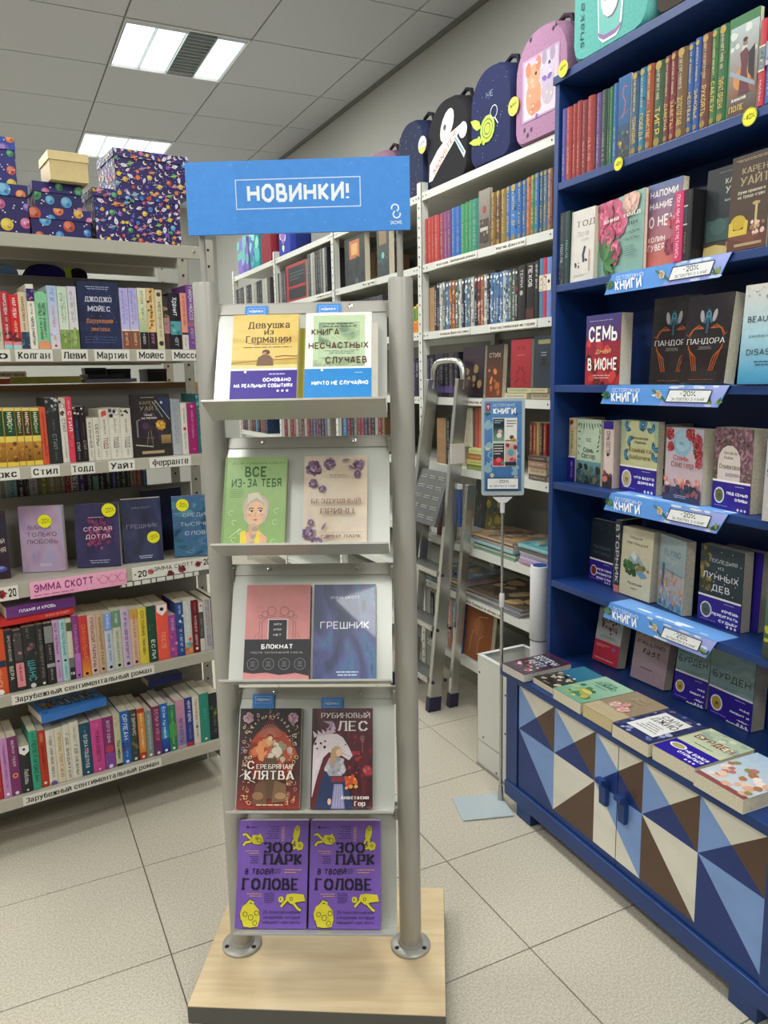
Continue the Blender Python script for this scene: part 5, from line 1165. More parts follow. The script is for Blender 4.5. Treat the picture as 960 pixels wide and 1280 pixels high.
rows5 = [
 (6, 926, '#b01c30', [('p', [(.05, 1), (.95, 1), (.95, .86), (.5, .8), (.05, .86)], '#ece8e2'), ('q', .1, .7, '#e89a5c', .3)], 'crimson spine with a white pennant'),
 (16, 920.5, '#c88cc0', [('q', .15, .9, '#8a4a94', .3), dots(.06, '#f0ecf0')], 'orchid-pink spine'),
 (28.5, 918, '#7c3468', [('t', 'ВЕРНУ ТЕБЯ', .5, .94, '#d8c0d4', .24), ('e', .5, .34, .3, '#e09a5c'), ('e', .5, .34, .16, '#7c3468'), dots(.04, '#e8e0e8')], 'plum spine with an orange knot'),
 (42.5, 929, '#2a2a2c', [('p', [(.06, 1), (.94, 1), (.94, .86), (.5, .79), (.06, .86)], '#ece8e2'), ('e', .5, .92, .13, '#2c2426'), ('t', 'Любовь', .18, .5, '#c8c8c8', .36), ('e', .5, .05, .1, '#e8e8e8')], 'black spine with a white pennant and script'),
 (53, 911, '#35a080', [('t', 'ПЕПЕЛ И ОКЕАН', .14, .84, '#164c40', .44), ('q', .87, .97, '#1c5c4c', .24)], 'jade green spine with dark capitals'),
 (63, 911, '#b83820', [('q', .3, .9, '#8a2414', .3), ('t', 'СЕКС', .8, .94, '#e8b09c', .3), dots(.07, '#f0dcd4')], 'brick red spine'),
 (74, 910, '#dcd6c6', [q2('#7a7c70', .14, .92, .3), ('e', .5, .02, .4, '#6a5a90')], 'white spine with grey-green print'),
 (84, 907, '#dccfb4', [('t', 'ПРОКЛЯТАЯ', .1, .9, '#b89c74', .4)], 'cream spine with sandy capitals'),
 (92.5, 904, '#dcd6c6', [('t', 'ГДЕ ВОДЯТСЯ', .05, .85, '#6a6660', .34)], 'narrow white spine with dark print'),
 (104, 900, '#dcd6c6', [('t', 'ГДЕ НЕЖНЫ', .06, .6, '#6a6660', .3), ('q', .64, .92, '#b8a88c', .3)], 'white spine with grey and sand print'),
 (118, 901.5, '#1c4c64', [('t', 'БУДКА ПОЦЕЛУЕВ', .14, .78, '#d8e0e4', .3), ('q', .8, .92, '#6a94a8', .18), ('e', .5, .05, .09, '#e8ecec'), ('e', .5, .46, .1, '#d0484c')], 'deep petrol-blue spine with white capitals'),
 (133, 897, '#cc4890', [('t', 'ЧУЖАЯ НЕВЕСТА', .2, .8, '#7a2058', .3), ('q', .84, .94, '#e090bc', .2), ('e', .5, .05, .08, '#f0e0e8')], 'hot pink spine'),
 (146.5, 894, '#823070', [('t', 'ВСЕГО ОДНА', .5, .93, '#dcc0d4', .26), ('e', .5, .38, .42, '#b84060'), ('r', 0, .3, '#84489c'), dots(.04, '#e8e0ec')], 'mulberry spine with a red cloud'),
 (154.7, 891.5, '#c8c8a0', [('b', .6, .95, ['#d8a0a0', '#a8c8a0', '#8aa868'], 7, .25), ('t', 'Под небом', .14, .5, '#2c3028', .42), ('r', 0, .05, '#202428')], 'pistachio spine with black script'),
 (166, 887, '#1f66b8', [('t', 'ОРЛЕАН', .46, .94, '#d4dcec', .46), ('b', .26, .42, ['#24347c', '#5a3c7c', '#1c4c9c'], 7, .25), ('q', .1, .24, '#a8c0e0', .22), dots(.04, '#e8ecf4')], 'azure spine with large white capitals'),
 (175.6, 885.6, '#3a4240', [('t', 'ТЭРРИС', .5, .93, '#c8ccc4', .4), ('b', .1, .44, ['#4c5c50', '#2c3432', '#6a6c54'], 7, .3), dots(.05, '#d8d8d4')], 'storm-grey spine with large capitals'),
 (184.7, 884, '#b43c24', [('r', .14, .92, '#d88a34'), ('q', .18, .9, '#f0e4c8', .3), dots(.05, '#f0d8c8')], 'rust red spine with a golden panel'),
 (194, 887, '#7c8c88', [('q', .14, .92, '#c8d0cc', .28), dots(.05, '#f0f0ec')], 'grey-green spine'),
 (203.7, 881, '#7c2c58', [('t', 'ЕСЛИ Я УЙДУ', .3, .94, '#cc98b8', .4), ('r', 0, .24, '#6a3464'), ('e', .5, .4, .3, '#a83c5c'), dots(.05, '#e8dce4')], 'burgundy spine with pink print'),
 (213.6, 878, '#1e6ac0', [('r', 0, .4, '#1c1c8c', '#1e6ac0'), ('r', .3, .6, '#1c98b0', '#1e6ac0'), ('t', 'Если ты меня', .3, .94, '#dce8f0', .36), dots(.05, '#e8ecf4')], 'blue spine deepening to ultramarine'),
 (223, 880, '#2c7c54', [('q', .1, .95, '#8cc88c', .26), ('r', .3, .6, '#4c9c4c'), dots(.05, '#d8e8d8')], 'emerald green spine'),
 (234.5, 873.6, '#b890b4', [('r', 0, 1, '#7a78b0', '#d090a8'), ('t', 'ВЕЧНОСТЬ', .12, .62, '#54346c', .34), ('r', 0, .06, '#c89ca0')], 'dusky pink to periwinkle spine'),
 (244, 870.5, '#2c3888', [('t', 'НЕМУ Я ВЕРЮ', .5, .94, '#e0e4f0', .36), ('r', 0, .08, '#b83048'), ('q', .12, .44, '#7a84c0', .24)], 'ultramarine spine with a red foot'),
 (252.6, 869, '#e0d8ca', [('t', 'ОДНАЖДЫ', .5, .94, '#b86a54', .3), ('q', .1, .46, '#8a7c6c', .24), dots(.36, '#6a5c50')], 'ivory spine with rust-red capitals'),
 (264, 865, '#2a8876', [('q', .45, .7, '#5ab0a0', .2), ('e', .5, .06, .14, '#d8e8e0')], 'plain sea-green spine'),
 (276, 864, '#26262e', [('b', .5, .7, ['#7a8434', '#4c5030', '#26262e'], 7, .25), ('q', .1, .45, '#6a6a78', .26)], 'near-black spine with an olive patch'),
]
row(LB, .178, .012, -3, rows5, 'from picture edge, grey case bottom shelf', G5, width=.14)

# books lying on the rows
def flat(z, A, B, Dd, label, group, front, t, cc, w=None, h=None, **kw):
    """a book lying cover up: A, B, D the top face's left corner, the next along its spine edge, and the one across"""
    P, Q, S = onz(*A, z+t), onz(*B, z+t), onz(*Dd, z+t)
    v = Q-P; H = h or v.length; v.normalize(); n = S-P; nw = n-v*n.dot(v); Wd = w or nw.length; nw.normalize()
    # canonical x (width) -> nw, z (height) -> v, -y (cover normal) -> up
    M = Matrix(((nw.x, 0, v.x, P.x), (nw.y, 0, v.y, P.y), (0, -1, 0, z+t), (0, 0, 0, 1)))
    F = front(Wd, H) if callable(front) else front
    return book(M, Wd, H, t, cc, label, group, front=F, **kw)
def flat_at(fr, s, d, z, w, h, t, ang, label, group, front, cc, spine=None, **kw):
    """lying cover up; spine toward the viewer when ang=0 (height runs along the shelf)"""
    M = fr.M(s, d, z+t) @ Matrix.Rotation(ang, 4, 'Z') @ Matrix(((0, 0, 1, 0), (1, 0, 0, 0), (0, -1, 0, 0), (0, 0, 0, 1)))
    return book(M, w, h, t, cc, label, group, front=front(w, h) if callable(front) else front, spine=spine, **kw)
def c_plain(c, c2=None, words=None, tc='#ffffff', seed=1, cols=None):
    def f(w, h):
        d = D(w, h); d.rect(0, 1, 0, 1, c, c2 or c)
        if cols: nebula(d, cols, seed, 18)
        if words: d.text(words, .5, .6, .07, tc, wu=.7)
        return d
    return f
def sp(words, t, h, c, bg=None, v0=.2, v1=.8, size=.42, extra=()):
    # spine read upright when the book lies cover up
    return spine_design(t, h, ([('r', 0, 1, bg)] if bg else [])+list(extra)+[('t', words, v0, v1, c, size)], 3)
# red and purple books lying above the fourth shelf
s_a = LB.s_at(-4, .71); s_b = LB.s_at(86, .72)
L_ = s_b-s_a
def blank(c, c2=None): return c_plain(c, c2)
zt = LB.hit(20, 788, .012)[1]
def spine_flat(words, t, h, c, v0, v1, size, extra=()):
    d = spine_design(t, h, list(extra), 3); hv = size*t/h
    d.text(words, .5, (v0+v1)/2, hv, c, wu=(v1-v0)*h/t, rot=90 if False else -90, bold=.03); return d
def lying(fr, s0, d, z, t, length, width, cc, label, group, front=None, spine=None, ang=0, **kw):
    """lying flat, spine toward the viewer, head to the right; x of the book -> into the shelf, its height -> along the shelf"""
    M = fr.M(s0, d, z) @ Matrix.Rotation(ang, 4, 'Z') @ Matrix(((0, 0, 1, 0), (1, 0, 0, 0), (0, 1, 0, 0), (0, 0, 0, 1)))
    # cover (canonical -y) would face down: flip so that the front cover looks up
    M = fr.M(s0+length*math.cos(ang), d+length*math.sin(ang), z+t) @ Matrix.Rotation(ang, 4, 'Z') @ Matrix(((0, 0, -1, 0), (1, 0, 0, 0), (0, -1, 0, 0), (0, 0, 0, 1)))
    return book(M, width, length, t, cc, label, group, front=front, spine=spine, **kw)
tops4 = .503+.205
def c_flame(w, h):
    d = D(w, h); d.art = 'purple_flame'; d.blobs(.1, .9, .1, .9, 14, ['#a06aac', '#2a1434'], .01, .03, 5, el=3); return d
lying(LB, LB.s_at(-6, tops4, .01), .004, tops4+.002, .021, .222, .145, '#cc2c2c', 'red book lying on the row of spines, under the purple book', 'books lying on the shelf rows', spine=spine_design(.021, .222, [('q', .05, .4, '#f0a8a0', .34)], 4), front=D(.145, .222).rect(0, 1, 0, 1, '#c82c30'), ang=.05)
lying(LB, LB.s_at(8, tops4+.02, .01), .000, tops4+.024, .034, .196, .135, '#5c2470', 'purple book lying on top of the red one, white capitals on its spine', 'books lying on the shelf rows', spine=spine_flat('ПЛАМЯ И КРОВЬ', .034, .196, '#e8e0ee', .30, .82, .26, [('r', 0, 1, '#5c2470', '#6a2c7c'), ('q', .08, .22, '#c8b0d4', .14)][:1]), front=c_flame(.135, .196), ang=.07, gloss=True)
def c_dune(w, h):
    d = D(w, h); d.rect(0, 1, 0, 1, '#2f74c4', '#3c84d4'); d.blobs(.05, .95, .05, .95, 26, ['#2a68b8', '#4a90dc', '#2c6cc0'], .04, .12, 4, sides=9)
    for k, (v, c) in enumerate(((.16, '#b8a490'), (.27, '#c8bca8'), (.38, '#a89884'), (.5, '#c8bca8'), (.6, '#b8a490'))): d.line([(.25, v), (.7, v+.02)], .09, '#1c2436'); d.line([(.3, v+.005), (.62, v+.02)], .045, c)
    d.flower(.5, .78, .16, ['#c89a5c', '#b87848'], core='#e0b050', seed=3); d.blobs(.3, .7, .68, .9, 8, ['#1c2436', '#c8a070'], .02, .05, 7); d.line([(.9, .12), (.9, .88)], .03, '#1c3c78'); return d
zt5 = .178+.208
P0 = LB.M(LB.s_at(42, zt5, .03), .02, zt5+.005)
lying(LB, LB.s_at(50, zt5, .03), -.004, zt5+.004, .026, .2, .13, '#2f74c4', 'bright blue book lying on the bottom row of spines', 'books lying on the shelf rows', front=c_dune(.13, .2), spine=spine_design(.026, .2, [('r', 0, 1, '#2f74c4')], 2), ang=.13, gloss=True)
lying(LB, LB.s_at(186, .178+.2, .1), .10, .178+.207, .022, .118, .075, '#1f2c78', 'small navy book lying behind the bottom row of spines', 'books lying on the shelf rows', spine=spine_design(.022, .118, [('r', 0, 1, '#1f2c78')], 2), ang=.03)

# far side of the bookcase, seen through the gaps above the back panels
GR = 'books seen through the gap under the second shelf lip'
gap = [(8, '#b8402c'), (20, '#b0b4b0'), (31, '#8ab4c0'), (41, '#2c2434'), (43, '#1c1c20'), (46, '#24222c'), (56, '#b8b0b4'), (59, '#44403c'), (69, '#8a8834'), (79, '#98926c'), (84, '#b8a480'), (90, '#8c7c64'), (97, '#9c2434'), (106, '#dcd8d0'), (115, '#4c2c80'), (124, '#2c3430'), (131, '#88b8a4'), (139, '#242c2c'), (147, '#28342c'), (152, '#4c48a0'), (158, '#243428'), (165, '#3c4440'), (170, '#182024'), (177, '#c8a898'), (184, '#b85c34'), (190, '#2c78c0')]
items = []
for i, (x, c) in enumerate(gap):
    s_ = [q2('#e0dcd0' if sum(LC(c)) < .8 else '#4a4640', .6, .98, .36)]
    if x == 106: s_ = [('t', 'ВЗЛЕТ', .66, .98, '#1c1c20', .62)]
    if x == 97: s_ = [('t', 'РОЗЫ', .66, .98, '#e0a0a0', .5)]
    if x == 131: s_ = [('r', .92, 1, '#8c2434')]
    items.append((x, None, c, s_, {'#b8402c': 'orange-red', '#b0b4b0': 'pale grey', '#8ab4c0': 'light blue', '#2c2434': 'dark violet', '#1c1c20': 'thin black', '#24222c': 'blackish', '#b8b0b4': 'silver', '#44403c': 'thin brown', '#8a8834': 'olive', '#98926c': 'khaki', '#b8a480': 'tan', '#8c7c64': 'dull brown', '#9c2434': 'crimson', '#dcd8d0': 'white black-lettered', '#4c2c80': 'purple', '#2c3430': 'dark grey-green', '#88b8a4': 'mint', '#242c2c': 'black-green', '#28342c': 'dark green', '#4c48a0': 'indigo', '#243428': 'deep green', '#3c4440': 'slate', '#182024': 'ink black', '#c8a898': 'beige pink', '#b85c34': 'copper', '#2c78c0': 'sky blue'}[c]+' book head'))
FAR['on'] = True
row(LB, .836, .255, -6, items, 'in the gap under the second row', GR, h=.287, width=.16)
FAR['on'] = False

# ================================================================== books on the display rack
GD = 'new books on the display rack'
def ds_book(k, s, w, h, t, front, label, cc, roll=0, y0=None, lift=0, **kw):
    """standing on tray k, leaning on its panel; y0: back of the book in front of the panel"""
    if y0 is None: y0 = -.0085 if k in (0, 3) else -.003
    return book(tier_M(k, s) @ T3(0, y0-t, .001+lift) @ Matrix.Rotation(roll, 4, 'Y'), w, h, t, cc, label, GD, front=front(w, h), **kw)
def c_germany(w, h):
    d = D(w, h); d.art = 'yellow_wash'
    d.text('Девушка', .55, .85, .085, '#5c3c1c', wu=.64, bold=.02, serif=True); d.text('из', .55, .755, .07, '#5c3c1c', wu=.15, bold=.02, serif=True); d.text('Германии', .55, .655, .085, '#5c3c1c', wu=.7, bold=.02, serif=True)
    d.lines(.18, .94, .575, .61, 2, '#7a5c34', 5, 'c'); d.lines(.14, .94, .53, .56, 1, '#7a5c34', 6, 'c'); d.rect(0, 1, .29, .37, '#b8a050', '#cfa848'); d.line([(0, .33), (.4, .36), (1, .385)], .012, '#5c4420'); d.rect(0, 1, .24, .305, '#d8cc8c')
    d.line([(.66, .41), (.8, .425), (.95, .415), (1, .42)], .02, '#a8503c'); d.poly([(.38, .29), (.4, .4), (.47, .44), (.58, .43), (.63, .38), (.64, .29)], '#7a5440'); d.ell(.52, .475, .06, '#5c3c24', rv=.055); d.ell(.5, .46, .03, '#b08868')
    d.squash(.24, .41); d.rect(0, 1, .395, .42, '#efe8dc'); d.rect(0, 1, 0, .4, '#35188c'); d.ell(.22, .385, .02, '#e8e4f0'); d.lines(.58, .92, .345, .375, 1, '#c8c0e4', 3); d.text('ОСНОВАНО', .7, .3, .033, '#f0eef6', wu=.42, bold=.06); d.text('НА РЕАЛЬНЫХ СОБЫТИЯХ', .5, .24, .033, '#f0eef6', wu=.88, bold=.06)
    for k in range(3): d.ell(.72+.07*k, .185, .02, '#d8d4ec')
    return d
def c_accidents(w, h):
    d = D(w, h); d.rect(0, 1, 0, 1, '#e8e6e0'); d.e = []; d.art = 'green_wash'; d.rect(0, .12, .2, 1, '#e8e6e0'); d.rect(.9, 1, .2, 1, '#e8e6e0'); d.rect(.12, .9, .96, 1, '#e8e6e0'); d.rect(.12, .2, .34, .96, '#bcd0a8'); d.rect(.82, .9, .34, .96, '#bcd0a8'); d.rect(.2, .82, .86, .96, '#bcd0a8'); d.rect(.2, .82, .38, .5, '#b4c8a4')
    d.lines(.24, .8, .79, .86, 2, '#4a5448', 4, 'c')
    d.text('КНИГА', .3, .73, .075, '#5a2a1c', wu=.42, bold=.03); d.text('НЕСЧАСТНЫХ', .5, .54, .08, '#5a2a1c', wu=.9, bold=.03); d.text('СЛУЧАЕВ', .62, .34, .08, '#5a2a1c', wu=.62, bold=.03); d.lines(.25, .85, .42, .48, 3, '#5c6c58', 5, 'c')
    d.squash(.24, .41); d.rect(0, 1, .395, .42, '#f2efe8'); d.rect(0, 1, 0, .4, '#1c84cc'); d.ell(.26, .385, .02, '#f0f0f0'); d.text('НИЧТО НЕ СЛУЧАЙНО', .53, .25, .036, '#eef4fa', wu=.84, bold=.06); d.lines(.75, .92, .345, .365, 1, '#bcdcf0', 3); return d
def c_youth(w, h):
    d = D(w, h); d.rect(0, 1, 0, 1, '#84a65c', '#9ab67c'); d.rect(0, .04, 0, 1, '#789a52'); d.text('АСЯ ЛАВРИНОВИЧ', .54, .93, .022, '#4c7a2c', wu=.84, bold=.0)
    d.text('ВСЕ', .5, .835, .1, '#2c5c2c', wu=.34, bold=.03); d.text('ИЗ-ЗА ТЕБЯ', .52, .715, .082, '#2c5c2c', wu=.8, bold=.03); d.lines(.1, .32, .56, .66, 5, '#5c8c40', 3)
    for (u, v) in ((.14, .4), (.2, .3), (.86, .42), (.84, .3), (.2, .12), (.82, .1), (.3, .2)): d.ring(u, v, .04, .008, '#c4e0a8', n=8, a0=40, a1=280)
    d.line([(.12, .14), (.3, .24)], .01, '#c4e0a8')
    # figure: braid, face, yellow top
    d.poly([(.3, 0), (.3, .14), (.4, .2), (.62, .2), (.72, .14), (.72, 0)], '#e0a884'); d.poly([(.3, 0), (.3, .2), (.38, .22), (.42, .0)], '#e2cc3c'); d.poly([(.54, 0), (.52, .2), (.6, .22), (.62, 0)], '#e2cc3c')
    d.poly([(.42, .3), (.44, .16), (.54, .14), (.6, .3)], '#d89c78'); d.ell(.53, .42, .2, '#c8bca8', rv=.25); d.ell(.53, .47, .22, '#b8a894', rv=.2); d.ell(.53, .395, .155, '#e4b490', rv=.2)
    d.poly([(.36, .46), (.4, .6), (.56, .62), (.66, .5), (.54, .56), (.44, .52)], '#cfc4b0'); d.line([(.38, .55), (.35, .42), (.38, .32)], .045, '#bfb29c'); d.line([(.66, .54), (.7, .42), (.66, .3)], .045, '#bfb29c')
    d.ell(.46, .412, .036, '#fff8f0', rv=.02); d.ell(.6, .412, .036, '#fff8f0', rv=.02); d.ell(.466, .413, .018, '#3c3028'); d.ell(.606, .413, .018, '#3c3028'); d.line([(.42, .418), (.46, .428), (.5, .416)], .011, '#2c2420'); d.line([(.56, .416), (.6, .428), (.64, .418)], .011, '#2c2420'); d.line([(.415, .438), (.46, .452), (.5, .442)], .014, '#4c3828'); d.line([(.56, .442), (.6, .452), (.645, .438)], .014, '#4c3828'); d.ell(.43, .375, .03, '#e09c84', rv=.02); d.ell(.63, .375, .03, '#e09c84', rv=.02)
    d.line([(.53, .4), (.52, .365), (.54, .36)], .008, '#b87c5c'); d.ell(.53, .325, .032, '#c05c54', rv=.013)
    for k in range(7): d.ell(.5+.02*math.sin(k), .27-.04*k, .042, ['#bfb29c', '#a8987f'][k % 2], rv=.03)
    return d
def c_prince(w, h):
    d = D(w, h); d.art = 'beige_wash'
    for (u, v, r) in ((.12, .9, .17), (.4, .95, .13), (.9, .93, .12), (.12, .72, .1), (.28, .66, .08), (.88, .82, .08), (.06, .16, .14), (.2, .06, .12), (.1, .28, .07)):
        d.flower(u*.92+.04, v*.94+.02, r*.8, ['#8c708c', '#745474', '#a088a0'], core='#5c3c5c', n=7, seed=int(u*100))
    for (u, v, a) in ((.3, .84, 200), (.6, .93, 10), (.7, .88, -30), (.3, .2, 60), (.34, .12, 20)): d.leaf(u, v, .14, a, '#8a6c84', .3)
    d.text('БЕЗДУШНЫЙ', .52, .5, .045, '#9a7c78', wu=.78, bold=.02, serif=True); d.text('ПРИНЦ', .54, .395, .055, '#9a7c78', wu=.54, bold=.02, serif=True); d.lines(.35, .75, .76, .79, 1, '#9a8880', 3, 'c'); d.rect(.25, .95, .175, .179, '#a89080'); d.text('СОФИ ЛАРК', .6, .135, .03, '#846c64', wu=.62, bold=.02, serif=True); return d
def c_notebook(w, h):
    d = D(w, h); d.rect(0, 1, 0, 1, '#d08a88')
    for sg in (-1, 1):
        d.ring(.5+sg*.1, .72, .07, .006, '#5c3c3c', n=10); d.ring(.5+sg*.2, .69, .05, .006, '#5c3c3c', n=10); d.line([(.5+sg*.02, .67), (.5+sg*.18, .655), (.5+sg*.26, .6)], .006, '#5c3c3c'); d.line([(.5+sg*.24, .6), (.5+sg*.24, .44)], .006, '#5c3c3c'); d.line([(.5+sg*.28, .62), (.5+sg*.28, .44)], .004, '#5c3c3c'); d.ring(.5+sg*.27, .66, .03, .005, '#5c3c3c', n=8); d.line([(.5+sg*.3, .5), (.5+sg*.36, .44)], .004, '#5c3c3c')
    d.rect(.35, .66, .42, .64, '#d8c8c8'); d.rect(.365, .645, .42, .63, '#2c2a30')
    for t, v in (('ЗАЙТИ', .585), ('ИЛИ', .53), ('НЕТ', .475)): d.text(t, .5, v, .018, '#d8d0d0', wu=.12, bold=.02)
    d.rect(0, 1, .1, .43, '#2c2b2f'); d.poly([(0, .1), (.15, .085), (.35, .095), (.55, .07), (.8, .09), (1, .06), (1, .12), (0, .12)], '#2c2b2f')
    d.text('БЛОКНАТ', .5, .355, .042, '#f0ecec', wu=.48, bold=.05); d.text('ПОСЛЕ ЗАПОЛНЕНИЯ СЖЕЧЬ', .5, .295, .016, '#c0b8b8', wu=.8, bold=.0)
    for u in (.14, .38, .62, .86): d.ring(u, .18, .085, .007, '#8c8888', n=20); d.lines(u-.05, u+.05, .15, .21, 3, '#8c8888', 3, 'c')
    return d
def c_sinner(w, h): return c_sin(w, h, False)
def ornament(d, u0, u1, v0, v1, cols, seed, n=18, r0=.012, r1=.03):
    R = random.Random(seed)
    for i in range(n):
        u, v = R.uniform(u0, u1), R.uniform(v0, v1); c = R.choice(cols)
        if R.random() < .4: d.ring(u, v, R.uniform(r0, r1), .008, c, n=8, a0=R.uniform(0, 360), a1=R.uniform(400, 600))
        else: d.leaf(u, v, R.uniform(r0, r1)*1.6, R.uniform(0, 360), c, .45)
    return d
def c_oath(w, h):
    d = D(w, h); d.rect(0, 1, .3, 1, '#4a2a2e', '#231f22'); d.rect(0, 1, 0, .3, '#8c2c20', '#4a2a2e')
    d.poly([(.3, .5), (.34, .78), (.5, .92), (.66, .78), (.74, .5)], '#5c2026'); d.ell(.52, .55, .36, '#a84428', rv=.4)
    d.blobs(.18, .86, .3, .62, 26, ['#a84a2c', '#b8603c', '#8c3020', '#7a2c20', '#5c3828'], .05, .12, 4); d.blobs(.25, .55, .5, .66, 14, ['#c87044', '#d88c58', '#b85838'], .03, .08, 6); d.blobs(.5, .84, .48, .66, 18, ['#b8a890', '#cfc4b0', '#94846c'], .03, .07, 5)
    for k in range(17): a = math.radians(10+k*10); d.line([(.5+.06*math.cos(a), .7+.045*math.sin(a)), (.5+.19*math.cos(a), .7+.14*math.sin(a))], .008, '#c88c7c')
    d.ell(.49, .67, .05, '#d8a878', rv=.07); d.ell(.51, .695, .035, '#e8c8a0')
    d.poly([(.36, .1), (.34, .3), (.42, .5), (.62, .5), (.7, .3), (.68, .1)], '#5c4430'); d.poly([(.25, .05), (.3, .24), (.44, .3), (.5, .04)], '#6c4c34'); d.poly([(.56, .06), (.6, .28), (.78, .24), (.82, .08)], '#7c5c40'); d.ell(.7, .13, .09, '#a8805c', rv=.05); d.ell(.34, .13, .09, '#946c4c', rv=.06)
    for k in range(13): a = math.radians(160-k*11.5); d.text('ЕКАТЕРИНАЗВОНЦОВА'[k], .5+.33*math.cos(a), .7+.24*math.sin(a)-.02, .02, '#e8d4a0', rot=math.degrees(a)-90, bold=.03)
    cl = ['#d8c090', '#c89c8c', '#a88ca0', '#e0d0a0']
    for q in (0, 1):
        u = (.14 if q == 0 else .87); d.flower(u, .9, .09, ['#b8909c', '#a87c8c'], core='#7a5468', seed=q); ornament(d, u-.08, u+.08, .5, .84, cl, 5+q, 26); ornament(d, u-.07, u+.07, .06, .5, ['#e0b080', '#d8906c', '#e8c890'], 15+q, 30)
    ornament(d, .25, .75, .9, .97, cl, 7, 10)
    d.text('С', .22, .43, .075, '#ece4dc', wu=.11, bold=.01, serif=True); d.text('ЕРЕБРЯНАЯ', .6, .415, .042, '#ece4dc', wu=.58, bold=.01, serif=True); d.text('КЛЯТВА', .52, .33, .08, '#ece4dc', wu=.8, bold=.015, serif=True); d.line([(.05, .32), (.12, .35), (.16, .3), (.3, .26)], .01, '#ece4dc')
    d.lines(.24, .84, .03, .06, 1, '#e0c8a0', 3, 'c'); return d
def c_ruby(w, h):
    d = D(w, h); d.art = 'ruby_wash'; d.blobs(.6, .98, .3, .8, 20, ['#8c2430', '#a02c38', '#b83840'], .01, .04, 5); d.flower(.92, .37, .09, ['#a82c38', '#b83c44'], core='#7c1c28')
    d.poly([(.02, .12), (.03, .62), (.1, .72), (.3, .74), (.42, .74), (.52, .7), (.62, .6), (.68, .52), (.62, .475), (.5, .52), (.38, .55), (.3, .55), (.24, .42), (.16, .2), (.06, .06)], '#dcd0d4')
    for k in range(16): u = .06+.02*(k % 5); v = .15+k*.034; d.line([(u, v), (u+.07, v+.03)], .006, '#b8a0ac')
    for k in range(5): d.poly([(.04+k*.07, .7+.01*k), (-.0+k*.075+.02, .77+.01*k), (.12+k*.07, .72+.01*k)], '#cdb8c4')
    d.poly([(.2, .72), (.36, .84), (.34, .87), (.18, .87), (.3, .83), (.24, .77)], '#a88ca4'); d.poly([(.26, .73), (.4, .79), (.36, .86), (.33, .8)], '#c0a8bc'); d.ell(.56, .63, .012, '#3c2430'); d.line([(.5, .55), (.64, .51)], .008, '#a88c98'); d.blobs(.05, .25, .58, .68, 5, ['#2c1c2c'], .01, .025, 4)
    d.poly([(.0, .04), (.1, .3), (.2, .5), (.3, .56), (.34, .5), (.24, .3), (.2, .0), (.02, 0)], '#5c1c24'); d.poly([(.08, .0), (.14, .2), (.22, .36), (.3, .4), (.52, .4), (.62, .22), (.7, .0)], '#26345c'); d.poly([(.34, 0), (.38, .24), (.52, .24), (.56, 0)], '#8c88b0')
    for k in range(4): d.line([(.38+k*.045, .02), (.41+k*.03, .23)], .008, '#b8b4cc')
    d.poly([(.22, .4), (.3, .5), (.5, .5), (.58, .38), (.5, .32), (.3, .32)], '#a8a4ac'); d.blobs(.25, .55, .34, .49, 14, ['#bcb8bc', '#94909c', '#c8c4c8'], .02, .04, 6); d.rect(.34, .54, .26, .31, '#8c2c34'); d.ell(.42, .56, .075, '#b89878', rv=.09); d.ell(.46, .55, .05, '#e0b898', rv=.06); d.poly([(.34, .6), (.3, .44), (.38, .42), (.4, .56)], '#b49470'); d.line([(.24, .34), (.26, .2), (.31, .08)], .05, '#26345c'); d.ell(.31, .07, .03, '#e0b898', rv=.05)
    d.blobs(.58, .74, .2, .36, 16, ['#d86c30', '#e8a050', '#c84828'], .02, .05, 7)
    d.text('РУБИНОВЫЙ', .56, .925, .05, '#e8dcdc', wu=.82, bold=.01, serif=True); d.text('ЛЕС', .68, .815, .095, '#ece4e4', wu=.5, bold=.015, serif=True); d.line([(.5, .9), (.62, .72)], .005, '#d8c8c8') if False else None
    d.line([(.84, .72), (.84, .55)], .006, '#a88c8c'); d.ring(.84, .7, .03, .006, '#9cb0a0', n=8); d.text('Анастасия', .72, .11, .032, '#ece4dc', wu=.46, bold=.03, serif=True); d.text('Гор', .8, .05, .04, '#ece4dc', wu=.18, bold=.03, serif=True); return d
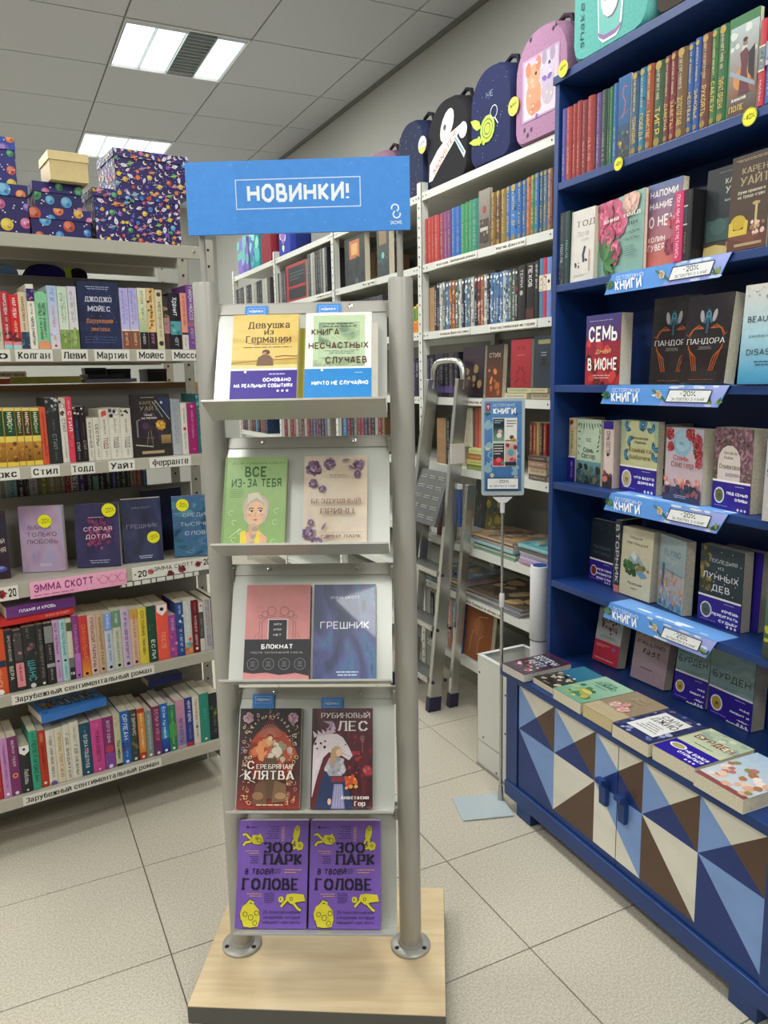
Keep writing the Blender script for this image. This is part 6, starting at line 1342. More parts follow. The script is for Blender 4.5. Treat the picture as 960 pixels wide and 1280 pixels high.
def c_zoo(w, h):
    d = D(w, h); P = '#7654ae'; Y = '#d8cc34'; K = '#1c1428'; d.rect(0, 1, 0, 1, P, '#7c5ab4')
    d.poly([(.1, .925), (.15, .925), (.125, .955)], K); d.text('БОМБОРА', .2, .932, .012, K, wu=.12, bold=.03); d.lines(.38, .58, .82, .95, 6, K, 3, 'r', .28); d.lines(.62, .66, .8, .94, 8, '#d8a070', 3, 'l', .5)
    def creature(pts, legs, holes=()):
        d.poly([(u+(.008 if i % 2 else -.008), v-.006) for i, (u, v) in enumerate(pts)], K)
        for L in legs: d.line(L, .05, K); 
        for L in legs: d.line(L, .034, Y)
        d.poly(pts, Y)
        for q in holes: d.ring(q[0], q[1], q[2], .008, K, n=8)
    creature([(.18, .8), (.2, .86), (.27, .86), (.34, .85), (.36, .8), (.3, .77), (.22, .775)], [[(.18, .82), (.1, .87), (.06, .86)], [(.18, .8), (.1, .79), (.07, .76)], [(.3, .84), (.31, .87)]], [(.3, .81, .03), (.26, .83, .015)])
    creature([(.78, .84), (.8, .92), (.84, .955), (.88, .93), (.88, .88), (.86, .83), (.82, .8)], [[(.8, .82), (.76, .76), (.84, .75)], [(.84, .82), (.83, .77)]], [(.84, .92, .02)])
    creature([(.82, .74), (.84, .79), (.9, .8), (.94, .77), (.92, .725), (.86, .715)], [[(.84, .75), (.79, .73)]], [(.88, .76, .018)])
    creature([(.07, .14), (.1, .2), (.16, .23), (.26, .22), (.33, .17), (.35, .08), (.32, .02), (.22, .01), (.12, .02)], [[(.14, .2), (.2, .25), (.26, .23)], [(.1, .08), (.08, .14)]], [(.14, .13, .03), (.22, .1, .035), (.28, .05, .03), (.3, .14, .03)])
    creature([(.7, .27), (.72, .31), (.8, .32), (.96, .31), (.98, .25), (.86, .24), (.78, .22)], [[(.72, .26), (.64, .2)], [(.8, .24), (.88, .18), (.92, .165)], [(.66, .28), (.64, .24)]], [(.78, .27, .02)])
    d.ring(.64, .265, .03, .02, Y, n=10)
    d.text('ЗОО', .575, .74, .09, K, wu=.42, bold=.035, serif=True); d.text('ПАРК', .64, .63, .09, K, wu=.56, bold=.035, serif=True); d.text('в твоей', .31, .525, .062, K, wu=.4, bold=.02, shear=.15); d.text('ГОЛОВЕ', .47, .4, .098, K, wu=.8, bold=.035, serif=True)
    d.lines(.08, .3, .68, .72, 2, '#d8a070', 5, 'r'); d.lines(.16, .3, .59, .67, 4, K, 6, 'r', .28); d.lines(.5, .64, .5, .55, 3, K, 7, 'c', .28); d.lines(.68, .92, .5, .55, 2, '#d8a070', 8); d.lines(.1, .36, .285, .325, 2, '#d8a070', 9, 'r'); d.lines(.4, .54, .23, .33, 6, K, 10, 'l', .28)
    for k, t in enumerate(('25 психологических', 'синдромов, которые', 'мешают нам жить')): d.text(t, .65, .15-.045*k, .026, K, wu=.52, bold=.0, shear=.15)
    return d
WH = '#d9d4c6'
ds_book(0, .078, .134, .186, .012, c_plain('#c8c050', '#b8b040'), 'yellow book standing behind the one with the seated man, only its edge showing', '#c8c050')
ds_book(0, .228, .130, .196, .012, c_plain('#dcd8cc'), 'white book standing behind the white and green one, only its edge showing', '#dcd8cc')
ds_book(0, .068, .132, .207, .020, c_germany, 'yellow book with a seated man and a purple belly band, on the top display tray', '#c8a848', back_col='#c8a848', y0=-.0215)
ds_book(0, .215, .132, .207, .022, c_accidents, 'white and green book with an azure belly band, on the top display tray', '#e2e0d8', y0=-.0215)
ds_book(1, .030, .131, .205, .018, c_youth, 'lime green book with a braided girl on its cover, on the second display tray', '#84a65c')
ds_book(1, .198, .132, .205, .018, c_prince, 'beige book with mauve roses in plastic wrap, on the second display tray', '#c8b8a8', gloss=True)
ds_book(2, .062, .139, .207, .018, c_notebook, 'pink notebook with a black belly band, on the third display tray', '#d08a88')
ds_book(2, .209, .133, .206, .020, c_sinner, 'marbled blue book without a sticker, on the third display tray', '#26345c', gloss=True)
ds_book(3, .036, .136, .210, .026, c_oath, 'dark red book with ornate gold border and crescent sun, on the fourth display tray', '#1f1a1c')
ds_book(3, .194, .134, .210, .012, c_ruby, 'ruby red book with a white dragon, on the fourth display tray', '#4c1620')
for q, (s, nm) in enumerate(((.020, 'on the column with the darker red tray above it'), (.183, 'on the side nearer the stepladder'))):
    for j in range(2):
        t = .020; lb = ('front' if j == 1 else 'hidden rear')+' purple book with yellow creatures, '+('under the crescent-sun book' if q == 0 else 'under the dragon book')+', bottom tray'
        ds_book(4, s+(.010 if j == 0 and q == 0 else 0), .158-(.012 if j == 0 else 0), .222, t, c_zoo if j else c_plain('#6a48a8'), lb, '#6c4ca6', y0=-.003-(.021 if j else 0))
tag_new(0, .082, .2145, 'blue novelty tag above the yellow book with the seated man'); tag_new(0, .231, .216, 'blue novelty tag above the white and green book', w=.05, h=.036)
tag_new(3, .056, .209, 'blue novelty tag above the crescent-sun book', w=.049); tag_new(3, .212, .200, 'blue novelty tag above the dragon book', w=.049)

# ================================================================== books on the blue bookcase
GB = 'adventure series books on the top shelf of the blue bookcase'
def gold(c, w='ТЕКСТ', extra=()): return [('b', .02, .98, ['#1c1814', '#6c5c3c', '#2c2c2c'], 5, .14), ('e', .5, .95, .3, '#a88c44'), ('e', .5, .05, .3, '#8a7434')]+([('t', w, .14, .46, '#c8ac5c', .46)] if w else [('q', .14, .46, '#c8ac5c', .4)])+[('q', .52, .9, '#c8b890', .26)]+list(extra)
def pl(c): return [('q', .06, .45, mix(c, '#f0e0c0', .5), .34), ('q', .5, .95, mix(c, '#ffffff', .25), .3)]
it = [(706.8, 136, '#5a54a8', 'violet-blue spine'), (713.5, 133.5, '#b83a34', 'tomato red spine'), (719, 130, '#a83230', 'red spine'), (725, 126, '#a82e2c', 'redder spine'), (732, 125, '#8c2a2c', 'dim red spine'), (740.5, 119, '#b03430', 'broad red spine'), (742.5, 119, '#5c2428', 'hair-thin maroon spine'), (749.5, 116, '#6a4488', 'purple spine'), (757, 112, '#2c4a38', 'dark green spine'), (760, 111.5, '#34583c', 'thin dark green spine'), (764, 109, '#2c7c4c', 'green spine'), (770.5, 104.5, '#2c64a8', 'blue spine')]
row(BB, 1.967, .006, 701, [(x, y, mix(c, '#101018', .15), pl(c), l) for x, y, c, l in it], 'from the far side panel, blue bookcase top', GB, hard=True)
def c_octo(w, h):
    d = D(w, h); d.rect(0, 1, 0, 1, '#24466c', '#1c5c94'); d.rect(.0, 1, .0, .42, '#2c2c2c', '#24466c'); d.line([(.7, .86), (.45, .88), (.35, .78), (.6, .68), (.5, .56), (.3, .5)], .1, '#8c4858'); d.line([(.7, .86), (.45, .88), (.35, .78), (.6, .68), (.5, .56), (.3, .5)], .04, '#b07078'); d.line([(0, .5), (1, .58)], .02, '#7c8ca0'); d.blobs(.05, .95, .04, .35, 16, ['#3c6c50', '#5c4430', '#1c3c3c', '#8a6a3c'], .06, .14, 4); d.ell(.3, .2, .1, '#b8a82c'); return d
stand(1.967, (771, None), None, 'blue cover-out book with a red octopus, between spines on the blue bookcase top shelf', GB, c_octo, .01, fr=BB, d=.006, w=BB.s_at(786, 1.967)-BB.s_at(771, 1.967), h=.206, tilt=0, cc='#24508c', yaw=0) if True else None
it = [(796, 90, '#3c6484', 'steel-blue gold-titled spine', 'ТЕРРИТОРИЯ'), (805, 85, '#1f88b0', 'cyan gold-titled spine', 'ПОБЕДА'), (814, 80.5, '#b0502c', 'orange-brown gold-titled spine', 'ТАИНСТВЕ'), (827, 75.5, '#3c6440', 'olive-green gold-titled spine', 'ТИГР'), (834.5, 71, '#7c2e38', 'wine gold-titled spine', 'ДАВЕРНА'), (842.6, 65.5, '#8a2c34', 'crimson gold-titled spine', 'ЗАВЕТЫ'), (855.7, 59.5, '#7a5a34', 'bronze gold-titled spine', 'ЗОЛОТОГЛАВ'), (864, 54.5, '#2c5ca4', 'mid-blue gold-titled spine', 'НЕОТВАЖ'), (872, 48.5, '#2a5cb0', 'bright blue gold-titled spine', 'ЗИМОВЬЕ'), (883.5, 42.5, '#7c4034', 'red-brown gold-titled spine', 'РУКОЯТЬ'), (893, 37, '#3c7c38', 'leaf-green gold-titled spine', 'САБЛЕЗУ'), (906, 31, '#2c6c38', 'green gold-titled spine of the flying-boy book', 'ПИРАТ ОРДЕНА')]
row(BB, 1.967, .006, 787, [(x, y, mix(c, '#101018', .18), gold(c, w), l) for x, y, c, l, w in it], 'after the octopus cover', GB, hard=True)
def c_boy(w, h):
    d = D(w, h); d.rect(0, 1, 0, 1, '#4c3028', '#9ca8a8'); d.rect(0, 1, .9, 1, '#2c6c38'); d.rect(0, .05, 0, 1, '#2c6c38'); d.rect(.05, 1, .2, .9, '#7c4c34', '#a8b4b4'); d.blobs(.1, .9, .5, .88, 12, ['#b8c4c0', '#8c9c9c', '#c8ccc4'], .05, .12, 3); d.ell(.5, .36, .3, '#c08044', rv=.3)
    d.poly([(.4, .2), (.46, .5), (.4, .62), (.6, .66), (.7, .6), (.66, .42), (.76, .2)], '#5c2c34'); d.ell(.56, .71, .08, '#8c6048'); d.ell(.56, .74, .08, '#2c2020', rv=.06); d.poly([(.05, .44), (.1, .48), (.95, .28), (.95, .24)], '#8c98a8'); d.poly([(.7, .6), (.9, .66), (.9, .3), (.7, .4)], '#1c1c20')
    d.text('Алексей', .42, .165, .03, '#e8e0d0', wu=.5, bold=.03, serif=True); d.text('ПОЛЕ', .35, .075, .055, '#c8a84c', wu=.5, bold=.03, serif=True); return d
stand(1.967, (907, None), None, 'green-framed cover-out book with a flying boy, on the blue bookcase top shelf', GB, c_boy, .012, fr=BB, d=.006, w=BB.s_at(944, 1.967)-BB.s_at(907, 1.967), h=.206, tilt=0, cc='#2c6c38', yaw=0)
row(BB, 1.967, .0, 945, [(953.5, 25, '#b02c3c', [('r', .42, .68, '#6a7c84'), ('b', .44, .66, ['#a89c84', '#4c5c64', '#c8bca8'], 8, .25), ('r', .68, .7, '#d8ccb0'), ('r', .4, .42, '#d8ccb0'), ('t', 'МИФЫ', .06, .3, '#e0a8a8', .34)], 'red spine with a picture belt'), (966, 12, '#2c5494', [('r', .42, .68, '#8494b0'), ('b', .44, .66, ['#b8a4b4', '#5c6c94'], 8, .25), ('q', .06, .36, '#a8b8d0', .26)], 'blue spine with a picture belt')], 'after the flying-boy cover', GB, hard=True)

G6 = 'books on the second shelf of the blue bookcase'
row(BB, 1.673, .004, 696.5, [(704, 266, '#34383c', [('t', 'ПОСЛЕ', .3, .56, '#a8b0b4', .36), ('q', .6, .95, '#6a7478', .24), ('b', 0, .3, ['#24282c', '#4c5458'], 6, .25)], 'charcoal spine in plastic wrap'), (709.5, 264, '#24403c', [('t', 'ПОСЛЕ', .35, .6, '#7ca89c', .36)], 'dark green spine')], 'from the far panel, blue bookcase second shelf', G6)
def c_todd(w, h):
    d = D(w, h); d.rect(0, 1, 0, 1, '#d4cfc8'); d.text('ТОД', .62, .8, .08, '#4c4c50', wu=.8, bold=.0, serif=True); d.text('После', .5, .66, .07, '#8a7c7c', wu=.5, bold=-.005, shear=.2); d.text('ссоры', .6, .58, .04, '#8a7c7c', wu=.34, bold=-.005, shear=.2); d.line([(.62, .48), (.54, .36), (.58, .26)], .1, '#3c3058'); d.line([(.64, .3), (.72, .27)], .06, '#241c30'); d.blobs(.15, .4, .16, .26, 7, ['#2c2c34', '#4c4c50'], .02, .05, 3); d.lines(.15, .8, .06, .1, 2, '#a8a49c', 3); d.poly([(.78, .12), (.78, .44), (.86, .4), (.86, .12)], '#b89c94'); return d
def c_anna(w, h):
    d = D(w, h); d.rect(0, 1, 0, 1, '#7ca49a', '#8cb0a4')
    for (u, v, r, s) in ((.3, .82, .3, 1), (.12, .62, .2, 2), (.5, .66, .2, 3), (.1, .9, .22, 5), (.75, .93, .2, 6), (.42, .3, .18, 4), (.3, .52, .16, 7)):
        d.flower(min(max(u, .2), .8), min(v, .88), r*.85, ['#c84c74', '#d86a88', '#b83c68'] if s != 6 else ['#d8a898', '#e0b8a8'], n=8, core='#e08a6c', seed=s)
    for k in range(7): d.leaf(.2, .2, .3, -60+k*28, ['#2c5c30', '#4c8444', '#3c7038'][k % 3], .28)
    d.text('анна тодд', .58, .73, .05, '#e8e4e0', wu=.78, bold=.02, serif=True); d.text('18+', .82, .61, .045, '#2c3430', wu=.2, bold=.03, serif=True); d.text('история', .75, .5, .04, '#3c4c48', wu=.4, shear=.1); d.text('Стеллы', .75, .42, .04, '#3c4c48', wu=.4, shear=.1); d.lines(.62, .9, .2, .34, 5, '#4c6c64', 3, 'c'); return d
def c_remind(w, h):
    d = D(w, h); d.rect(0, 1, 0, 1, '#c86a58', '#5c6c94')
    for t, v, hh, ww in (('НАПОМИ', .87, .075, .8), ('НАНИЕ', .73, .075, .66), ('О НЕМ', .54, .12, .8), ('КОЛИН', .33, .06, .5), ('ГУВЕР', .23, .07, .5)): d.text(t, .08, v, hh, '#e8e0dc', wu=ww, al='l', bold=.03)
    d.flower(.72, .5, .12, ['#b83c4c', '#c85060'], seed=2); d.flower(.78, .22, .2, ['#8c3048', '#a04058'], core='#7c2438', seed=3); d.line([(.8, .8), (.7, .6), (.76, .4)], .012, '#5c2430'); return d
stand(1.673, (712.5, None), None, 'pale grey cover-out book half hidden behind the peony cover, blue bookcase', G6, c_todd, .02, fr=BB, d=.012, w=BB.s_at(741, 1.673, .012)-BB.s_at(712.5, 1.673, .012), h=.2, tilt=.02, cc='#d4cfc8', yaw=0)
stand(1.673, (745.4, 349.6), (745, 258), 'peony-covered green book on the second shelf of the blue bookcase', G6, c_anna, .010, BR=(803.5, 336), cc='#b83c58')
stand(1.673, (805, None), None, 'coral and blue book with big white lettering, blue bookcase second shelf', G6, c_remind, .02, fr=BB, d=.012, w=BB.s_at(840, 1.673, .012)-BB.s_at(805, 1.673, .012)+.02, h=.206, tilt=.03, cc='#a86068', yaw=0)
row(BB, 1.673, -.008, 840, [(851, 239, '#c83468', [('t', 'ПОКА МЫ НЕ ВСТРЕТИЛИСЬ', .05, .95, '#f0c8d4', .34)], 'raspberry spine'), (856.5, 237.5, '#2c2826', [('t', 'ПОСЛЕ', .1, .4, '#7c746c', .4), ('r', .5, .78, '#b8b8b4'), ('r', .52, .76, '#34383c')], 'dark spine with a boxed word'), (862, 237, '#1c1a1c', [], 'plain black spine')], 'after the coral cover, blue bookcase', G6)
def c_dark(w, h):
    d = D(w, h); d.rect(0, 1, 0, 1, '#18161c'); d.ell(.6, .3, .16, '#4c1c28'); d.blobs(.3, .9, .15, .4, 8, ['#3c1824', '#24141c'], .05, .12, 3); return d
def c_kaul(w, h):
    d = D(w, h); d.rect(0, 1, 0, 1, '#2a2f34', '#24282c'); d.lines(.3, .9, .93, .95, 1, '#8a8060', 2, 'c'); d.text('КАРЕН', .7, .83, .055, '#b8b4a4', wu=.5, bold=.01, serif=True); d.text('УАЙТ', .72, .73, .07, '#b8b4a4', wu=.5, bold=.01, serif=True); d.text('Колыбельная', .72, .62, .025, '#c8c4b4', wu=.5, bold=.02); d.rect(.05, .6, .18, .42, '#3c5450'); d.ell(.35, .34, .2, '#46625c', rv=.16); d.rect(0, 1, 0, .16, '#4c3a28'); d.poly([(0, .0), (.02, .12), (.3, .14), (.6, .1), (.62, 0)], '#c8b06c'); d.ell(.7, .12, .14, '#a87c44', rv=.1); return d
def c_house(w, h):
    d = D(w, h); d.rect(0, 1, 0, 1, '#4a3628', '#3a2c22'); d.lines(.1, .95, .93, .96, 2, '#a8946c', 2, 'c'); d.text('КАРЕН', .6, .83, .06, '#a08c68', wu=.66, bold=.01, serif=True); d.text('УАЙТ', .6, .72, .085, '#a08c68', wu=.72, bold=.01, serif=True); d.text('Духи прошлого', .55, .61, .028, '#d8ccb4', wu=.7, bold=.02, serif=True); d.text('на Трэдд-стрит', .55, .56, .028, '#d8ccb4', wu=.7, bold=.02, serif=True)
    d.rect(0, 1, 0, .16, '#5c3428'); d.poly([(.02, .14), (.3, .2), (.9, .16), (.6, .06)], '#6c4030'); d.ell(.26, .3, .2, '#b89c2c', rv=.15); d.poly([(.02, .16), (.02, .3), (.1, .32), (.14, .22), (.4, .22), (.44, .32), (.52, .3), (.5, .16)], '#c8ac3c'); d.rect(.68, .74, .2, .45, '#b8a46c'); d.ell(.7, .47, .1, '#a8905c', rv=.04); d.blobs(.6, .95, .14, .28, 12, ['#d8b0a0', '#b88c74', '#e0c8b0', '#8c6450'], .03, .06, 4); d.rect(.2, .9, .04, .07, '#a88c6c'); return d
stand(1.673, (867, None), None, 'near-black cover half hidden behind the dark green cover, blue bookcase', G6, c_dark, .016, fr=BB, d=.14, w=.06, h=.2, tilt=0, cc='#18161c', yaw=0)
stand(1.673, (878, None), None, 'dark green-black cover with a pale sofa, behind the brown armchair cover', G6, c_kaul, .02, fr=BB, d=.030, w=.12, h=.202, tilt=.03, cc='#2a2f34', yaw=0)
stand(1.673, (908, None), None, 'brown cover with a yellow armchair, on the second blue shelf', G6, c_house, .02, fr=BB, d=.004, w=BB.s_at(956.5, 1.673)-BB.s_at(908, 1.673), h=.205, tilt=.03, cc='#4a3628', yaw=0)
stand(1.673, (958.5, None), None, 'blue cover cut by the picture edge, beside the yellow armchair cover', G6, c_plain('#2c5488', '#3c6c9c'), .02, fr=BB, d=.006, w=.13, h=.2, tilt=.03, cc='#2c5488', yaw=0)

G7 = 'books on the third shelf of the blue bookcase'
def c_seven(w, h):
    d = D(w, h); d.rect(0, 1, 0, .62, '#a82830', '#8c2038'); d.rect(0, 1, .62, 1, '#5c2458', '#3c3878'); d.blobs(.02, .98, .0, .62, 22, ['#b8303c', '#8c1824', '#c83c3c', '#6c1c1c', '#3c1418'], .05, .13, 4); d.lines(.1, .8, .9, .93, 1, '#a098c8', 2)
    d.text('СЕМЬ', .5, .72, .19, '#f2f0ec', wu=.82, bold=.035); d.text('дней', .52, .48, .07, '#e8c07c', wu=.44, bold=.0, shear=.2); d.text('В ИЮНЕ', .5, .29, .16, '#f2f0ec', wu=.84, bold=.03); d.lines(.15, .85, .08, .15, 2, '#d8b8b0', 3, 'c'); return d
stand(1.373, (731, None), None, 'red and indigo book with tall white lettering, alone on the third blue shelf', G7, c_seven, .042, fr=BB, d=.012, w=BB.s_at(773.5, 1.373, .012)-BB.s_at(731, 1.373, .012), yaw=0, tilt=.01, cc='#7c2434', h=.197)
def c_pandora(w, h):
    d = D(w, h); d.rect(0, 1, 0, 1, '#2a2424', '#221e22')
    for sg in (-1, 1):
        for k in range(3): d.line([(.5+sg*.08, .62), (.5+sg*(.2+.06*k), .66-.02*k), (.5+sg*(.32+.04*k), .6-.03*k), (.5+sg*(.38+.03*k), .52+.02*k)], .014, '#a85428')
        for k in range(3): d.line([(.5+sg*.38, .4+.02*k), (.5+sg*(.2+.05*k), .3), (.5+sg*(.14+.04*k), .14)], .018, '#a05028')
        d.ell(.5+sg*.14, .76, .045, '#98989c', rv=.11, rot=-sg*.2); d.line([(.5+sg*.02, .8), (.5+sg*.08, .68)], .05, '#3c6478')
    d.line([(.5, .84), (.5, .56)], .05, '#2c5464'); d.ring(.5, .78, .05, .014, '#5c98ac', n=10); d.text('ПАНДОРА', .5, .475, .06, '#c8c4c0', wu=.84, bold=.0, serif=True); d.lines(.3, .7, .38, .42, 3, '#8c8884', 3, 'c'); d.lines(.1, .9, .03, .05, 1, '#8c4c34', 4, 'c'); return d
stand(1.373, (811, None), (819, 375), 'black book with orange scrolls, the one further back of the leaning pair', G7, c_pandora, .018, fr=BB, d=.05, w=.15, yaw=0, cc='#221e20', gloss=True)
stand(1.373, (848, None), (862, 374), 'black book with orange scrolls, the front one of the leaning pair', G7, c_pandora, .036, fr=BB, d=.0, w=BB.s_at(904, 1.373)-BB.s_at(848, 1.373), yaw=0, cc='#2a2424', gloss=True)
def c_beauty(w, h):
    d = D(w, h); d.rect(0, 1, .1, .5, '#4c94b8', '#9cc0cc'); d.rect(0, 1, .5, 1, '#9cc0cc', '#c4c0b8'); d.rect(0, 1, 0, .1, '#3c84b0', '#4c94b8'); d.blobs(.02, .98, .85, .98, 30, ['#8a9094', '#b4a890', '#d0ccc4', '#6a7c88'], .008, .02, 3); d.text('BEAUTIFUL', .5, .65, .055, '#2c3c4c', wu=.8, bold=.01); d.text('DISASTER', .5, .32, .055, '#2c3c4c', wu=.74, bold=.01); d.text('ДЖЕЙМИ МАКГВАЙР', .5, .48, .022, '#4c6474', wu=.7); d.lines(.2, .8, .18, .24, 2, '#2c5470', 3, 'c'); return d
stand(1.373, (921, None), None, 'white to turquoise book cut by the picture edge, third blue shelf', G7, c_beauty, .03, fr=BB, d=-.004, w=.14, h=.22, tilt=.06, cc='#a8c0c4', yaw=0)

G8 = 'books on the fourth shelf of the blue bookcase'
def band(d, words, top=.34, ic='#b8a878', c='#2c1a84'):
    d.rect(0, 1, top, top+.025, '#ece8e4'); d.rect(0, 1, 0, top, c); d.ell(.2, top*.5, .14, '#d8d4e0', rv=.16); d.ell(.2, top*.5, .11, ic, rv=.13); d.blobs(.12, .28, top*.35, top*.65, 6, ['#4c4434', '#6c7454', ic], .02, .05, 3); d.lines(.62, .94, top*.86, top*.93, 1, '#b0a8d8', 3); n = len(words)
    for k, t in enumerate(words): d.text(t, .95, top*(.62-.2*k), .03 if n < 4 else .022, '#f2f0f8', wu=min(.62, .055*len(t)+.05), al='r', bold=.055)
    d.lines(.08, .6, top*.1, top*.16, 1, '#9c94c8', 4)
    for k in range(3): d.ell(.72+.09*k, top*.08, .028, '#d8d4ec', n=8)
    return d
def c_sis1(w, h):
    d = D(w, h); d.rect(0, 1, .34, 1, '#a8bca4', '#b8c8b0'); d.rect(0, 1, 0, .36, '#24343c', '#5c8c90')
    for k in range(9): d.leaf(.1+.1*k, .96, .16+.03*(k % 3), -110+k*9, ['#2c5044', '#3c6450'][k % 2], .2)
    for k in range(5): d.leaf(.06, .5+.1*k, .12, -50+20*k, '#2c5044', .25); d.leaf(.94, .55+.08*k, .14, 200+20*k, '#2c5044', .25)
    d.text('Семь', .5, .53, .07, '#4c4438', wu=.42, shear=.05, serif=True); d.text('Сестер', .5, .44, .07, '#4c4438', wu=.56, shear=.05, serif=True); d.lines(.35, .65, .66, .72, 2, '#5c5c48', 3, 'c'); d.blobs(.04, .96, .03, .3, 26, ['#1c2428', '#344c40', '#5c5c3c', '#2c4c58', '#141c20'], .04, .1, 4); return d
stand(1.07, (720, 602.8), (720, 524), 'sage green book with leaf sprays and a dark seaside, fourth blue shelf', G8, c_sis1, .02, BR=(750, 609), cc='#a8bca4')
def dep(fr, a, b, z): P = onz(a, b, z); return (P-fr.O).dot(fr.n)
row(BB, 1.07, .055, 709.5, [(718.5, 523, '#c8b88c', [('r', 0, .38, '#2c1a84'), ('r', .38, .4, '#ece8e0'), ('e', .4, .93, .25, '#7c2430'), ('e', .6, .88, .2, '#d8b8b0'), ('q', .45, .8, '#7c6c44', .26), ('q', .06, .34, '#a098d0', .24)], 'cream spine with a violet foot'),], 'by the far panel, blue bookcase fourth shelf', G8, width=.115)
row(BB, 1.07, dep(BB, 755, 609.5, 1.07), 752.5, [(765, 527, '#d8c4bc', [('r', .88, 1, '#2c1a84'), ('r', 0, .2, '#3c3034'), ('t', 'СЕМЬ СЕСТЕР', .5, .85, '#5c4c4c', .34), ('b', 0, .25, ['#8c3c44', '#24202c', '#c87c74'], 7, .25), ('e', .5, .5, .12, '#2c2430')], 'blush-white spine with a violet head')], 'after the sage green cover', G8, width=.11)
def c_butter(w, h):
    d = D(w, h); d.rect(0, 1, .34, 1, '#c8c48c', '#94b098'); d.ell(.52, .72, .4, '#c8c898', rv=.42)
    for (u, v, a) in ((.12, .88, 30), (.2, .74, -30), (.86, .85, 120), (.9, .6, 60), (.1, .5, 10), (.92, .46, 70), (.5, .94, 0), (.7, .93, 160)):
        for s in (-1, 1): d.leaf(u, v, .17, a+s*38, '#2c5c80', .55); d.leaf(u, v, .11, a+s*38, '#4c88a8', .5)
    d.text('Люсинда', .54, .76, .035, '#6c6844', wu=.42, serif=True); d.text('Райли', .54, .7, .035, '#6c6844', wu=.3, serif=True); d.text('Комната', .54, .59, .06, '#8c6c34', wu=.62, shear=.05, serif=True); d.text('бабочек', .54, .49, .06, '#8c6c34', wu=.58, shear=.05, serif=True); return band(d, ['ЧТО ВСЕГО', 'ДОРОЖЕ?'])
stand(1.07, (774.5, 611.2), (776.5, 525), 'yellow-green book with blue butterflies and a violet belly band', G8, c_butter, .02, BR=(820, 620.5), cc='#c8c48c')
row(BB, 1.07, .085, 821.5, [(829, 531.5, '#d4cab8', [('r', 0, .38, '#2c1a84'), ('r', .38, .4, '#ece8e0'), ('q', .45, .95, '#9c7c58', .3), ('q', .06, .34, '#a098d0', .24)], 'cream spine with a violet foot and sandy print')], 'before the red-flower cover', G8, width=.1)
def c_sis2(w, h):
    d = D(w, h); d.rect(0, 1, 0, 1, '#c8a8ac', '#b8b4c0'); d.ell(.45, .8, .26, '#8cacc0'); d.ell(.45, .83, .2, '#9cbccc')
    for (u, v, r) in ((.1, .92, .13), (.14, .74, .1), (.66, .93, .12), (.86, .84, .14), (.9, .68, .12), (.92, .55, .09)): d.flower(u, v, r, ['#a82430', '#b83c44', '#8c1c28'], core='#d8a060', seed=int(v*100))
    for k in range(5): d.leaf(.85, .6+.06*k, .1, 100+40*k, '#2c4c38', .35)
    d.text('Семь', .45, .6, .065, '#a83c34', wu=.4, shear=.05, serif=True); d.text('Сестер', .5, .51, .07, '#8c3434', wu=.6, shear=.05, serif=True); d.lines(.38, .55, .78, .82, 2, '#3c5464', 3, 'c'); d.rect(0, 1, .0, .2, '#2c3450', '#4c4460'); d.blobs(.03, .97, .2, .33, 30, ['#d87c70', '#c86464', '#e8a48c', '#7c4c5c', '#e0b0a0'], .02, .05, 5); d.blobs(.03, .97, .1, .22, 16, ['#2c3048', '#3c3c54', '#8c5458'], .03, .07, 6); d.lines(.25, .75, .05, .1, 2, '#b8b4c8', 3, 'c'); return d
stand(1.07, (830, 623.5), (832, 534.5), 'pink-grey book with red flowers over a city skyline, fourth blue shelf', G8, c_sis2, .045, BR=(876, 632.8), cc='#b8a8b0')
def c_olive(w, h):
    d = D(w, h); d.art = 'blossom_grove'; d.blobs(.03, .97, .62, .97, 30, ['#7c3c64', '#8c4c70', '#34402c'], .01, .03, 4)
    d.ell(.42, .58, .3, '#d0c4bc', rv=.34); d.rect(.12, .72, .36, .56, '#d0c4bc'); d.text('Люсинда', .45, .7, .035, '#6c645c', wu=.36, serif=True); d.text('Райли', .4, .64, .035, '#6c645c', wu=.24, serif=True); d.text('Оливковое', .46, .53, .055, '#5c5450', wu=.6, shear=.05, serif=True); d.text('дерево', .52, .44, .045, '#6c5c90', wu=.38, shear=.05, serif=True); return band(d, ['ПОД СЕНЬЮ', 'ОЛИВЫ'], ic='#5c6440')
stand(1.07, (889.7, 634), (892, 534.5), 'grey-pink book with an olive arch and a violet belly band', G8, c_olive, .05, BR=(936.6, 644), cc='#8c7c74')
def c_berry(w, h):
    d = D(w, h); d.rect(0, 1, 0, 1, '#b8b4b0', '#a8a8b8'); d.rect(0, 1, .9, 1, '#2c1a84'); d.blobs(.05, .6, .05, .9, 30, ['#b83048', '#3c5c3c', '#c8c4c0', '#8c2438'], .03, .08, 4); return d
stand(1.07, (952, None), None, 'berry-patterned book cut by the picture edge, fourth blue shelf', G8, c_berry, .03, fr=BB, d=-.006, w=.13, h=.205, tilt=.02, cc='#b8b4b0', yaw=0)

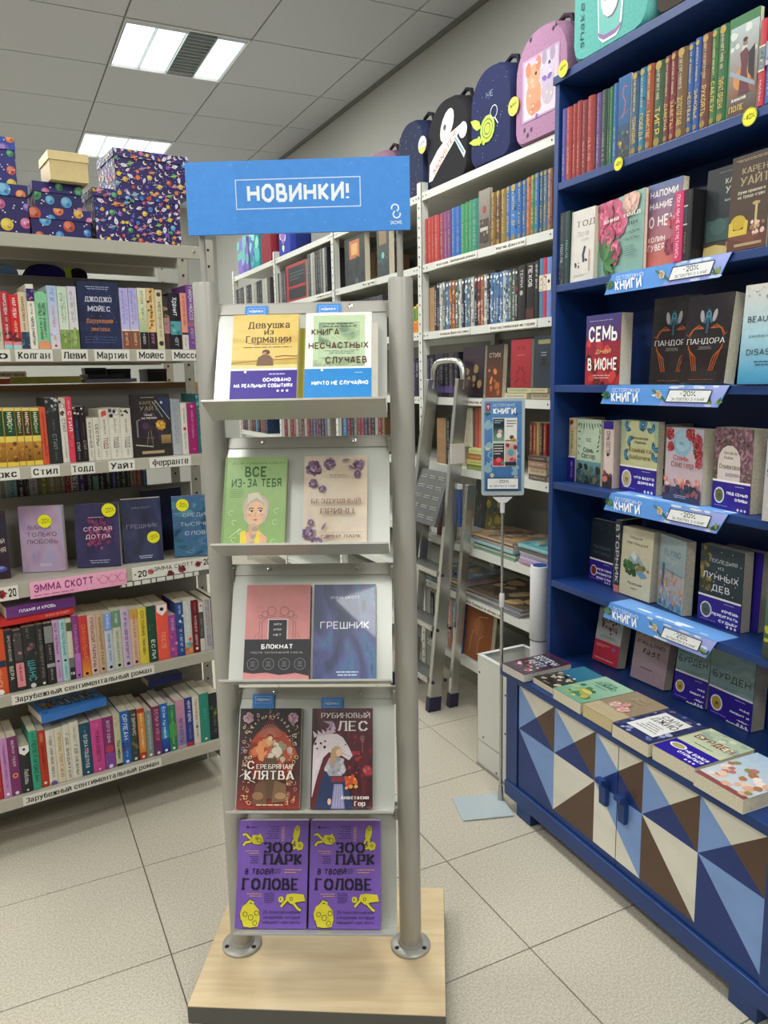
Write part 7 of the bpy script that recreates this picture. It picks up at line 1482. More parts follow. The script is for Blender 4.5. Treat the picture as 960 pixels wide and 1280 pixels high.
G9 = 'books on the fifth shelf of the blue bookcase'
def c_hotel(w, h):
    d = D(w, h); d.rect(0, 1, .34, 1, '#1c2430', '#14202c'); d.text('ПОСЛЕДНЯЯ', .5, .56, .04, '#4c5c64', wu=.7); d.text('ГОСТИНИЦА', .5, .47, .04, '#4c5c64', wu=.7); d.blobs(.1, .9, .7, .95, 8, ['#202c3c', '#182430'], .06, .12, 3); return band(d, ['ИНОГДА ГЛАВНОЕ', 'ОКАЗЫВАЕТСЯ', 'МЕЖДУ СТРОК'], ic='#8c2c2c')
stand(.75, (736, None), None, 'dark teal book with violet belly band in the shadowed corner, fifth blue shelf', G9, c_hotel, .02, fr=BB, d=.11, w=BB.s_at(765, .75, .11)-BB.s_at(736, .75, .11), h=.2, tilt=.04, cc='#14202c', yaw=0)
row(BB, .75, .082, 766, [(773, 651, '#2c3844', [('r', .0, .1, '#c87c7c'), ('t', 'ВТОРНИК', .14, .94, '#d0ccc8', .56)], 'slate spine with big white letters, beside the mountain cover')], 'standing, fifth blue shelf', G9, width=.08)
def c_mount(w, h):
    d = D(w, h); d.rect(0, 1, 0, 1, '#cfc8ac'); d.text('Мария', .45, .86, .035, '#3c3c34', wu=.4, shear=.1); d.text('Метлицкая', .5, .78, .04, '#3c3c34', wu=.66, shear=.1)
    d.poly([(.14, .44), (.3, .6), (.42, .66), (.55, .62), (.66, .56), (.9, .42)], '#9cacb4'); d.poly([(.3, .6), (.42, .67), (.52, .6), (.46, .52)], '#d8dcdc'); d.blobs(.12, .5, .34, .5, 20, ['#2c5030', '#3c6438', '#4c7844'], .04, .08, 4); d.blobs(.5, .9, .34, .5, 14, ['#3c6438', '#a87434', '#5c7844'], .03, .07, 5); d.poly([(.5, .38), (.7, .42), (.88, .34), (.7, .3)], '#6c98b8'); d.text('Поцелуев', .5, .2, .03, '#5c3c2c', wu=.46, shear=.1); d.text('мост', .5, .13, .025, '#5c3c2c', wu=.2, shear=.1); return d
stand(.75, (773.5, 741.5), (779.5, 656), 'cream book with a mountain lake picture, on the fifth blue shelf', G9, c_mount, .045, BR=(811.5, 755), cc='#cfc8ac', h=.205)
def c_flying(w, h):
    d = D(w, h); d.rect(0, 1, .5, 1, '#8ca0a4', '#9cacac'); d.rect(0, 1, 0, .5, '#7c9cac', '#b4a49c'); d.text('FLYING', .5, .78, .08, '#54686c', wu=.6, bold=.01); d.text('high', .5, .67, .06, '#c0bcb4', wu=.4, bold=.0, shear=.2); d.line([(.25, .54), (.9, .5)], .02, '#4c6c8c'); d.blobs(.05, .95, .08, .5, 60, ['#c88c5c', '#d8a878', '#a8a4c0', '#c8b8b4', '#7c94b0', '#b87c64'], .02, .05, 5, el=1.6, rot=1.5); d.blobs(.05, .95, .02, .1, 12, ['#5c8ca8', '#4c7c9c'], .03, .06, 6); d.line([(.2, .3), (.2, .62)], .05, '#3c5c8c'); return d
stand(.75, (821, 755), (826.4, 666), 'misty blue book with a peach-coloured crowd, beside the mountain cover', G9, c_flying, .028, BR=(853, 771), cc='#8ca0a4', h=.205)
def c_moon(w, h):
    d = D(w, h); d.rect(0, 1, .34, 1, '#2c383c', '#34424a'); d.blobs(.02, .25, .4, .96, 26, ['#4c4c2c', '#6c5c34', '#3c4430', '#8c7c44'], .03, .07, 4)
    for k in range(14): d.ell(.3+.05*k % .66, .42+.13*(k % 5), .012, '#c8d0d0', n=6)
    d.text('ПОСЛЕДНЯЯ', .55, .82, .045, '#b8c0c4', wu=.64); d.text('ИЗ', .5, .735, .035, '#b8c0c4', wu=.13); d.text('ЛУННЫХ', .5, .62, .075, '#e0e4e4', wu=.82, bold=.01); d.text('ДЕВ', .52, .475, .075, '#e0e4e4', wu=.42, bold=.01); return band(d, ['ХОЧЕШЬ', 'ПЕРЕИГРАТЬ', 'СУДЬБУ?'], ic='#4c5c54')
stand(.75, (872, 774), (877, 679), 'night-grey book with white title and violet belly band, front one of two', G9, c_moon, .034, BR=(924.8, 792.5), cc='#2c383c', h=.208)
stand(.75, (897, None), None, 'second copy behind the night-grey book, only its edge showing', G9, c_plain('#2c1a84'), .03, fr=BB, d=dep(BB, 872, 774, .75)+.037, w=.125, h=.205, tilt=.03, cc='#2c1a84', yaw=0)
def c_grn(w, h):
    d = D(w, h); d.rect(0, 1, 0, 1, '#2c3830', '#5c7c64'); d.ell(.2, .3, .1, '#c8c040'); d.blobs(.05, .5, .05, .4, 12, ['#1c2420', '#3c5c34', '#a8a43c'], .04, .08, 3); return d
stand(.75, (952, None), None, 'mossy green book cut by the picture edge, fifth blue shelf', G9, c_grn, .03, fr=BB, d=0, w=.13, h=.2, tilt=.03, cc='#3c5040', yaw=0)

GA = 'books standing on the counter of the blue bookcase'
def c_boni(w, h):
    d = D(w, h); d.rect(0, 1, .4, 1, '#a8aaa8'); d.rect(0, 1, 0, .4, '#b83040'); d.text('БОНИ', .5, .8, .09, '#2c2024', wu=.7, bold=.03); d.text('КЛАЙД', .5, .66, .06, '#5c2028', wu=.6, bold=.03); d.blobs(.2, .8, .56, .76, 12, ['#a83440', '#5c1c24', '#8c2c34'], .02, .05, 3); d.lines(.15, .85, .46, .52, 2, '#4c4c4c', 4, 'c'); d.lines(.1, .6, .28, .34, 2, '#e8a8ac', 5); d.ell(.78, .3, .08, '#6c6ca8', rv=.05); d.lines(.1, .9, .05, .09, 1, '#e8c8c8', 6); return d
def c_fall(w, h):
    d = D(w, h); d.rect(0, 1, 0, 1, '#9c8490', '#a08c84'); d.blobs(.03, .97, .72, .97, 44, ['#a88454', '#8c7464', '#c8a070', '#7c6c74', '#b89474', '#94806c'], .03, .07, 4); d.text('FALLING', .5, .62, .055, '#3c343c', wu=.8, bold=.0); d.text('fast', .5, .49, .09, '#2c242c', wu=.5, bold=-.004, shear=.25); d.lines(.2, .7, .2, .24, 1, '#5c4c5c', 3, 'c'); return d
def c_burden(w, h):
    d = D(w, h); d.art = 'misty_wash'; d.text('БУРДЕН', .5, .58, .09, '#2c3c40', wu=.86, bold=.01); return band(d, ['НАС', 'ЛЮБИТ И', '«МЫ»', 'ВЫБИРАЕМ'], .38, ic='#a88c34')
stand(.476, (740, 825.5), (752, 775), 'grey and red book under the lowest banner, on the blue counter', GA, c_boni, .036, BR=(770.8, 838.8), h=.175, cc='#a8a8a8')
stand(.476, (787.5, 847), (800, 792), 'mauve book with golden petals, on the blue counter', GA, c_fall, .032, BR=(829.5, 865.5), h=.19, cc='#9c8490')
stand(.476, (840, 872), (852, 812), 'misty book with a violet band, under the banner end, further of two alike', GA, c_burden, .03, BR=(880.5, 889), h=.205, cc='#2c1a84')
stand(.476, (884, 891), (898, 833), 'misty book with a violet band, nearer of two alike on the counter', GA, c_burden, .05, BR=(938, 917), h=.205, cc='#2c1a84')

GC = 'books lying on the counter of the blue bookcase'
def lay(u0, ov, w, h, t, ang, front, label, cc, z=.476, pages=CREAM, **kw):
    """lying cover up on the counter: its foot (short edge) overlooks the aisle at distance ov behind the case front, u0 along the front"""
    # canonical x (width) -> along the front, z (height) -> into the case, cover (-y) -> up
    M = BB.M(u0, ov, z+t) @ Matrix.Rotation(ang, 4, 'Z') @ Matrix(((1, 0, 0, 0), (0, 0, 1, 0), (0, -1, 0, 0), (0, 0, 0, 1)))
    return book(M, w, h, t, cc, label, GC, front=front(w, h), pages=pages, **kw)
def c_gang(w, h):
    d = D(w, h); d.rect(0, 1, 0, 1, '#2c2c44', '#3c2c3c'); d.frame(0, 1, 0, 1, .03, '#7c2434'); d.text('БЕСПЕЧН', .5, .72, .16, '#c8ccd4', wu=.84, bold=.04); d.text('АНГЕЛ', .5, .5, .14, '#b8bcc8', wu=.6, bold=.04); d.blobs(.1, .9, .12, .42, 26, ['#a82c38', '#c84c4c', '#8c1c28', '#d8d0d0'], .03, .07, 4); return d
def c_beach(w, h):
    d = D(w, h); d.rect(0, 1, .5, 1, '#2c6c8c', '#3c7c94'); d.rect(0, 1, 0, .5, '#2c2420', '#3c4c48'); d.blobs(.05, .95, .05, .5, 26, ['#1c1814', '#4c4030', '#c8b098', '#2c241c', '#8c7454'], .04, .1, 4); d.blobs(.2, .9, .3, .6, 8, ['#d8d0c0', '#b8a484'], .03, .06, 5); return d
def c_green(w, h):
    d = D(w, h); d.rect(0, 1, 0, 1, '#6c9c80', '#9cc0a4'); d.blobs(.1, .9, .1, .5, 16, ['#4c7c50', '#b8a44c', '#3c6440', '#84b08c', '#d0c470'], .05, .12, 4); d.ell(.5, .34, .22, '#a8a448', rv=.12); d.ell(.54, .36, .16, '#c8c06c', rv=.07); d.text('САРА', .5, .84, .07, '#4c7c6c', wu=.4, serif=True); d.text('ДЖИО', .5, .74, .09, '#3c6c5c', wu=.6, serif=True); d.lines(.2, .8, .6, .66, 2, '#4c7c6c', 3, 'c'); return d
def c_rose(w, h):
    d = D(w, h); d.rect(0, 1, 0, 1, '#8c7c64', '#94846c'); d.rect(0, 1, 0, .3, '#b0a080'); d.flower(.32, .42, .16, ['#d8a8a0', '#e0b8ac'], n=8, core='#c08070'); d.flower(.62, .38, .17, ['#d89c98', '#e0b0a4'], n=8, core='#b87468'); d.flower(.5, .52, .12, ['#c88c88', '#d8a8a0'], n=8); d.text('ДЖО', .5, .82, .08, '#b8a48c', wu=.3); d.text('ДЖИО', .5, .72, .06, '#b8a48c', wu=.4, serif=True); return d
def c_sara(w, h):
    d = D(w, h); d.rect(0, 1, 0, 1, '#2c3460'); d.blobs(.02, .98, .02, .98, 60, ['#3c4478', '#5c68a0', '#24284c', '#8c94bc', '#34405c', '#6c5c7c', '#a8acc8'], .03, .08, 4); d.rect(.14, .86, .16, .84, '#e0deda'); d.text('САРА', .52, .72, .1, '#2c2c34', wu=.5, bold=.01, serif=True); d.text('ДЖИО', .52, .58, .12, '#2c2c34', wu=.6, bold=.01, serif=True); d.lines(.22, .8, .24, .46, 4, '#6c6c70', 3, 'c'); return d
def c_burd2(w, h):
    d = D(w, h); d.rect(0, 1, .4, 1, '#c4c8a8', '#a8b8a0'); d.blobs(.02, .98, .62, .98, 24, ['#b4c0a4', '#a0b098', '#d0d0b0', '#94a898'], .05, .1, 4); d.text('БУРДЕН', .52, .68, .11, '#8c2c2c', wu=.84, bold=.01); d.lines(.2, .8, .48, .52, 1, '#5c6454', 3, 'c'); d.rect(0, 1, 0, .4, '#2c1a94'); d.ell(.25, .26, .18, '#e0dce8', rv=.11); d.ell(.25, .26, .14, '#a89c5c', rv=.08); d.text('НЕ БОЙСЯ', .96, .24, .05, '#f2f0f8', wu=.5, al='r', bold=.05); d.text('ОТКРЫТЬСЯ', .96, .15, .05, '#f2f0f8', wu=.56, al='r', bold=.05)
    for k in range(3): d.ell(.7+.09*k, .06, .03, '#d8d4ec', n=8)
    return d
def c_wroses(w, h):
    d = D(w, h); d.rect(0, 1, 0, 1, '#c8ccd0', '#a8c0d4'); d.rect(0, 1, 0, .08, '#8c4c48'); d.blobs(.05, .95, .1, .6, 30, ['#d8a890', '#e0c0a8', '#b87468', '#a8744c', '#e8d8d0', '#8c8c54'], .05, .1, 4); return d
lay(.012, -.192, .112, .185, .026, .05, c_gang, 'dark book with white capitals and red roses, furthest one lying on the counter', '#2c2c44', pages='#cfcac4', gloss=True)
lay(.136, -.162, .117, .19, .020, -.02, c_beach, 'book with a night beach, lying half under the mint green one', '#2c2420')
lay(.259, -.178, .125, .19, .032, -.01, c_green, 'mint green book with a yellow fruit, lying on the counter', '#7ca88c')
lay(.392, -.178, .125, .19, .034, .0, c_rose, 'taupe book with pink roses, lying on the counter', '#8c7c64', pages='#c8b98c')
lay(.525, -.19, .13, .195, .036, .0, c_sara, 'navy floral book with a white title plate, lying on the counter', '#2c3460')
lay(.664, -.184, .13, .195, .036, .02, c_burd2, 'pale green book with a violet band, lying on the counter', '#c4c8a8')
lay(.80, -.19, .135, .2, .034, .0, c_wroses, 'white book with red and cream roses, nearest on the counter', '#c8ccd0')

# ================================================================== wall shelving: books
GW = 'books on the wall shelving'
def jac(c, seed):
    R = random.Random(seed); pal = {'s': ['#3c5c84', '#8cb0cc', '#c8d4d8', '#24344c'], 'o': ['#b86838', '#d8a05c', '#3c2c34', '#8c3c2c'], 'g': ['#6c7468', '#98a090', '#3c443c', '#c8c8b8'], 'd': ['#2c2c34', '#5c5c68', '#8c2c34', '#1c1c24'], 'w': ['#b8bcb8', '#5c686c', '#e0e0d8', '#3c4448'], 'r': ['#8c3434', '#c86450', '#3c2024', '#d8a890']}[c]
    return [('b', 0, 1, pal, 14, .4), ('e', .5, .93, .28, '#e8e8e4'), ('q', .08, .5, '#e0e0dc', .34)]
names = {'s': 'blue-grey jacketed', 'o': 'orange-brown jacketed', 'g': 'grey-green jacketed', 'd': 'dark jacketed', 'w': 'pale grey jacketed', 'r': 'dark red jacketed'}
its = [(535, 273, '#a83430'), (539.7, 271, '#b03a34'), (543.6, 269.5, '#a63632'), (549, 268, '#b24038'), (555, 265.5, '#8c3c58'), (559, 263.5, '#7c4478'), (564, 262.5, '#6c3c70'), (569.4, 259, '#2f68b0'), (575.7, 257, '#2c5ca8'), (581, 254.5, '#3c8c58'), (585.6, 252, '#348454'), (590, 250, '#3c8c60'), (597.7, 247.5, '#2c7c6c')]
cn = {'#a83430': 'red', '#b03a34': 'brighter red', '#a63632': 'red', '#b24038': 'brick red', '#8c3c58': 'maroon', '#7c4478': 'purple', '#6c3c70': 'dark purple', '#2f68b0': 'blue', '#2c5ca8': 'broad blue', '#3c8c58': 'green', '#348454': 'darker green', '#3c8c60': 'leaf green', '#2c7c6c': 'teal'}
row(RK, 1.878, .008, 530.5, [(x, y, c, [('q', .06, .6, mix(c, '#f0e8d0', .4), .4), ('q', .64, .94, mix(c, '#ffffff', .3), .3)], cn[c]+' series spine') for x, y, c in its], 'from the post, upper wall shelf', GW, hard=True)
def c_rosewall(w, h):
    d = D(w, h); d.rect(0, 1, 0, 1, '#5c4c44', '#8c8478'); d.flower(.5, .66, .18, ['#8c2430', '#a83440'], core='#5c1c24'); d.rect(.1, .9, .1, .5, '#3c302c'); d.blobs(.1, .9, .05, .5, 12, ['#4c3c34', '#7c6c58', '#2c2424', '#a89880'], .05, .1, 3); d.rect(.15, .85, .3, .36, '#b8b0a4'); return d
stand(1.878, (598.5, None), None, 'cover with a red rose between teal and brown spines, on the wall shelving', GW, c_rosewall, .012, fr=RK, d=.008, w=RK.s_at(612.5, 1.878)-RK.s_at(598.5, 1.878), h=.21, tilt=0, cc='#5c4c44', yaw=0)
its = [(619, 240, '#7c5c2c', 'gold-brown'), (625.8, 237.5, '#5c3c2c', 'brown'), (631.7, 235.5, '#8c7434', 'bronze'), (637.6, 232.5, '#2c64a8', 'blue and gold'), (646.5, 229.5, '#2f70b4', 'broad blue'), (652, 227, '#2c5c9c', 'deep blue'), (656.8, 224.5, '#30689c', 'slate-blue'), (662.4, 221, '#b0583c', 'burnt orange'), (668, 218.5, '#3c7c4c', 'green'), (673, 216, '#2c68b0', 'bright blue'), (678, 213.5, '#34586c', 'petrol'), (683, 212, '#4c6c8c', 'grey-blue'), (689, 210, '#8c5c58', 'reddish')]
row(RK, 1.878, .008, 613, [(x, y, c, gold(c, None), l+' gilt series spine') for x, y, c, l in its], 'after the rose cover, upper wall shelf', GW, hard=True)
# second row
def brownbox(M, w, d, h, label, col='#a5825a', group=None, name='cardboard_box', flap=True):
    e = empty(name, M, label, 'box', group)
    m = MB(); m.box(0, w, 0, d, .0006, h); m.build('body', 'cardboard', e, bevel=.0012)
    m = MB(); m.box(w*.42, w*.58, -.0006, d*.6, h, h+.0008, '#c8b48c'); m.build('tape', 'attr_paint', e); return e
s0, s1 = RK.s_at(532, 1.597), RK.s_at(540.5, 1.597)
brownbox(RK.M(max(s0, .02), .02, 1.597), s1-max(s0, .02)-.006, .2, .185, 'narrow brown cardboard box beside the post on the second wall shelf')
seqs = 'dwgsoogwdsgwdrowdsssswsggd'; xs = [545.5+(647-545.5)*k/26 for k in range(1, 27)]; R = random.Random(8)
row(RK, 1.597, .008, 542.8, [(546.5, 356, '#1c1c2c', [('q', .1, .9, '#c8c8d0', .4)], 'black spine')]+[(x, 355-(x-545)*.187+R.uniform(-.6, .6), {'d': '#24242c', 'w': '#a8acac', 'g': '#5c645c', 's': '#4c6c94', 'o': '#8c5c3c', 'r': '#7c3434'}[c], jac(c, k), names[c]+' spine') for k, (x, c) in enumerate(zip(xs, seqs))]
    + [(656.5, 331, '#201c1c', [('t', 'ТЕРРИ', .6, .92, '#b8b4ac', .34), ('e', .5, .5, .2, '#a8a8a4')], 'black white-lettered spine'), (667.4, 328, '#181618', [('t', 'ПЕХОВ', .58, .95, '#d8d4cc', .4), ('r', 0, .2, '#4c2420')], 'wide black spine'), (672.8, 326, '#1c1c20', [('q', .5, .95, '#c8c8c4', .4)], 'black spine'), (677.5, 323, '#4c7c9c', [('r', .45, .72, '#d8ccb8'), ('b', .46, .7, ['#c86c4c', '#3c5c8c'], 4, .3)], 'light blue pictured spine'), (682, 322, '#b8344c', [('r', .45, .72, '#d8ccb8'), ('b', .46, .7, ['#c86c4c', '#3c5c8c'], 4, .3)], 'crimson pictured spine'), (688, 321, '#6c84c0', [('r', .45, .72, '#e0d8d0'), ('e', .5, .6, .25, '#24242c')], 'periwinkle pictured spine')],
    'from the post, second wall shelf', GW)
# third row: dark spines and covers
row(RK, 1.32, .01, 531, [(x, 444-(x-535)*.1, c, [('q', .1, .9, '#8c8c98', .34), ('r', .1, .25, '#5c4c84')], l) for x, c, l in ((537, '#241c34', 'black-violet spine'), (543, '#1c1a20', 'black spine'), (549, '#34283c', 'plum-black spine'), (555, '#242430', 'ink spine'), (561, '#1c1820', 'black spine'), (567, '#3c3440', 'dusky spine'), (573, '#201c24', 'black spine'))], 'from the post, third wall shelf', GW, h=.2)
def c_dk(a, b, words, tc, cols, seed):
    def f(w, h):
        d = D(w, h); d.rect(0, 1, 0, 1, a, b); d.blobs(.15, .85, .1, .6, 16, cols, .04, .12, seed)
        if words: d.text(words, .5, .8, .08, tc, wu=.7, bold=.02)
        return d
    return f
def c_red(w, h):
    d = D(w, h); d.rect(0, 1, 0, 1, '#94202c', '#a02834'); d.text('ИГРА', .5, .82, .07, '#5c1420', wu=.4, bold=.02); d.lines(.25, .75, .66, .69, 1, '#d08888', 3, 'c')
    for s in (-1, 1): d.line([(.5+s*.03, .4), (.5+s*.2, .3), (.5+s*.12, .18), (.5+s*.3, .08)], .03, '#3c141c'); d.line([(.5+s*.03, .4), (.5+s*.14, .44)], .02, '#3c141c')
    return d
def c_crab(w, h):
    d = D(w, h); d.rect(0, 1, 0, 1, '#2c3440', '#24303c'); d.rect(.2, .8, .84, .92, '#8c845c'); 
    for k in range(8): a = math.radians(k*45+20); d.line([(.5, .5), (.5+.2*math.cos(a), .5+.16*math.sin(a)), (.5+.3*math.cos(a+.4), .5+.24*math.sin(a+.4))], .03, '#14181c')
    d.ell(.5, .5, .14, '#14181c'); d.lines(.3, .7, .6, .7, 2, '#98a0a4', 3, 'c'); return d
for (a, b, f, lb, y0, h) in ((577, 604, c_dk('#201420', '#2c1a28', 'ВОЙНА', '#3c2c34', ['#4c2c34', '#2c1c28', '#8c7448'], 3), 'black-plum cover behind the stepladder, third wall shelf', 0, .2), (607, 627, c_dk('#6c3420', '#181414', 'СТИХ', '#b8a088', ['#a85c2c', '#c87838', '#5c2c1c'], 4), 'dark cover with an orange fire, third wall shelf', 0, .2)):
    stand(1.32, (a, None), None, lb, GW, f, .02, fr=RK, d=.012, w=RK.s_at(b, 1.32)-RK.s_at(a, 1.32), h=h, tilt=.05, cc='#201418', yaw=0)
def pile(fr, xa, xb, z, d, n, t, cols, label, group, wd=.14, jit=.008, cat='book'):
    s0, s1 = fr.s_at(xa, z, d), fr.s_at(xb, z, d); R = random.Random(int(xa)); zz = z
    for k in range(n):
        tt = t*R.uniform(.8, 1.2); j = R.uniform(-jit, jit); c = cols[k % len(cols)]
        sp_ = spine_design(tt, s1-s0, [('r', .0, 1, c), ('q', .1, .9, mix(c, '#303030' if sum(LC(c)) > .8 else '#e8e4dc', .6), .3)], k+int(xa))
        lying(fr, s0+j, d+abs(j), zz, tt, s1-s0, wd, c, label.format(['bottom', 'second from bottom', 'third up', 'fourth up', 'fifth up', 'sixth up', 'seventh up', 'eighth up', 'ninth up', 'tenth up'][k]), group, front=D(wd, s1-s0).rect(0, 1, 0, 1, mix(c, '#e8e4d8', .2)).lines(.15, .85, .3, .8, 6, mix(c, '#404040', .4), k), spine=sp_, ang=R.uniform(-.02, .02))
        zz += tt+.0008
    return zz
z1 = pile(RK, 631, 659, 1.32, .0, 2, .018, ['#c8c0a0', '#b8b490'], 'cream book, {} in the pile under the red cover', 'cream books in piles on the third wall shelf')
z2 = pile(RK, 661, 684.5, 1.32, .0, 2, .019, ['#a89c84', '#c0b490'], 'beige book, {} in the pile under the many-legged cover', 'cream books in piles on the third wall shelf')
stand(z1, (638, None), None, 'red cover with a dark symbol on the cream pile, third wall shelf', GW, c_red, .02, fr=RK, d=.01, w=RK.s_at(664, z1)-RK.s_at(638, z1)-.004, h=.17, tilt=.02, cc='#94202c', yaw=0)
stand(z2, (666.5, None), None, 'dark blue cover with a many-legged creature on the beige pile', GW, c_crab, .02, fr=RK, d=.01, w=.11, h=.178, tilt=.02, cc='#2c3440', yaw=0)
# next bay's end, beside the post
row(RK, 1.597, .008, 513.5, [(516.8, 386, '#e0b03c', [('r', .45, .92, '#6c8c3c'), ('r', .05, .4, '#d87834')], 'yellow green-panelled spine'), (520, 383, '#e0b840', [('r', .45, .92, '#5c8434'), ('r', .05, .4, '#d8742c')], 'yellow orange-footed spine'), (524, 380, '#e0b840', [('r', .45, .92, '#6c8c3c'), ('r', .05, .4, '#d87834')], 'yellow spine nearest the post')], 'between the display column and the post', 'yellow series spines beside the shelving post', h=.2)
row(RK, 1.32, .008, 515, [(519, 448, '#3c2c54', [('q', .1, .9, '#a8a0c0', .5)], 'violet spine'), (523.5, 450, '#1c1820', [('q', .5, .9, '#a8a0b0', .4)], 'black spine')], 'beside the post, third wall shelf', GW)
# fourth row (z 1.033)
s0, s1 = RK.s_at(539, 1.033), RK.s_at(553, 1.033); brownbox(RK.M(s0, .03, 1.033), s1-s0-.012, .2, .195, 'brown cardboard box behind the stepladder, fourth wall shelf')
row(RK, 1.033, .02, 556.5, [(x, 520, c, [('q', .1, .9, '#b8b4ac', .3)], l+' spine') for x, c, l in ((558, '#2c2c30', 'charcoal'), (563, '#1c1c20', 'black'), (568, '#44403c', 'brown'), (573, '#c0b8a0', 'cream'))], 'behind the stepladder, fourth wall shelf', GW, h=.2)
z3 = pile(RK, 583, 606, 1.033, .0, 4, .020, ['#8c9c48', '#c8c070', '#a86c3c', '#c8d088'], 'yellow-green book, {} in the pile beside the ladder hoop rail', 'pile of yellow-green books on the fourth wall shelf')
row(RK, z3, .03, 580, [(x, None, c, [('q', .1, .9, '#8c8478', .3)], l+' spine') for x, c, l in ((586, '#b8b09c', 'oatmeal'), (590, '#d0c8b4', 'ivory'), (593, '#5c4c44', 'umber'), (598, '#b8483c', 'scarlet'), (602, '#c87850', 'apricot'), (606, '#8c8c84', 'grey'), (609, '#3c3c40', 'dark'))], 'on the yellow-green pile', 'spines standing on the yellow-green pile', h=.16, width=.12)
z4 = pile(RK, 660, 682, 1.033, .01, 4, .022, ['#5c4c44', '#b8a48c', '#8c6c58', '#4c3834'], 'brown book, {} in the pile behind the poster sign', 'pile of brown books on the fourth wall shelf')
row(RK, z4, .03, 661, [(x, None, c, [('q', .1, .9, '#c8a878', .3)], l+' spine') for x, c, l in ((665.5, '#5c241c', 'oxblood'), (670, '#7c3c24', 'russet'), (674, '#8c7c4c', 'brass'), (678, '#3c2420', 'dark brown'), (682, '#8c2c28', 'red'))], 'on the brown pile by the poster sign', 'spines standing on the brown pile', h=.115, width=.12)
# fifth row: magazines
def mags(xa, xb, z, n, cols, label, group, d=.0, t=.0065, wd=.21, z_jit=.012):
    s0, s1 = max(RK.s_at(xa, z, d), .03), RK.s_at(xb, z, d); R = random.Random(int(xa)+5); zz = z+.0006
    for k in range(n):
        j = R.uniform(-.5, .5)*z_jit; c = cols[k % len(cols)]; tt = t*R.uniform(.7, 1.3)
        e = empty('magazine', RK.M(s0+j, d+R.uniform(0, .02), zz) @ Matrix.Rotation(R.uniform(-.03, .03), 4, 'Z'), label.format(NTH[k]), 'magazine', group)
        m = MB(); m.box(0, s1-s0, .0, wd, 0, tt, mix(c, '#e8e8e8', .35)); m.build('pages', 'page_block', e)
        m = MB(); m.box(-.0005, s1-s0+.0005, -.0007, wd, tt, tt+.0005, c); m.box(-.0005, s1-s0+.0005, -.0012, -.0002, 0, tt, mix(c, '#ffffff', .15)); m.build('cover', 'glossy_card', e)
        if k == n-1:
            q = D(s1-s0, wd); q.rect(0, 1, 0, 1, c); q.blobs(.1, .9, .1, .9, 18, [mix(c, '#ffffff', .4), mix(c, '#303040', .4), '#c8a878'], .05, .12, k); q.build('cover_print', e, (0, 0, tt+.0006), (1, 0, 0), (0, 1, 0), (0, 0, 1), 'glossy_card')
        zz += tt+.0012
    return zz
z5 = mags(588, 640, .71, 7, ['#5c8c74', '#a8c0a4', '#3c6c94', '#88b0b8', '#b8a090', '#e0c8b0', '#a88c70'], 'magazine behind the stand pole, {} from the bottom of the stack', 'magazine stack behind the stand pole', t=.0085)
z6 = mags(646, 686, .71, 8, ['#b87c8c', '#9c84a8', '#b8a0c0', '#98a8c8', '#d0b8c8', '#2c3438', '#b0d0c8', '#6cb0b8'], 'pastel magazine against the blue bookcase, {} from the bottom of the stack', 'magazine stack against the blue bookcase', t=.009)
def c_mag(a, cols, s): 
    def f(w, h): d = D(w, h); d.rect(0, 1, 0, 1, a, mix(a, '#000000', .2)); d.blobs(.05, .95, .05, .95, 20, cols, .05, .14, s); return d
    return f
stand(.71, (592, None), None, 'dark green cover standing behind the magazine stack', GW, c_mag('#2c3c38', ['#8c3c34', '#3c5c4c', '#1c2c2c'], 3), .012, fr=RK, d=.27, w=.09, h=.24, tilt=.08, cc='#2c3c38', yaw=0)
stand(.71, (606, None), None, 'yellow-framed cover standing behind the magazine stack', GW, c_mag('#6c6430', ['#b09c34', '#3c4c3c', '#c8b058'], 4), .012, fr=RK, d=.27, w=.13, h=.2, tilt=.08, cc='#6c6430', yaw=0)
stand(.71, (546, None), None, 'dark brown cover low behind the ladder steps', GW, c_mag('#4c2c20', ['#5c3424', '#3c2018'], 5), .012, fr=RK, d=.02, w=.16, h=.14, tilt=.1, cc='#4c2c20', yaw=0)
z7 = mags(580, 648, .495, 4, ['#5c5c6c', '#a09484', '#4c5c78', '#5c4c40'], 'large dark album on the low shelf, {} from the bottom', 'large albums on the low wall shelf', t=.008, wd=.27)
z8 = mags(530, 575, .495, 6, ['#8c9ca0', '#3c7c8c', '#c8a88c', '#c8ccc8', '#b8846c', '#6c8094'], 'thin magazine behind the ladder steps, {} from the bottom', 'magazines behind the ladder steps', t=.008)
def c_cow(w, h):
    d = D(w, h); d.rect(0, 1, 0, 1, '#8c4c20', '#7c4420'); d.line([(.2, .1), (.3, .5), (.5, .8), (.8, .85)], .02, '#c88c4c'); d.line([(.5, .1), (.55, .4), (.7, .5)], .02, '#c88c4c'); d.ell(.5, .6, .2, '#94582c'); return d
stand(.215, (579, None), None, 'large brown picture book on the lowest wall shelf', GW, c_cow, .02, fr=RK, d=.03, w=.20, h=.235, tilt=.1, cc='#8c4c20', yaw=0)
row(RK, .215, .015, 533, [(x, None, c, [('q', .1, .9, '#e8e8e4', .3)], l+' spine') for x, c, l in ((538, '#c8b8b0', 'pinkish'), (543, '#24242c', 'black'), (548, '#b8bcc0', 'silver'), (553, '#1c1c20', 'black'), (559, '#d0d0cc', 'white'), (565, '#b87c6c', 'salmon'), (570, '#4c8c9c', 'aqua'), (575, '#2c5c9c', 'blue'))], 'on the lowest wall shelf', GW, h=.22, width=.16)
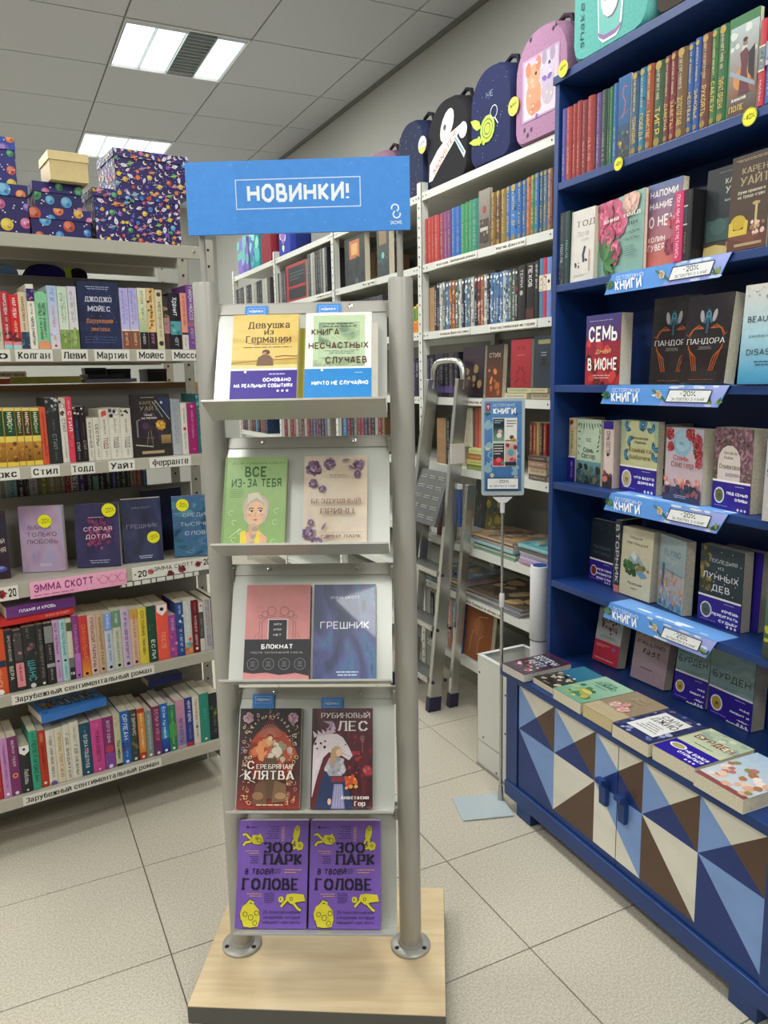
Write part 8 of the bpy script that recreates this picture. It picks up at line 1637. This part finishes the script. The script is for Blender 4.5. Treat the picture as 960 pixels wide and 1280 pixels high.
# further bays, seen over and between the display trays
GF = 'books in the far bays of the wall shelving'
def farrow(z, x0, lst, where, h=.2, d=.01): row(RK, z, d, x0, [(x, None, c, [('q', .1, .9, mix(c, '#e8e8e4', .6), .34)], l) for x, c, l in lst], where, GF, h=h)
dk = ['#24242c', '#3c3c44', '#5c5c5c', '#1c1c24', '#8c8c84', '#2c2c38', '#4c4448', '#a8a8a0']; dn = ['black', 'charcoal', 'grey', 'ink black', 'silver-grey', 'blue-black', 'smoky', 'pale grey']
def auto(x0, x1, n, seed, cols=None, nm=None):
    R = random.Random(seed); cols = cols or dk; nm = nm or dn; L = []
    for k in range(n): i = R.randrange(len(cols)); L.append((x0+(x1-x0)*(k+1)/n, cols[i], nm[i]+' spine'))
    return L
FAR['on'] = True
farrow(1.878, 296, auto(296, 338.5, 13, 3), 'from the far post, upper shelf third bay')
farrow(1.878, 347, auto(347, 358, 4, 4), 'beside the far post, upper shelf second bay')
farrow(1.878, 386, auto(386, 410, 8, 6), 'after the red frame, upper shelf', h=.24)
FAR['on'] = False
def c_redbox(w, h):
    d = D(w, h); d.rect(0, 1, 0, 1, '#a02830'); d.rect(.12, .97, .06, .92, '#20242c'); d.rect(.12, .97, .35, .42, '#a02830'); d.lines(.2, .9, .55, .8, 3, '#5c6068', 3); return d
stand(1.878, (359, None), None, 'red-framed boxed book in the second bay of the upper wall shelf', GF, c_redbox, .04, fr=RK, d=.01, w=RK.s_at(384, 1.878)-RK.s_at(359, 1.878)-.003, h=.22, tilt=0, cc='#a02830', yaw=0)
s0 = RK.s_at(432, 1.878, .12); brownbox(RK.M(s0, .15, 1.878), .33, .2, .17, 'brown cardboard box behind the orange-square book, upper wall shelf')
def c_orange(w, h):
    d = D(w, h); d.rect(0, 1, 0, 1, '#2c3034', '#24282c'); d.rect(.25, .75, .55, .92, '#b8703c'); d.rect(.35, .65, .62, .85, '#d8a86c'); d.blobs(.1, .9, .05, .5, 10, ['#3c4448', '#4c5c64', '#1c2024'], .05, .12, 3); return d
def c_tealg(w, h):
    d = D(w, h); d.rect(0, 1, 0, 1, '#2c383c', '#4c4c44'); d.rect(.2, .8, .6, .95, '#8c7454'); d.ell(.5, .4, .12, '#6cc0b8'); d.blobs(.1, .9, .05, .35, 8, ['#3c5c64', '#24343c'], .05, .12, 3); return d
stand(1.878, (432, None), None, 'dark cover with an orange square, upper wall shelf beyond the sign rod', GF, c_orange, .03, fr=RK, d=.02, w=RK.s_at(458, 1.878)-RK.s_at(432, 1.878)-.01, h=.24, tilt=.0, cc='#24282c', yaw=0)
stand(1.878, (472, None), None, 'dark cover with a turquoise glow, beside the sign rod', GF, c_tealg, .03, fr=RK, d=.02, w=.125, h=.25, tilt=.0, cc='#2c383c', yaw=0)
FAR['on'] = True
farrow(1.597, 421, auto(421, 479, 14, 7), 'from its far post, second shelf', h=.2)
farrow(1.597, 347, auto(347, 408, 20, 8), 'from the far post, second shelf second bay', h=.2)
farrow(1.597, 297, auto(297, 338.5, 13, 9), 'from the far post, second shelf third bay', h=.2)
cols2 = ['#1c1c24', '#2c4c74', '#4c2028', '#5c5c58', '#20304c', '#5c4428', '#3c7098', '#6c2030', '#8c867a']; nm2 = ['black', 'steel blue', 'maroon', 'grey', 'navy', 'brown', 'light blue', 'crimson', 'cream']
farrow(1.033, 425, auto(425, 482, 13, 10, cols2, nm2), 'seen under the top tray, nearer bay', h=.215)
farrow(1.033, 356, auto(356, 413, 16, 11, cols2, nm2), 'seen under the top tray, middle bay', h=.21)
farrow(1.033, 304, auto(304, 335, 10, 12, cols2, nm2), 'seen under the top tray, farthest bay', h=.21)

FAR['on'] = False
FAR['mb'].build('distant_books', 'printed_card', None, label='rows of small distant books in the far bays of the wall shelving', cat='books', kind='stuff')

# ================================================================== patterned gift boxes on the grey bookcase
def lidbox(px0, px1, zb, d, dep_, h, label, kind, lid=.04, yaw=0, fr=LB, z_top=None, ext=0):
    s0, s1 = fr.s_at(px0, zb+h/2, d), fr.s_at(px1, zb+h/2, d); w = s1-s0
    M = fr.M(s0, d, zb+.0008) @ Matrix.Rotation(yaw, 4, 'Z'); e = empty('gift_box', M, label, 'box', 'patterned storage boxes on top of the grey bookcase' if kind != 'plain' else None)
    base = {'space': '#2c1f66', 'planet': '#241c5c', 'plain': '#dcc48a', 'blue': '#2a2a7a'}[kind]
    lidc = {'space': '#33266e', 'planet': '#28206a', 'plain': '#e4cd94', 'blue': '#2a4ab0'}[kind]
    m = MB(); m.box(.002, w-.002, .002, dep_-.002, 0, h-.004, base); m.build('body', 'printed_card', e)
    m = MB(); m.box(-.001, w+.001, -.001, dep_+.001, h-lid, h, lidc); L = m.build('lid', 'printed_card', e, bevel=.0008)
    if kind == 'plain': return e
    R = random.Random(int(px0*3+zb*100))
    def art(ww, hh, sc):
        q = D(ww, hh); n = int(ww*hh/(.00022*sc*sc))
        used = []
        for k in range(n*3):
            r = R.uniform(.005, .009)*sc; x = R.uniform(0, ww); y = R.uniform(0, hh)
            if any((x-a)**2+(y-b)**2 < (r+c)**2*1.15 for a, b, c in used): continue
            used.append((x, y, r)); u, v = x/ww, y/hh; ru = r/ww; c = R.choice(['#2f7ac0', '#d8a02c', '#c8502c', '#3c9c5c', '#e0c030', '#c85c8c', '#58a8d8', '#7c50b0', '#e07c3c'])
            if kind != 'space' or R.random() < .5:
                q.ell(u, v, ru*.9, c, n=12)
                if r > .008 or kind == 'planet': q.ell(u-.2*ru, v+.2*ru*ww/hh, ru*.55, mix(c, '#ffffff', .3), n=9); q.ell(u+.3*ru, v-.3*ru*ww/hh, ru*.3, mix(c, '#20104c', .3), n=7)
                if kind == 'space' and R.random() < .4: q.line([(u-1.5*ru, v-.4*ru*ww/hh), (u+1.5*ru, v+.4*ru*ww/hh)], ru*.25, '#e0c86c')
            elif R.random() < .45:   # rocket
                a = R.uniform(0, 6.28); q.leaf(u-math.cos(a)*ru, v-math.sin(a)*ru*ww/hh, ru*2.6, math.degrees(a), '#e8e0e8', .5); q.ell(u, v, ru*.25, '#38a0c8', n=7); q.leaf(u-math.cos(a)*ru, v-math.sin(a)*ru*ww/hh, ru, math.degrees(a)+180, '#e0602c', .5)
            else:                    # moon or star
                q.ell(u, v, ru*.8, '#e8dcc0', n=10); q.ell(u+ru*.35, v+ru*.3*ww/hh, ru*.65, base, n=10)
        for k in range(int(n*1.2)): q.ell(R.random(), R.random(), .0012*sc/ww, '#e8d8f0', n=4)
        return q
    sc = 1.0 if kind == 'space' else 2.2 if kind == 'planet' else 1.8
    art(w-.004, h-lid, sc).build('front_print', e, (.002, .002, 0), (1, 0, 0), (0, 0, 1), (0, -1, 0))
    art(dep_-.004, h-lid, sc).build('side_print', e, (w-.002, .002, 0), (0, 1, 0), (0, 0, 1), (1, 0, 0))
    art(dep_-.004, h-lid, sc).build('side_print', e, (.002, dep_-.002, 0), (0, -1, 0), (0, 0, 1), (-1, 0, 0))
    art(w+.002, lid, sc).build('lid_print', L, (-.001, -.001, h-lid), (1, 0, 0), (0, 0, 1), (0, -1, 0), eps=.0009)
    art(dep_+.002, lid, sc).build('lid_print', L, (-.001, dep_+.001, h-lid), (0, -1, 0), (0, 0, 1), (-1, 0, 0), eps=.0009)
    return e
ZB = 1.822
lidbox(118, 226, ZB, .02, .2, LB.hit(170, 240, .02)[1]-ZB, 'purple rocket-patterned box directly on the grey bookcase, beside the blue sign', 'space', lid=.024)
zb2 = LB.hit(170, 240, .02)[1]+.001
lidbox(143, 236, zb2, .04, .19, LB.hit(190, 191, .04)[1]-zb2, 'purple rocket-patterned box stacked on another by the blue sign, topmost', 'space', lid=.024, yaw=.0)
lidbox(38, 114.5, ZB, .025, .19, LB.hit(80, 262, .025)[1]-ZB, 'planet-patterned box under the plain straw box pile, bottom one', 'planet', lid=.03)
zb3 = LB.hit(80, 262, .025)[1]+.001
lidbox(42, 103, zb3, .035, .15, LB.hit(70, 229, .035)[1]-zb3, 'planet-patterned box carrying the plain straw box', 'planet', lid=.028)
zb4 = LB.hit(70, 229, .035)[1]+.001
lidbox(61, 111, zb4+.0, .0, .13, LB.hit(85, 193, .0)[1]-LB.hit(85, 229, 0)[1], 'small plain straw-coloured box on top of the planet boxes', 'plain', lid=.024)
lidbox(-40, 36.5, ZB, .02, .2, LB.hit(20, 231, .02)[1]-ZB, 'planet-patterned box cut by the picture edge, lower one', 'planet', lid=.032)
zb5 = LB.hit(20, 231, .02)[1]+.001
lidbox(-45, 20, zb5, .03, .17, LB.hit(10, 172, .03)[1]-zb5, 'planet-patterned box with a blue lid, at the picture edge', 'blue', lid=.032)

# ================================================================== school bags
def backpack(M, w, h, dp, col, label, art=None, side=None, handle='#1c1c24', straps=None, group='school bags on top of the shelving', pocket=None, name='backpack', round_=.42, tops=None):
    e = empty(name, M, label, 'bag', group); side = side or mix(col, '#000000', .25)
    def outline(sx, sz, n=7):
        P = []; r = w*round_*sx
        for cx, cz, a0 in ((w*sx-r, h*sz-r, 0), (-w*sx+r+w*(0), h*sz-r, 90)): pass
        hw = w/2*sx; r = min(hw*.98, w*round_); rb = w*.14
        for k in range(n+1): a = math.pi/2*k/n; P.append((hw-r+r*math.cos(a), h*sz-r+r*math.sin(a)))
        for k in range(n+1): a = math.pi/2+math.pi/2*k/n; P.append((-hw+r+r*math.cos(a), h*sz-r+r*math.sin(a)))
        for k in range(4): a = math.pi+math.pi/2*k/3; P.append((-hw+rb+rb*math.cos(a), rb+rb*math.sin(a)))
        for k in range(4): a = 1.5*math.pi+math.pi/2*k/3; P.append((hw-rb+rb*math.cos(a), rb+rb*math.sin(a)))
        return P
    rings = [(0.0, .90, .955), (.012, .965, .985), (.035, 1, 1), (dp-.035, 1, 1), (dp-.012, .965, .985), (dp, .9, .955)]
    m = MB(); n = None; pts = []
    for y, sx, sz in rings:
        O = outline(sx, sz); n = len(O); off = (1-sz)*h*.45; pts += [(a+w/2, y, b+off) for a, b in O]
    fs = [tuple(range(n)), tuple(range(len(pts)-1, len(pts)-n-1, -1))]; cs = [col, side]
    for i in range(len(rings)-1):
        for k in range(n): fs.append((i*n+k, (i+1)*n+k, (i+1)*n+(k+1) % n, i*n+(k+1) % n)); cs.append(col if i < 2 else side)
    m.v = pts; m.f = [list(f) for f in fs]; m.c = cs
    m.build('body', 'fabric', e, smooth=True)
    m = MB()
    if handle: m.tube([(w/2-.045, dp*.6, h*.985), (w/2-.035, dp*.6, h+.03), (w/2, dp*.6, h+.042), (w/2+.035, dp*.6, h+.03), (w/2+.045, dp*.6, h*.985)], .008, 8, handle); m.build("handle", "fabric", e, smooth=True)
    O = outline(1.005, 1.0); m = MB(); m.tube([(a+w/2, dp*.42, b) for a, b in O if b > h*.2], .0035, 6, mix(side, '#000000', .3)); m.build('zipper', 'fabric', e, smooth=True)
    if straps:
        for sx in (.28, .72):
            m = MB(); m.tube([(w*sx, dp, h*.9), (w*sx, dp+.035, h*.6), (w*sx, dp+.03, h*.25), (w*sx, dp, h*.12)], [.012]*4, 8, straps); m.build('strap', 'fabric', e, smooth=True)
    if pocket:
        m = MB(); m.box(w*.14, w*.86, -.014, .006, h*.06, h*pocket[0], pocket[1]); m.build('front_pocket', 'fabric', e, bevel=.008)
    if art:
        q = D(w, h); art(q); q.build('front_print', e, (0, -.0005, 0), (1, 0, 0), (0, 0, 1), (0, -1, 0), 'printed_card', eps=.0008)
    return e
def bag(fr, xa, xb, d, z, h, dp, col, label, **kw):
    s0, s1 = fr.s_at(xa, z, d), fr.s_at(xb, z, d); return backpack(fr.M(s0, d, z+.0012) @ Matrix.Rotation(kw.pop('tilt', 0), 4, 'X'), s1-s0, h, dp, col, label, **kw)
def a_pink(q):
    q.ell(.5, .5, .3, '#c49ab8') if False else None
    q.rect(.17, .83, .2, .76, '#b89ab8'); q.rect(.2, .8, .22, .74, '#d8c4d0', '#c8b0c8')
    q.ell(.38, .4, .14, '#d8906c', rv=.2); q.ell(.38, .58, .12, '#dc9874', rv=.13); q.ell(.28, .66, .05, '#c87c5c', rv=.08); q.ell(.46, .68, .05, '#c87c5c', rv=.08); q.ell(.36, .3, .06, '#c87c5c'); q.ell(.46, .3, .06, '#c87c5c'); q.ell(.42, .6, .02, '#2c2020'); q.ell(.35, .55, .03, '#e8b090')
    q.ell(.64, .44, .12, '#b8a8bc', rv=.2); q.ell(.64, .62, .12, '#c4b8cc', rv=.14); q.ell(.57, .7, .045, '#a090a8', rv=.08); q.ell(.71, .7, .045, '#a090a8', rv=.08); q.ell(.66, .63, .02, '#2c2020'); q.leaf(.62, .5, .1, 160, '#7c5ca8', .6); q.leaf(.62, .5, .1, 20, '#7c5ca8', .6)
    for (u, v) in ((.3, .9), (.7, .88), (.2, .12), (.33, .1), (.26, .06), (.75, .9)): q.leaf(u, v, .06, 60, '#3c2434', .5)
    q.leaf(.46, .24, .07, 240, '#7c5cb0', .7); q.blobs(.2, .8, .22, .74, 16, ['#e8d8a0', '#e8c8d8', '#f0e0e8'], .01, .02, 4)
def a_me(q):
    R = random.Random(3)
    for k in range(30): q.ell(R.uniform(.08, .92), R.uniform(.06, .9), R.uniform(.003, .008), '#8c98b8', n=5)
    q.text('ME', .5, .7, .06, '#8c9cb8', wu=.16, bold=-.01); q.ell(.45, .36, .17, '#b4d82c', rv=.17); q.leaf(.3, .4, .3, 150, '#b4d82c', .4); q.ring(.45, .36, .12, .015, '#24401c', n=12); q.ring(.45, .36, .07, .015, '#24401c', n=10); q.leaf(.3, .26, .3, 170, '#b4d82c', .3); q.ring(.6, .5, .08, .01, '#e8ece8', n=10); q.line([(.62, .44), (.7, .36)], .015, '#e8ece8'); q.blobs(.2, .4, .2, .3, 4, ['#b4d82c'], .03, .05, 3)
def a_black(q):
    q.ell(.52, .67, .13, '#d8d4c8', rv=.2, rot=-.7); q.poly([(.3, .78), (.62, .86), (.42, .56), (.28, .6)], '#17161c') if False else None; q.ell(.47, .66, .035, '#24202c')
    q.poly([(.08, .1), (.1, .3), (.3, .44), (.6, .56), (.84, .6), (.86, .56), (.62, .4), (.36, .24), (.16, .1)], '#e8e4dc'); q.text('MONSTER', .46, .36, .07, '#c8482c', wu=.62, rot=34, bold=.02, shear=.1)
    q.poly([(.66, .5), (.72, .52), (.94, .26), (.9, .2)], '#c8d4d8'); q.line([(.7, .48), (.9, .26)], .02, '#3c8c9c'); q.ell(.88, .52, .09, '#e4e4e0'); q.text('LIGHT', .88, .52, .03, '#5c5c64', wu=.12)
def a_quilt(q):
    R = random.Random(9)
    for k in range(60): q.leaf(R.uniform(.08, .9), R.uniform(.05, .85), .05, R.choice([40, 140]), R.choice(['#2c3c64', '#24305c', '#3c3434', '#6c5c2c', '#7c3c54']), .4)
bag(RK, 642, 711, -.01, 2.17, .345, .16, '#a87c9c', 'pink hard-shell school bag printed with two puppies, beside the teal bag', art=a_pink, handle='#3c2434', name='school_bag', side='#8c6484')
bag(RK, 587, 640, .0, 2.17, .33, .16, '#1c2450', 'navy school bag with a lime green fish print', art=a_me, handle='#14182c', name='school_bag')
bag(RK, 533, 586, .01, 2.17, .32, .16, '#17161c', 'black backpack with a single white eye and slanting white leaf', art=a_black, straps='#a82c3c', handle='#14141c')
bag(RK, 497, 531, .03, 2.17, .33, .16, '#1f2a4c', 'navy quilted backpack between the black one and the blue sign', art=a_quilt, straps='#2c2c34')
bag(RK, 452, 494, .05, 2.17, .30, .16, '#a07890', 'dusty mauve backpack rising behind the blue sign', straps='#7c5870', handle='#3c2430')
bag(RK, 434, 449, .10, 2.17, .335, .12, '#5c3c20', 'small brown bag, its head just over the blue sign', handle='#3c2c1c')
bag(RK, 298, 312, .02, 2.17, .26, .14, '#7c6cb8', 'violet bag on the far end of the wall shelving', art=lambda q: q.blobs(.1, .9, .1, .9, 10, ['#8c9cd0', '#5c4ca0', '#58a8a0'], .08, .2, 3))
bag(RK, 313, 326, .02, 2.17, .27, .14, '#2c8c94', 'turquoise bag on the far end of the wall shelving', art=lambda q: q.blobs(.1, .9, .1, .9, 14, ['#3cb0b0', '#4c5cb0', '#7cd0c0'], .08, .2, 4))
bag(RK, 327, 340, .02, 2.17, .25, .14, '#8c2434', 'dark red bag near the far end of the wall shelving')
bag(RK, 349, 364, .02, 2.17, .26, .14, '#2c3c9c', 'bright blue patterned bag on the wall shelving, left of the middle post', art=lambda q: q.blobs(.1, .9, .1, .9, 14, ['#5c8cd8', '#8c4cb0', '#c8d8e8'], .08, .16, 5))
def a_teal(q):
    q.text('shake it', .16, .32, .05, '#1c3c44', wu=.5, rot=90, bold=0, shear=.2)
    P = [(.34, .62), (.38, .1), (.44, .05), (.6, .05), (.66, .1), (.72, .62)]
    q.poly([(u+(.0), v) for u, v in P], '#e8f0f0'); q.poly([(.5+(u-.5)*.9-.005, .02+v*.96) for u, v in P], '#62b4ac'); q.poly([(.37, .14), (.39, .1), (.45, .07), (.6, .07), (.66, .1), (.66, .13), (.6, .1), (.45, .1)], '#8c5c9c'); q.rect(.34, .72, .6, .68, '#a878a8')
    q.ell(.53, .38, .13, '#4c5864', rv=.21); q.ell(.515, .385, .12, '#d8d8dc', rv=.2); q.lines(.44, .6, .32, .44, 4, '#a890a8', 3, 'c')
s0, s1 = BB.s_at(711, 2.266), BB.s_at(812, 2.266)
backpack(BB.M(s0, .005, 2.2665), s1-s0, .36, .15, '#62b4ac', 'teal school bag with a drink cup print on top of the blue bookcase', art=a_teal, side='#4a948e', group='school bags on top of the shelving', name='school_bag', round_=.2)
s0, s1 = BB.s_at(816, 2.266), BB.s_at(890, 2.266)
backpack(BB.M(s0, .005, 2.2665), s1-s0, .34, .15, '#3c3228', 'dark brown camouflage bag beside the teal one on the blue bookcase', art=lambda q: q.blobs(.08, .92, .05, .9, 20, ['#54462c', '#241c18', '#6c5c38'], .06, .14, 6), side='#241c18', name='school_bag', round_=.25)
def tagdisc(fr, px, py, r, d, c, words, label, tc='#3c3c20'):
    s, z = fr.hit(px, py, d); e = empty('swing_tag', fr.M(s, d, z), label, 'tag', 'round swing tags on the school bags')
    m = MB(); m.lathe([(r, 0), (r, .001)], 22, c, M=Matrix.Rotation(math.pi/2, 4, 'X')); m.build('disc', 'printed_card', e); q = D(2*r, 2*r); q.rect(.05, .95, .0, .42, '#d8c838') if c == '#e4e4de' else None
    if c == '#e4e4de': q.e = []; q.poly([(.03, .35), (.14, .14), (.35, .02), (.65, .02), (.86, .14), (.97, .35)], '#d8c838')
    q.text(words, .5, .6, .16, tc, wu=.6, bold=.02, rot=12); q.build('lettering', e, (-r, -.001, -r), (1, 0, 0), (0, 0, 1), (0, -1, 0))
tagdisc(RK, 642, 133, .030, -.016, '#d4cc4c', 'BAG', 'yellow-green round swing tag hanging between the navy and pink bags')
tagdisc(RK, 528, 181, .034, -.0, '#e4e4de', 'ЦЕНА', 'white and yellow round swing tag on the quilted backpack')
tagdisc(BB, 704, 86, .022, -.012, '#dcd838', 'ЦЕНА', 'bright yellow swing tag at the corner of the blue bookcase top')
# bags on the far side of the grey bookcase, seen through its top gap
bag(LB, 2, 34, .28, 1.507, .270, .12, '#8cb4d8', 'pale blue shiny bag seen through the top gap of the grey bookcase', handle=None, group='bags seen through the grey bookcase')
bag(LB, 40, 98, .27, 1.507, .275, .12, '#2c1c78', 'indigo bag with a lime tag, seen through the top gap', handle=None, group='bags seen through the grey bookcase', straps='#1c1c24', art=lambda q: q.rect(.86, .99, .8, .96, '#c8e02c'))
bag(LB, 101, 118, .29, 1.507, .27, .1, '#1c1c24', 'narrow black bag seen through the top gap', handle=None, group='bags seen through the grey bookcase')
# things lying in the gap under the first lip
zz = 1.174
brownbox(LB.M(LB.s_at(-20, 1.2, .27), .27, zz), .78, .17, .232, 'long carton on the far side of the grey bookcase, behind the second row')
lying(LB, LB.s_at(24, 1.4, .27), .27, zz+.2345, .022, .19, .14, '#b8b838', 'glossy olive-yellow book lying in the gap under the top book row', 'books lying in the gap under the top book row', spine=spine_design(.022, .215, [('r', 0, 1, '#c0bc3c', '#a8a42c')], 2), ang=.03, gloss=True)
lying(LB, LB.s_at(-16, 1.4, .27), .27, zz+.2345, .018, .072, .14, '#b85c38', 'orange book end in the gap at the picture edge', 'books lying in the gap under the top book row', ang=0)
lying(LB, LB.s_at(24, 1.4, .27)+.2, .27, zz+.2345, .012, .17, .14, '#a8a8d0', 'lavender book lying in the gap under the top book row', 'books lying in the gap under the top book row', ang=0)
lying(LB, LB.s_at(24, 1.4, .27)+.215, .285, zz+.2485, .014, .12, .12, '#3c4448', 'dark grey book on the lavender one in the gap', 'books lying in the gap under the top book row', ang=0)

def greybox(x0, x1, d, dep_, z, h, col, label):
    s0, s1 = LB.s_at(x0, z+h, d), LB.s_at(x1, z+h, d); e = empty('storage_box', LB.M(s0, d, z+.001), label, 'box', 'small boxes in the gap under the top book row')
    m = MB(); m.box(0, s1-s0, 0, dep_, 0, h-.012, col); m.build('body', 'printed_card', e, bevel=.001)
    m = MB(); m.box(-.001, s1-s0+.001, -.001, dep_+.001, h-.012, h, mix(col, '#ffffff', .12)); m.build('lid', 'printed_card', e, bevel=.001)
zq = zz+.2335+.015
greybox(106, 132, .41, .05, zz+.2335, .052, '#343a3c', 'dark grey box behind the lavender book in the gap')
greybox(134, 163, .41, .05, zz+.2335, .048, '#24302e', 'black-green box behind the lavender book in the gap')
greybox(184, 208, .33, .10, zz+.2335, .045, '#2a2028', 'dark plum box near the post in the gap')
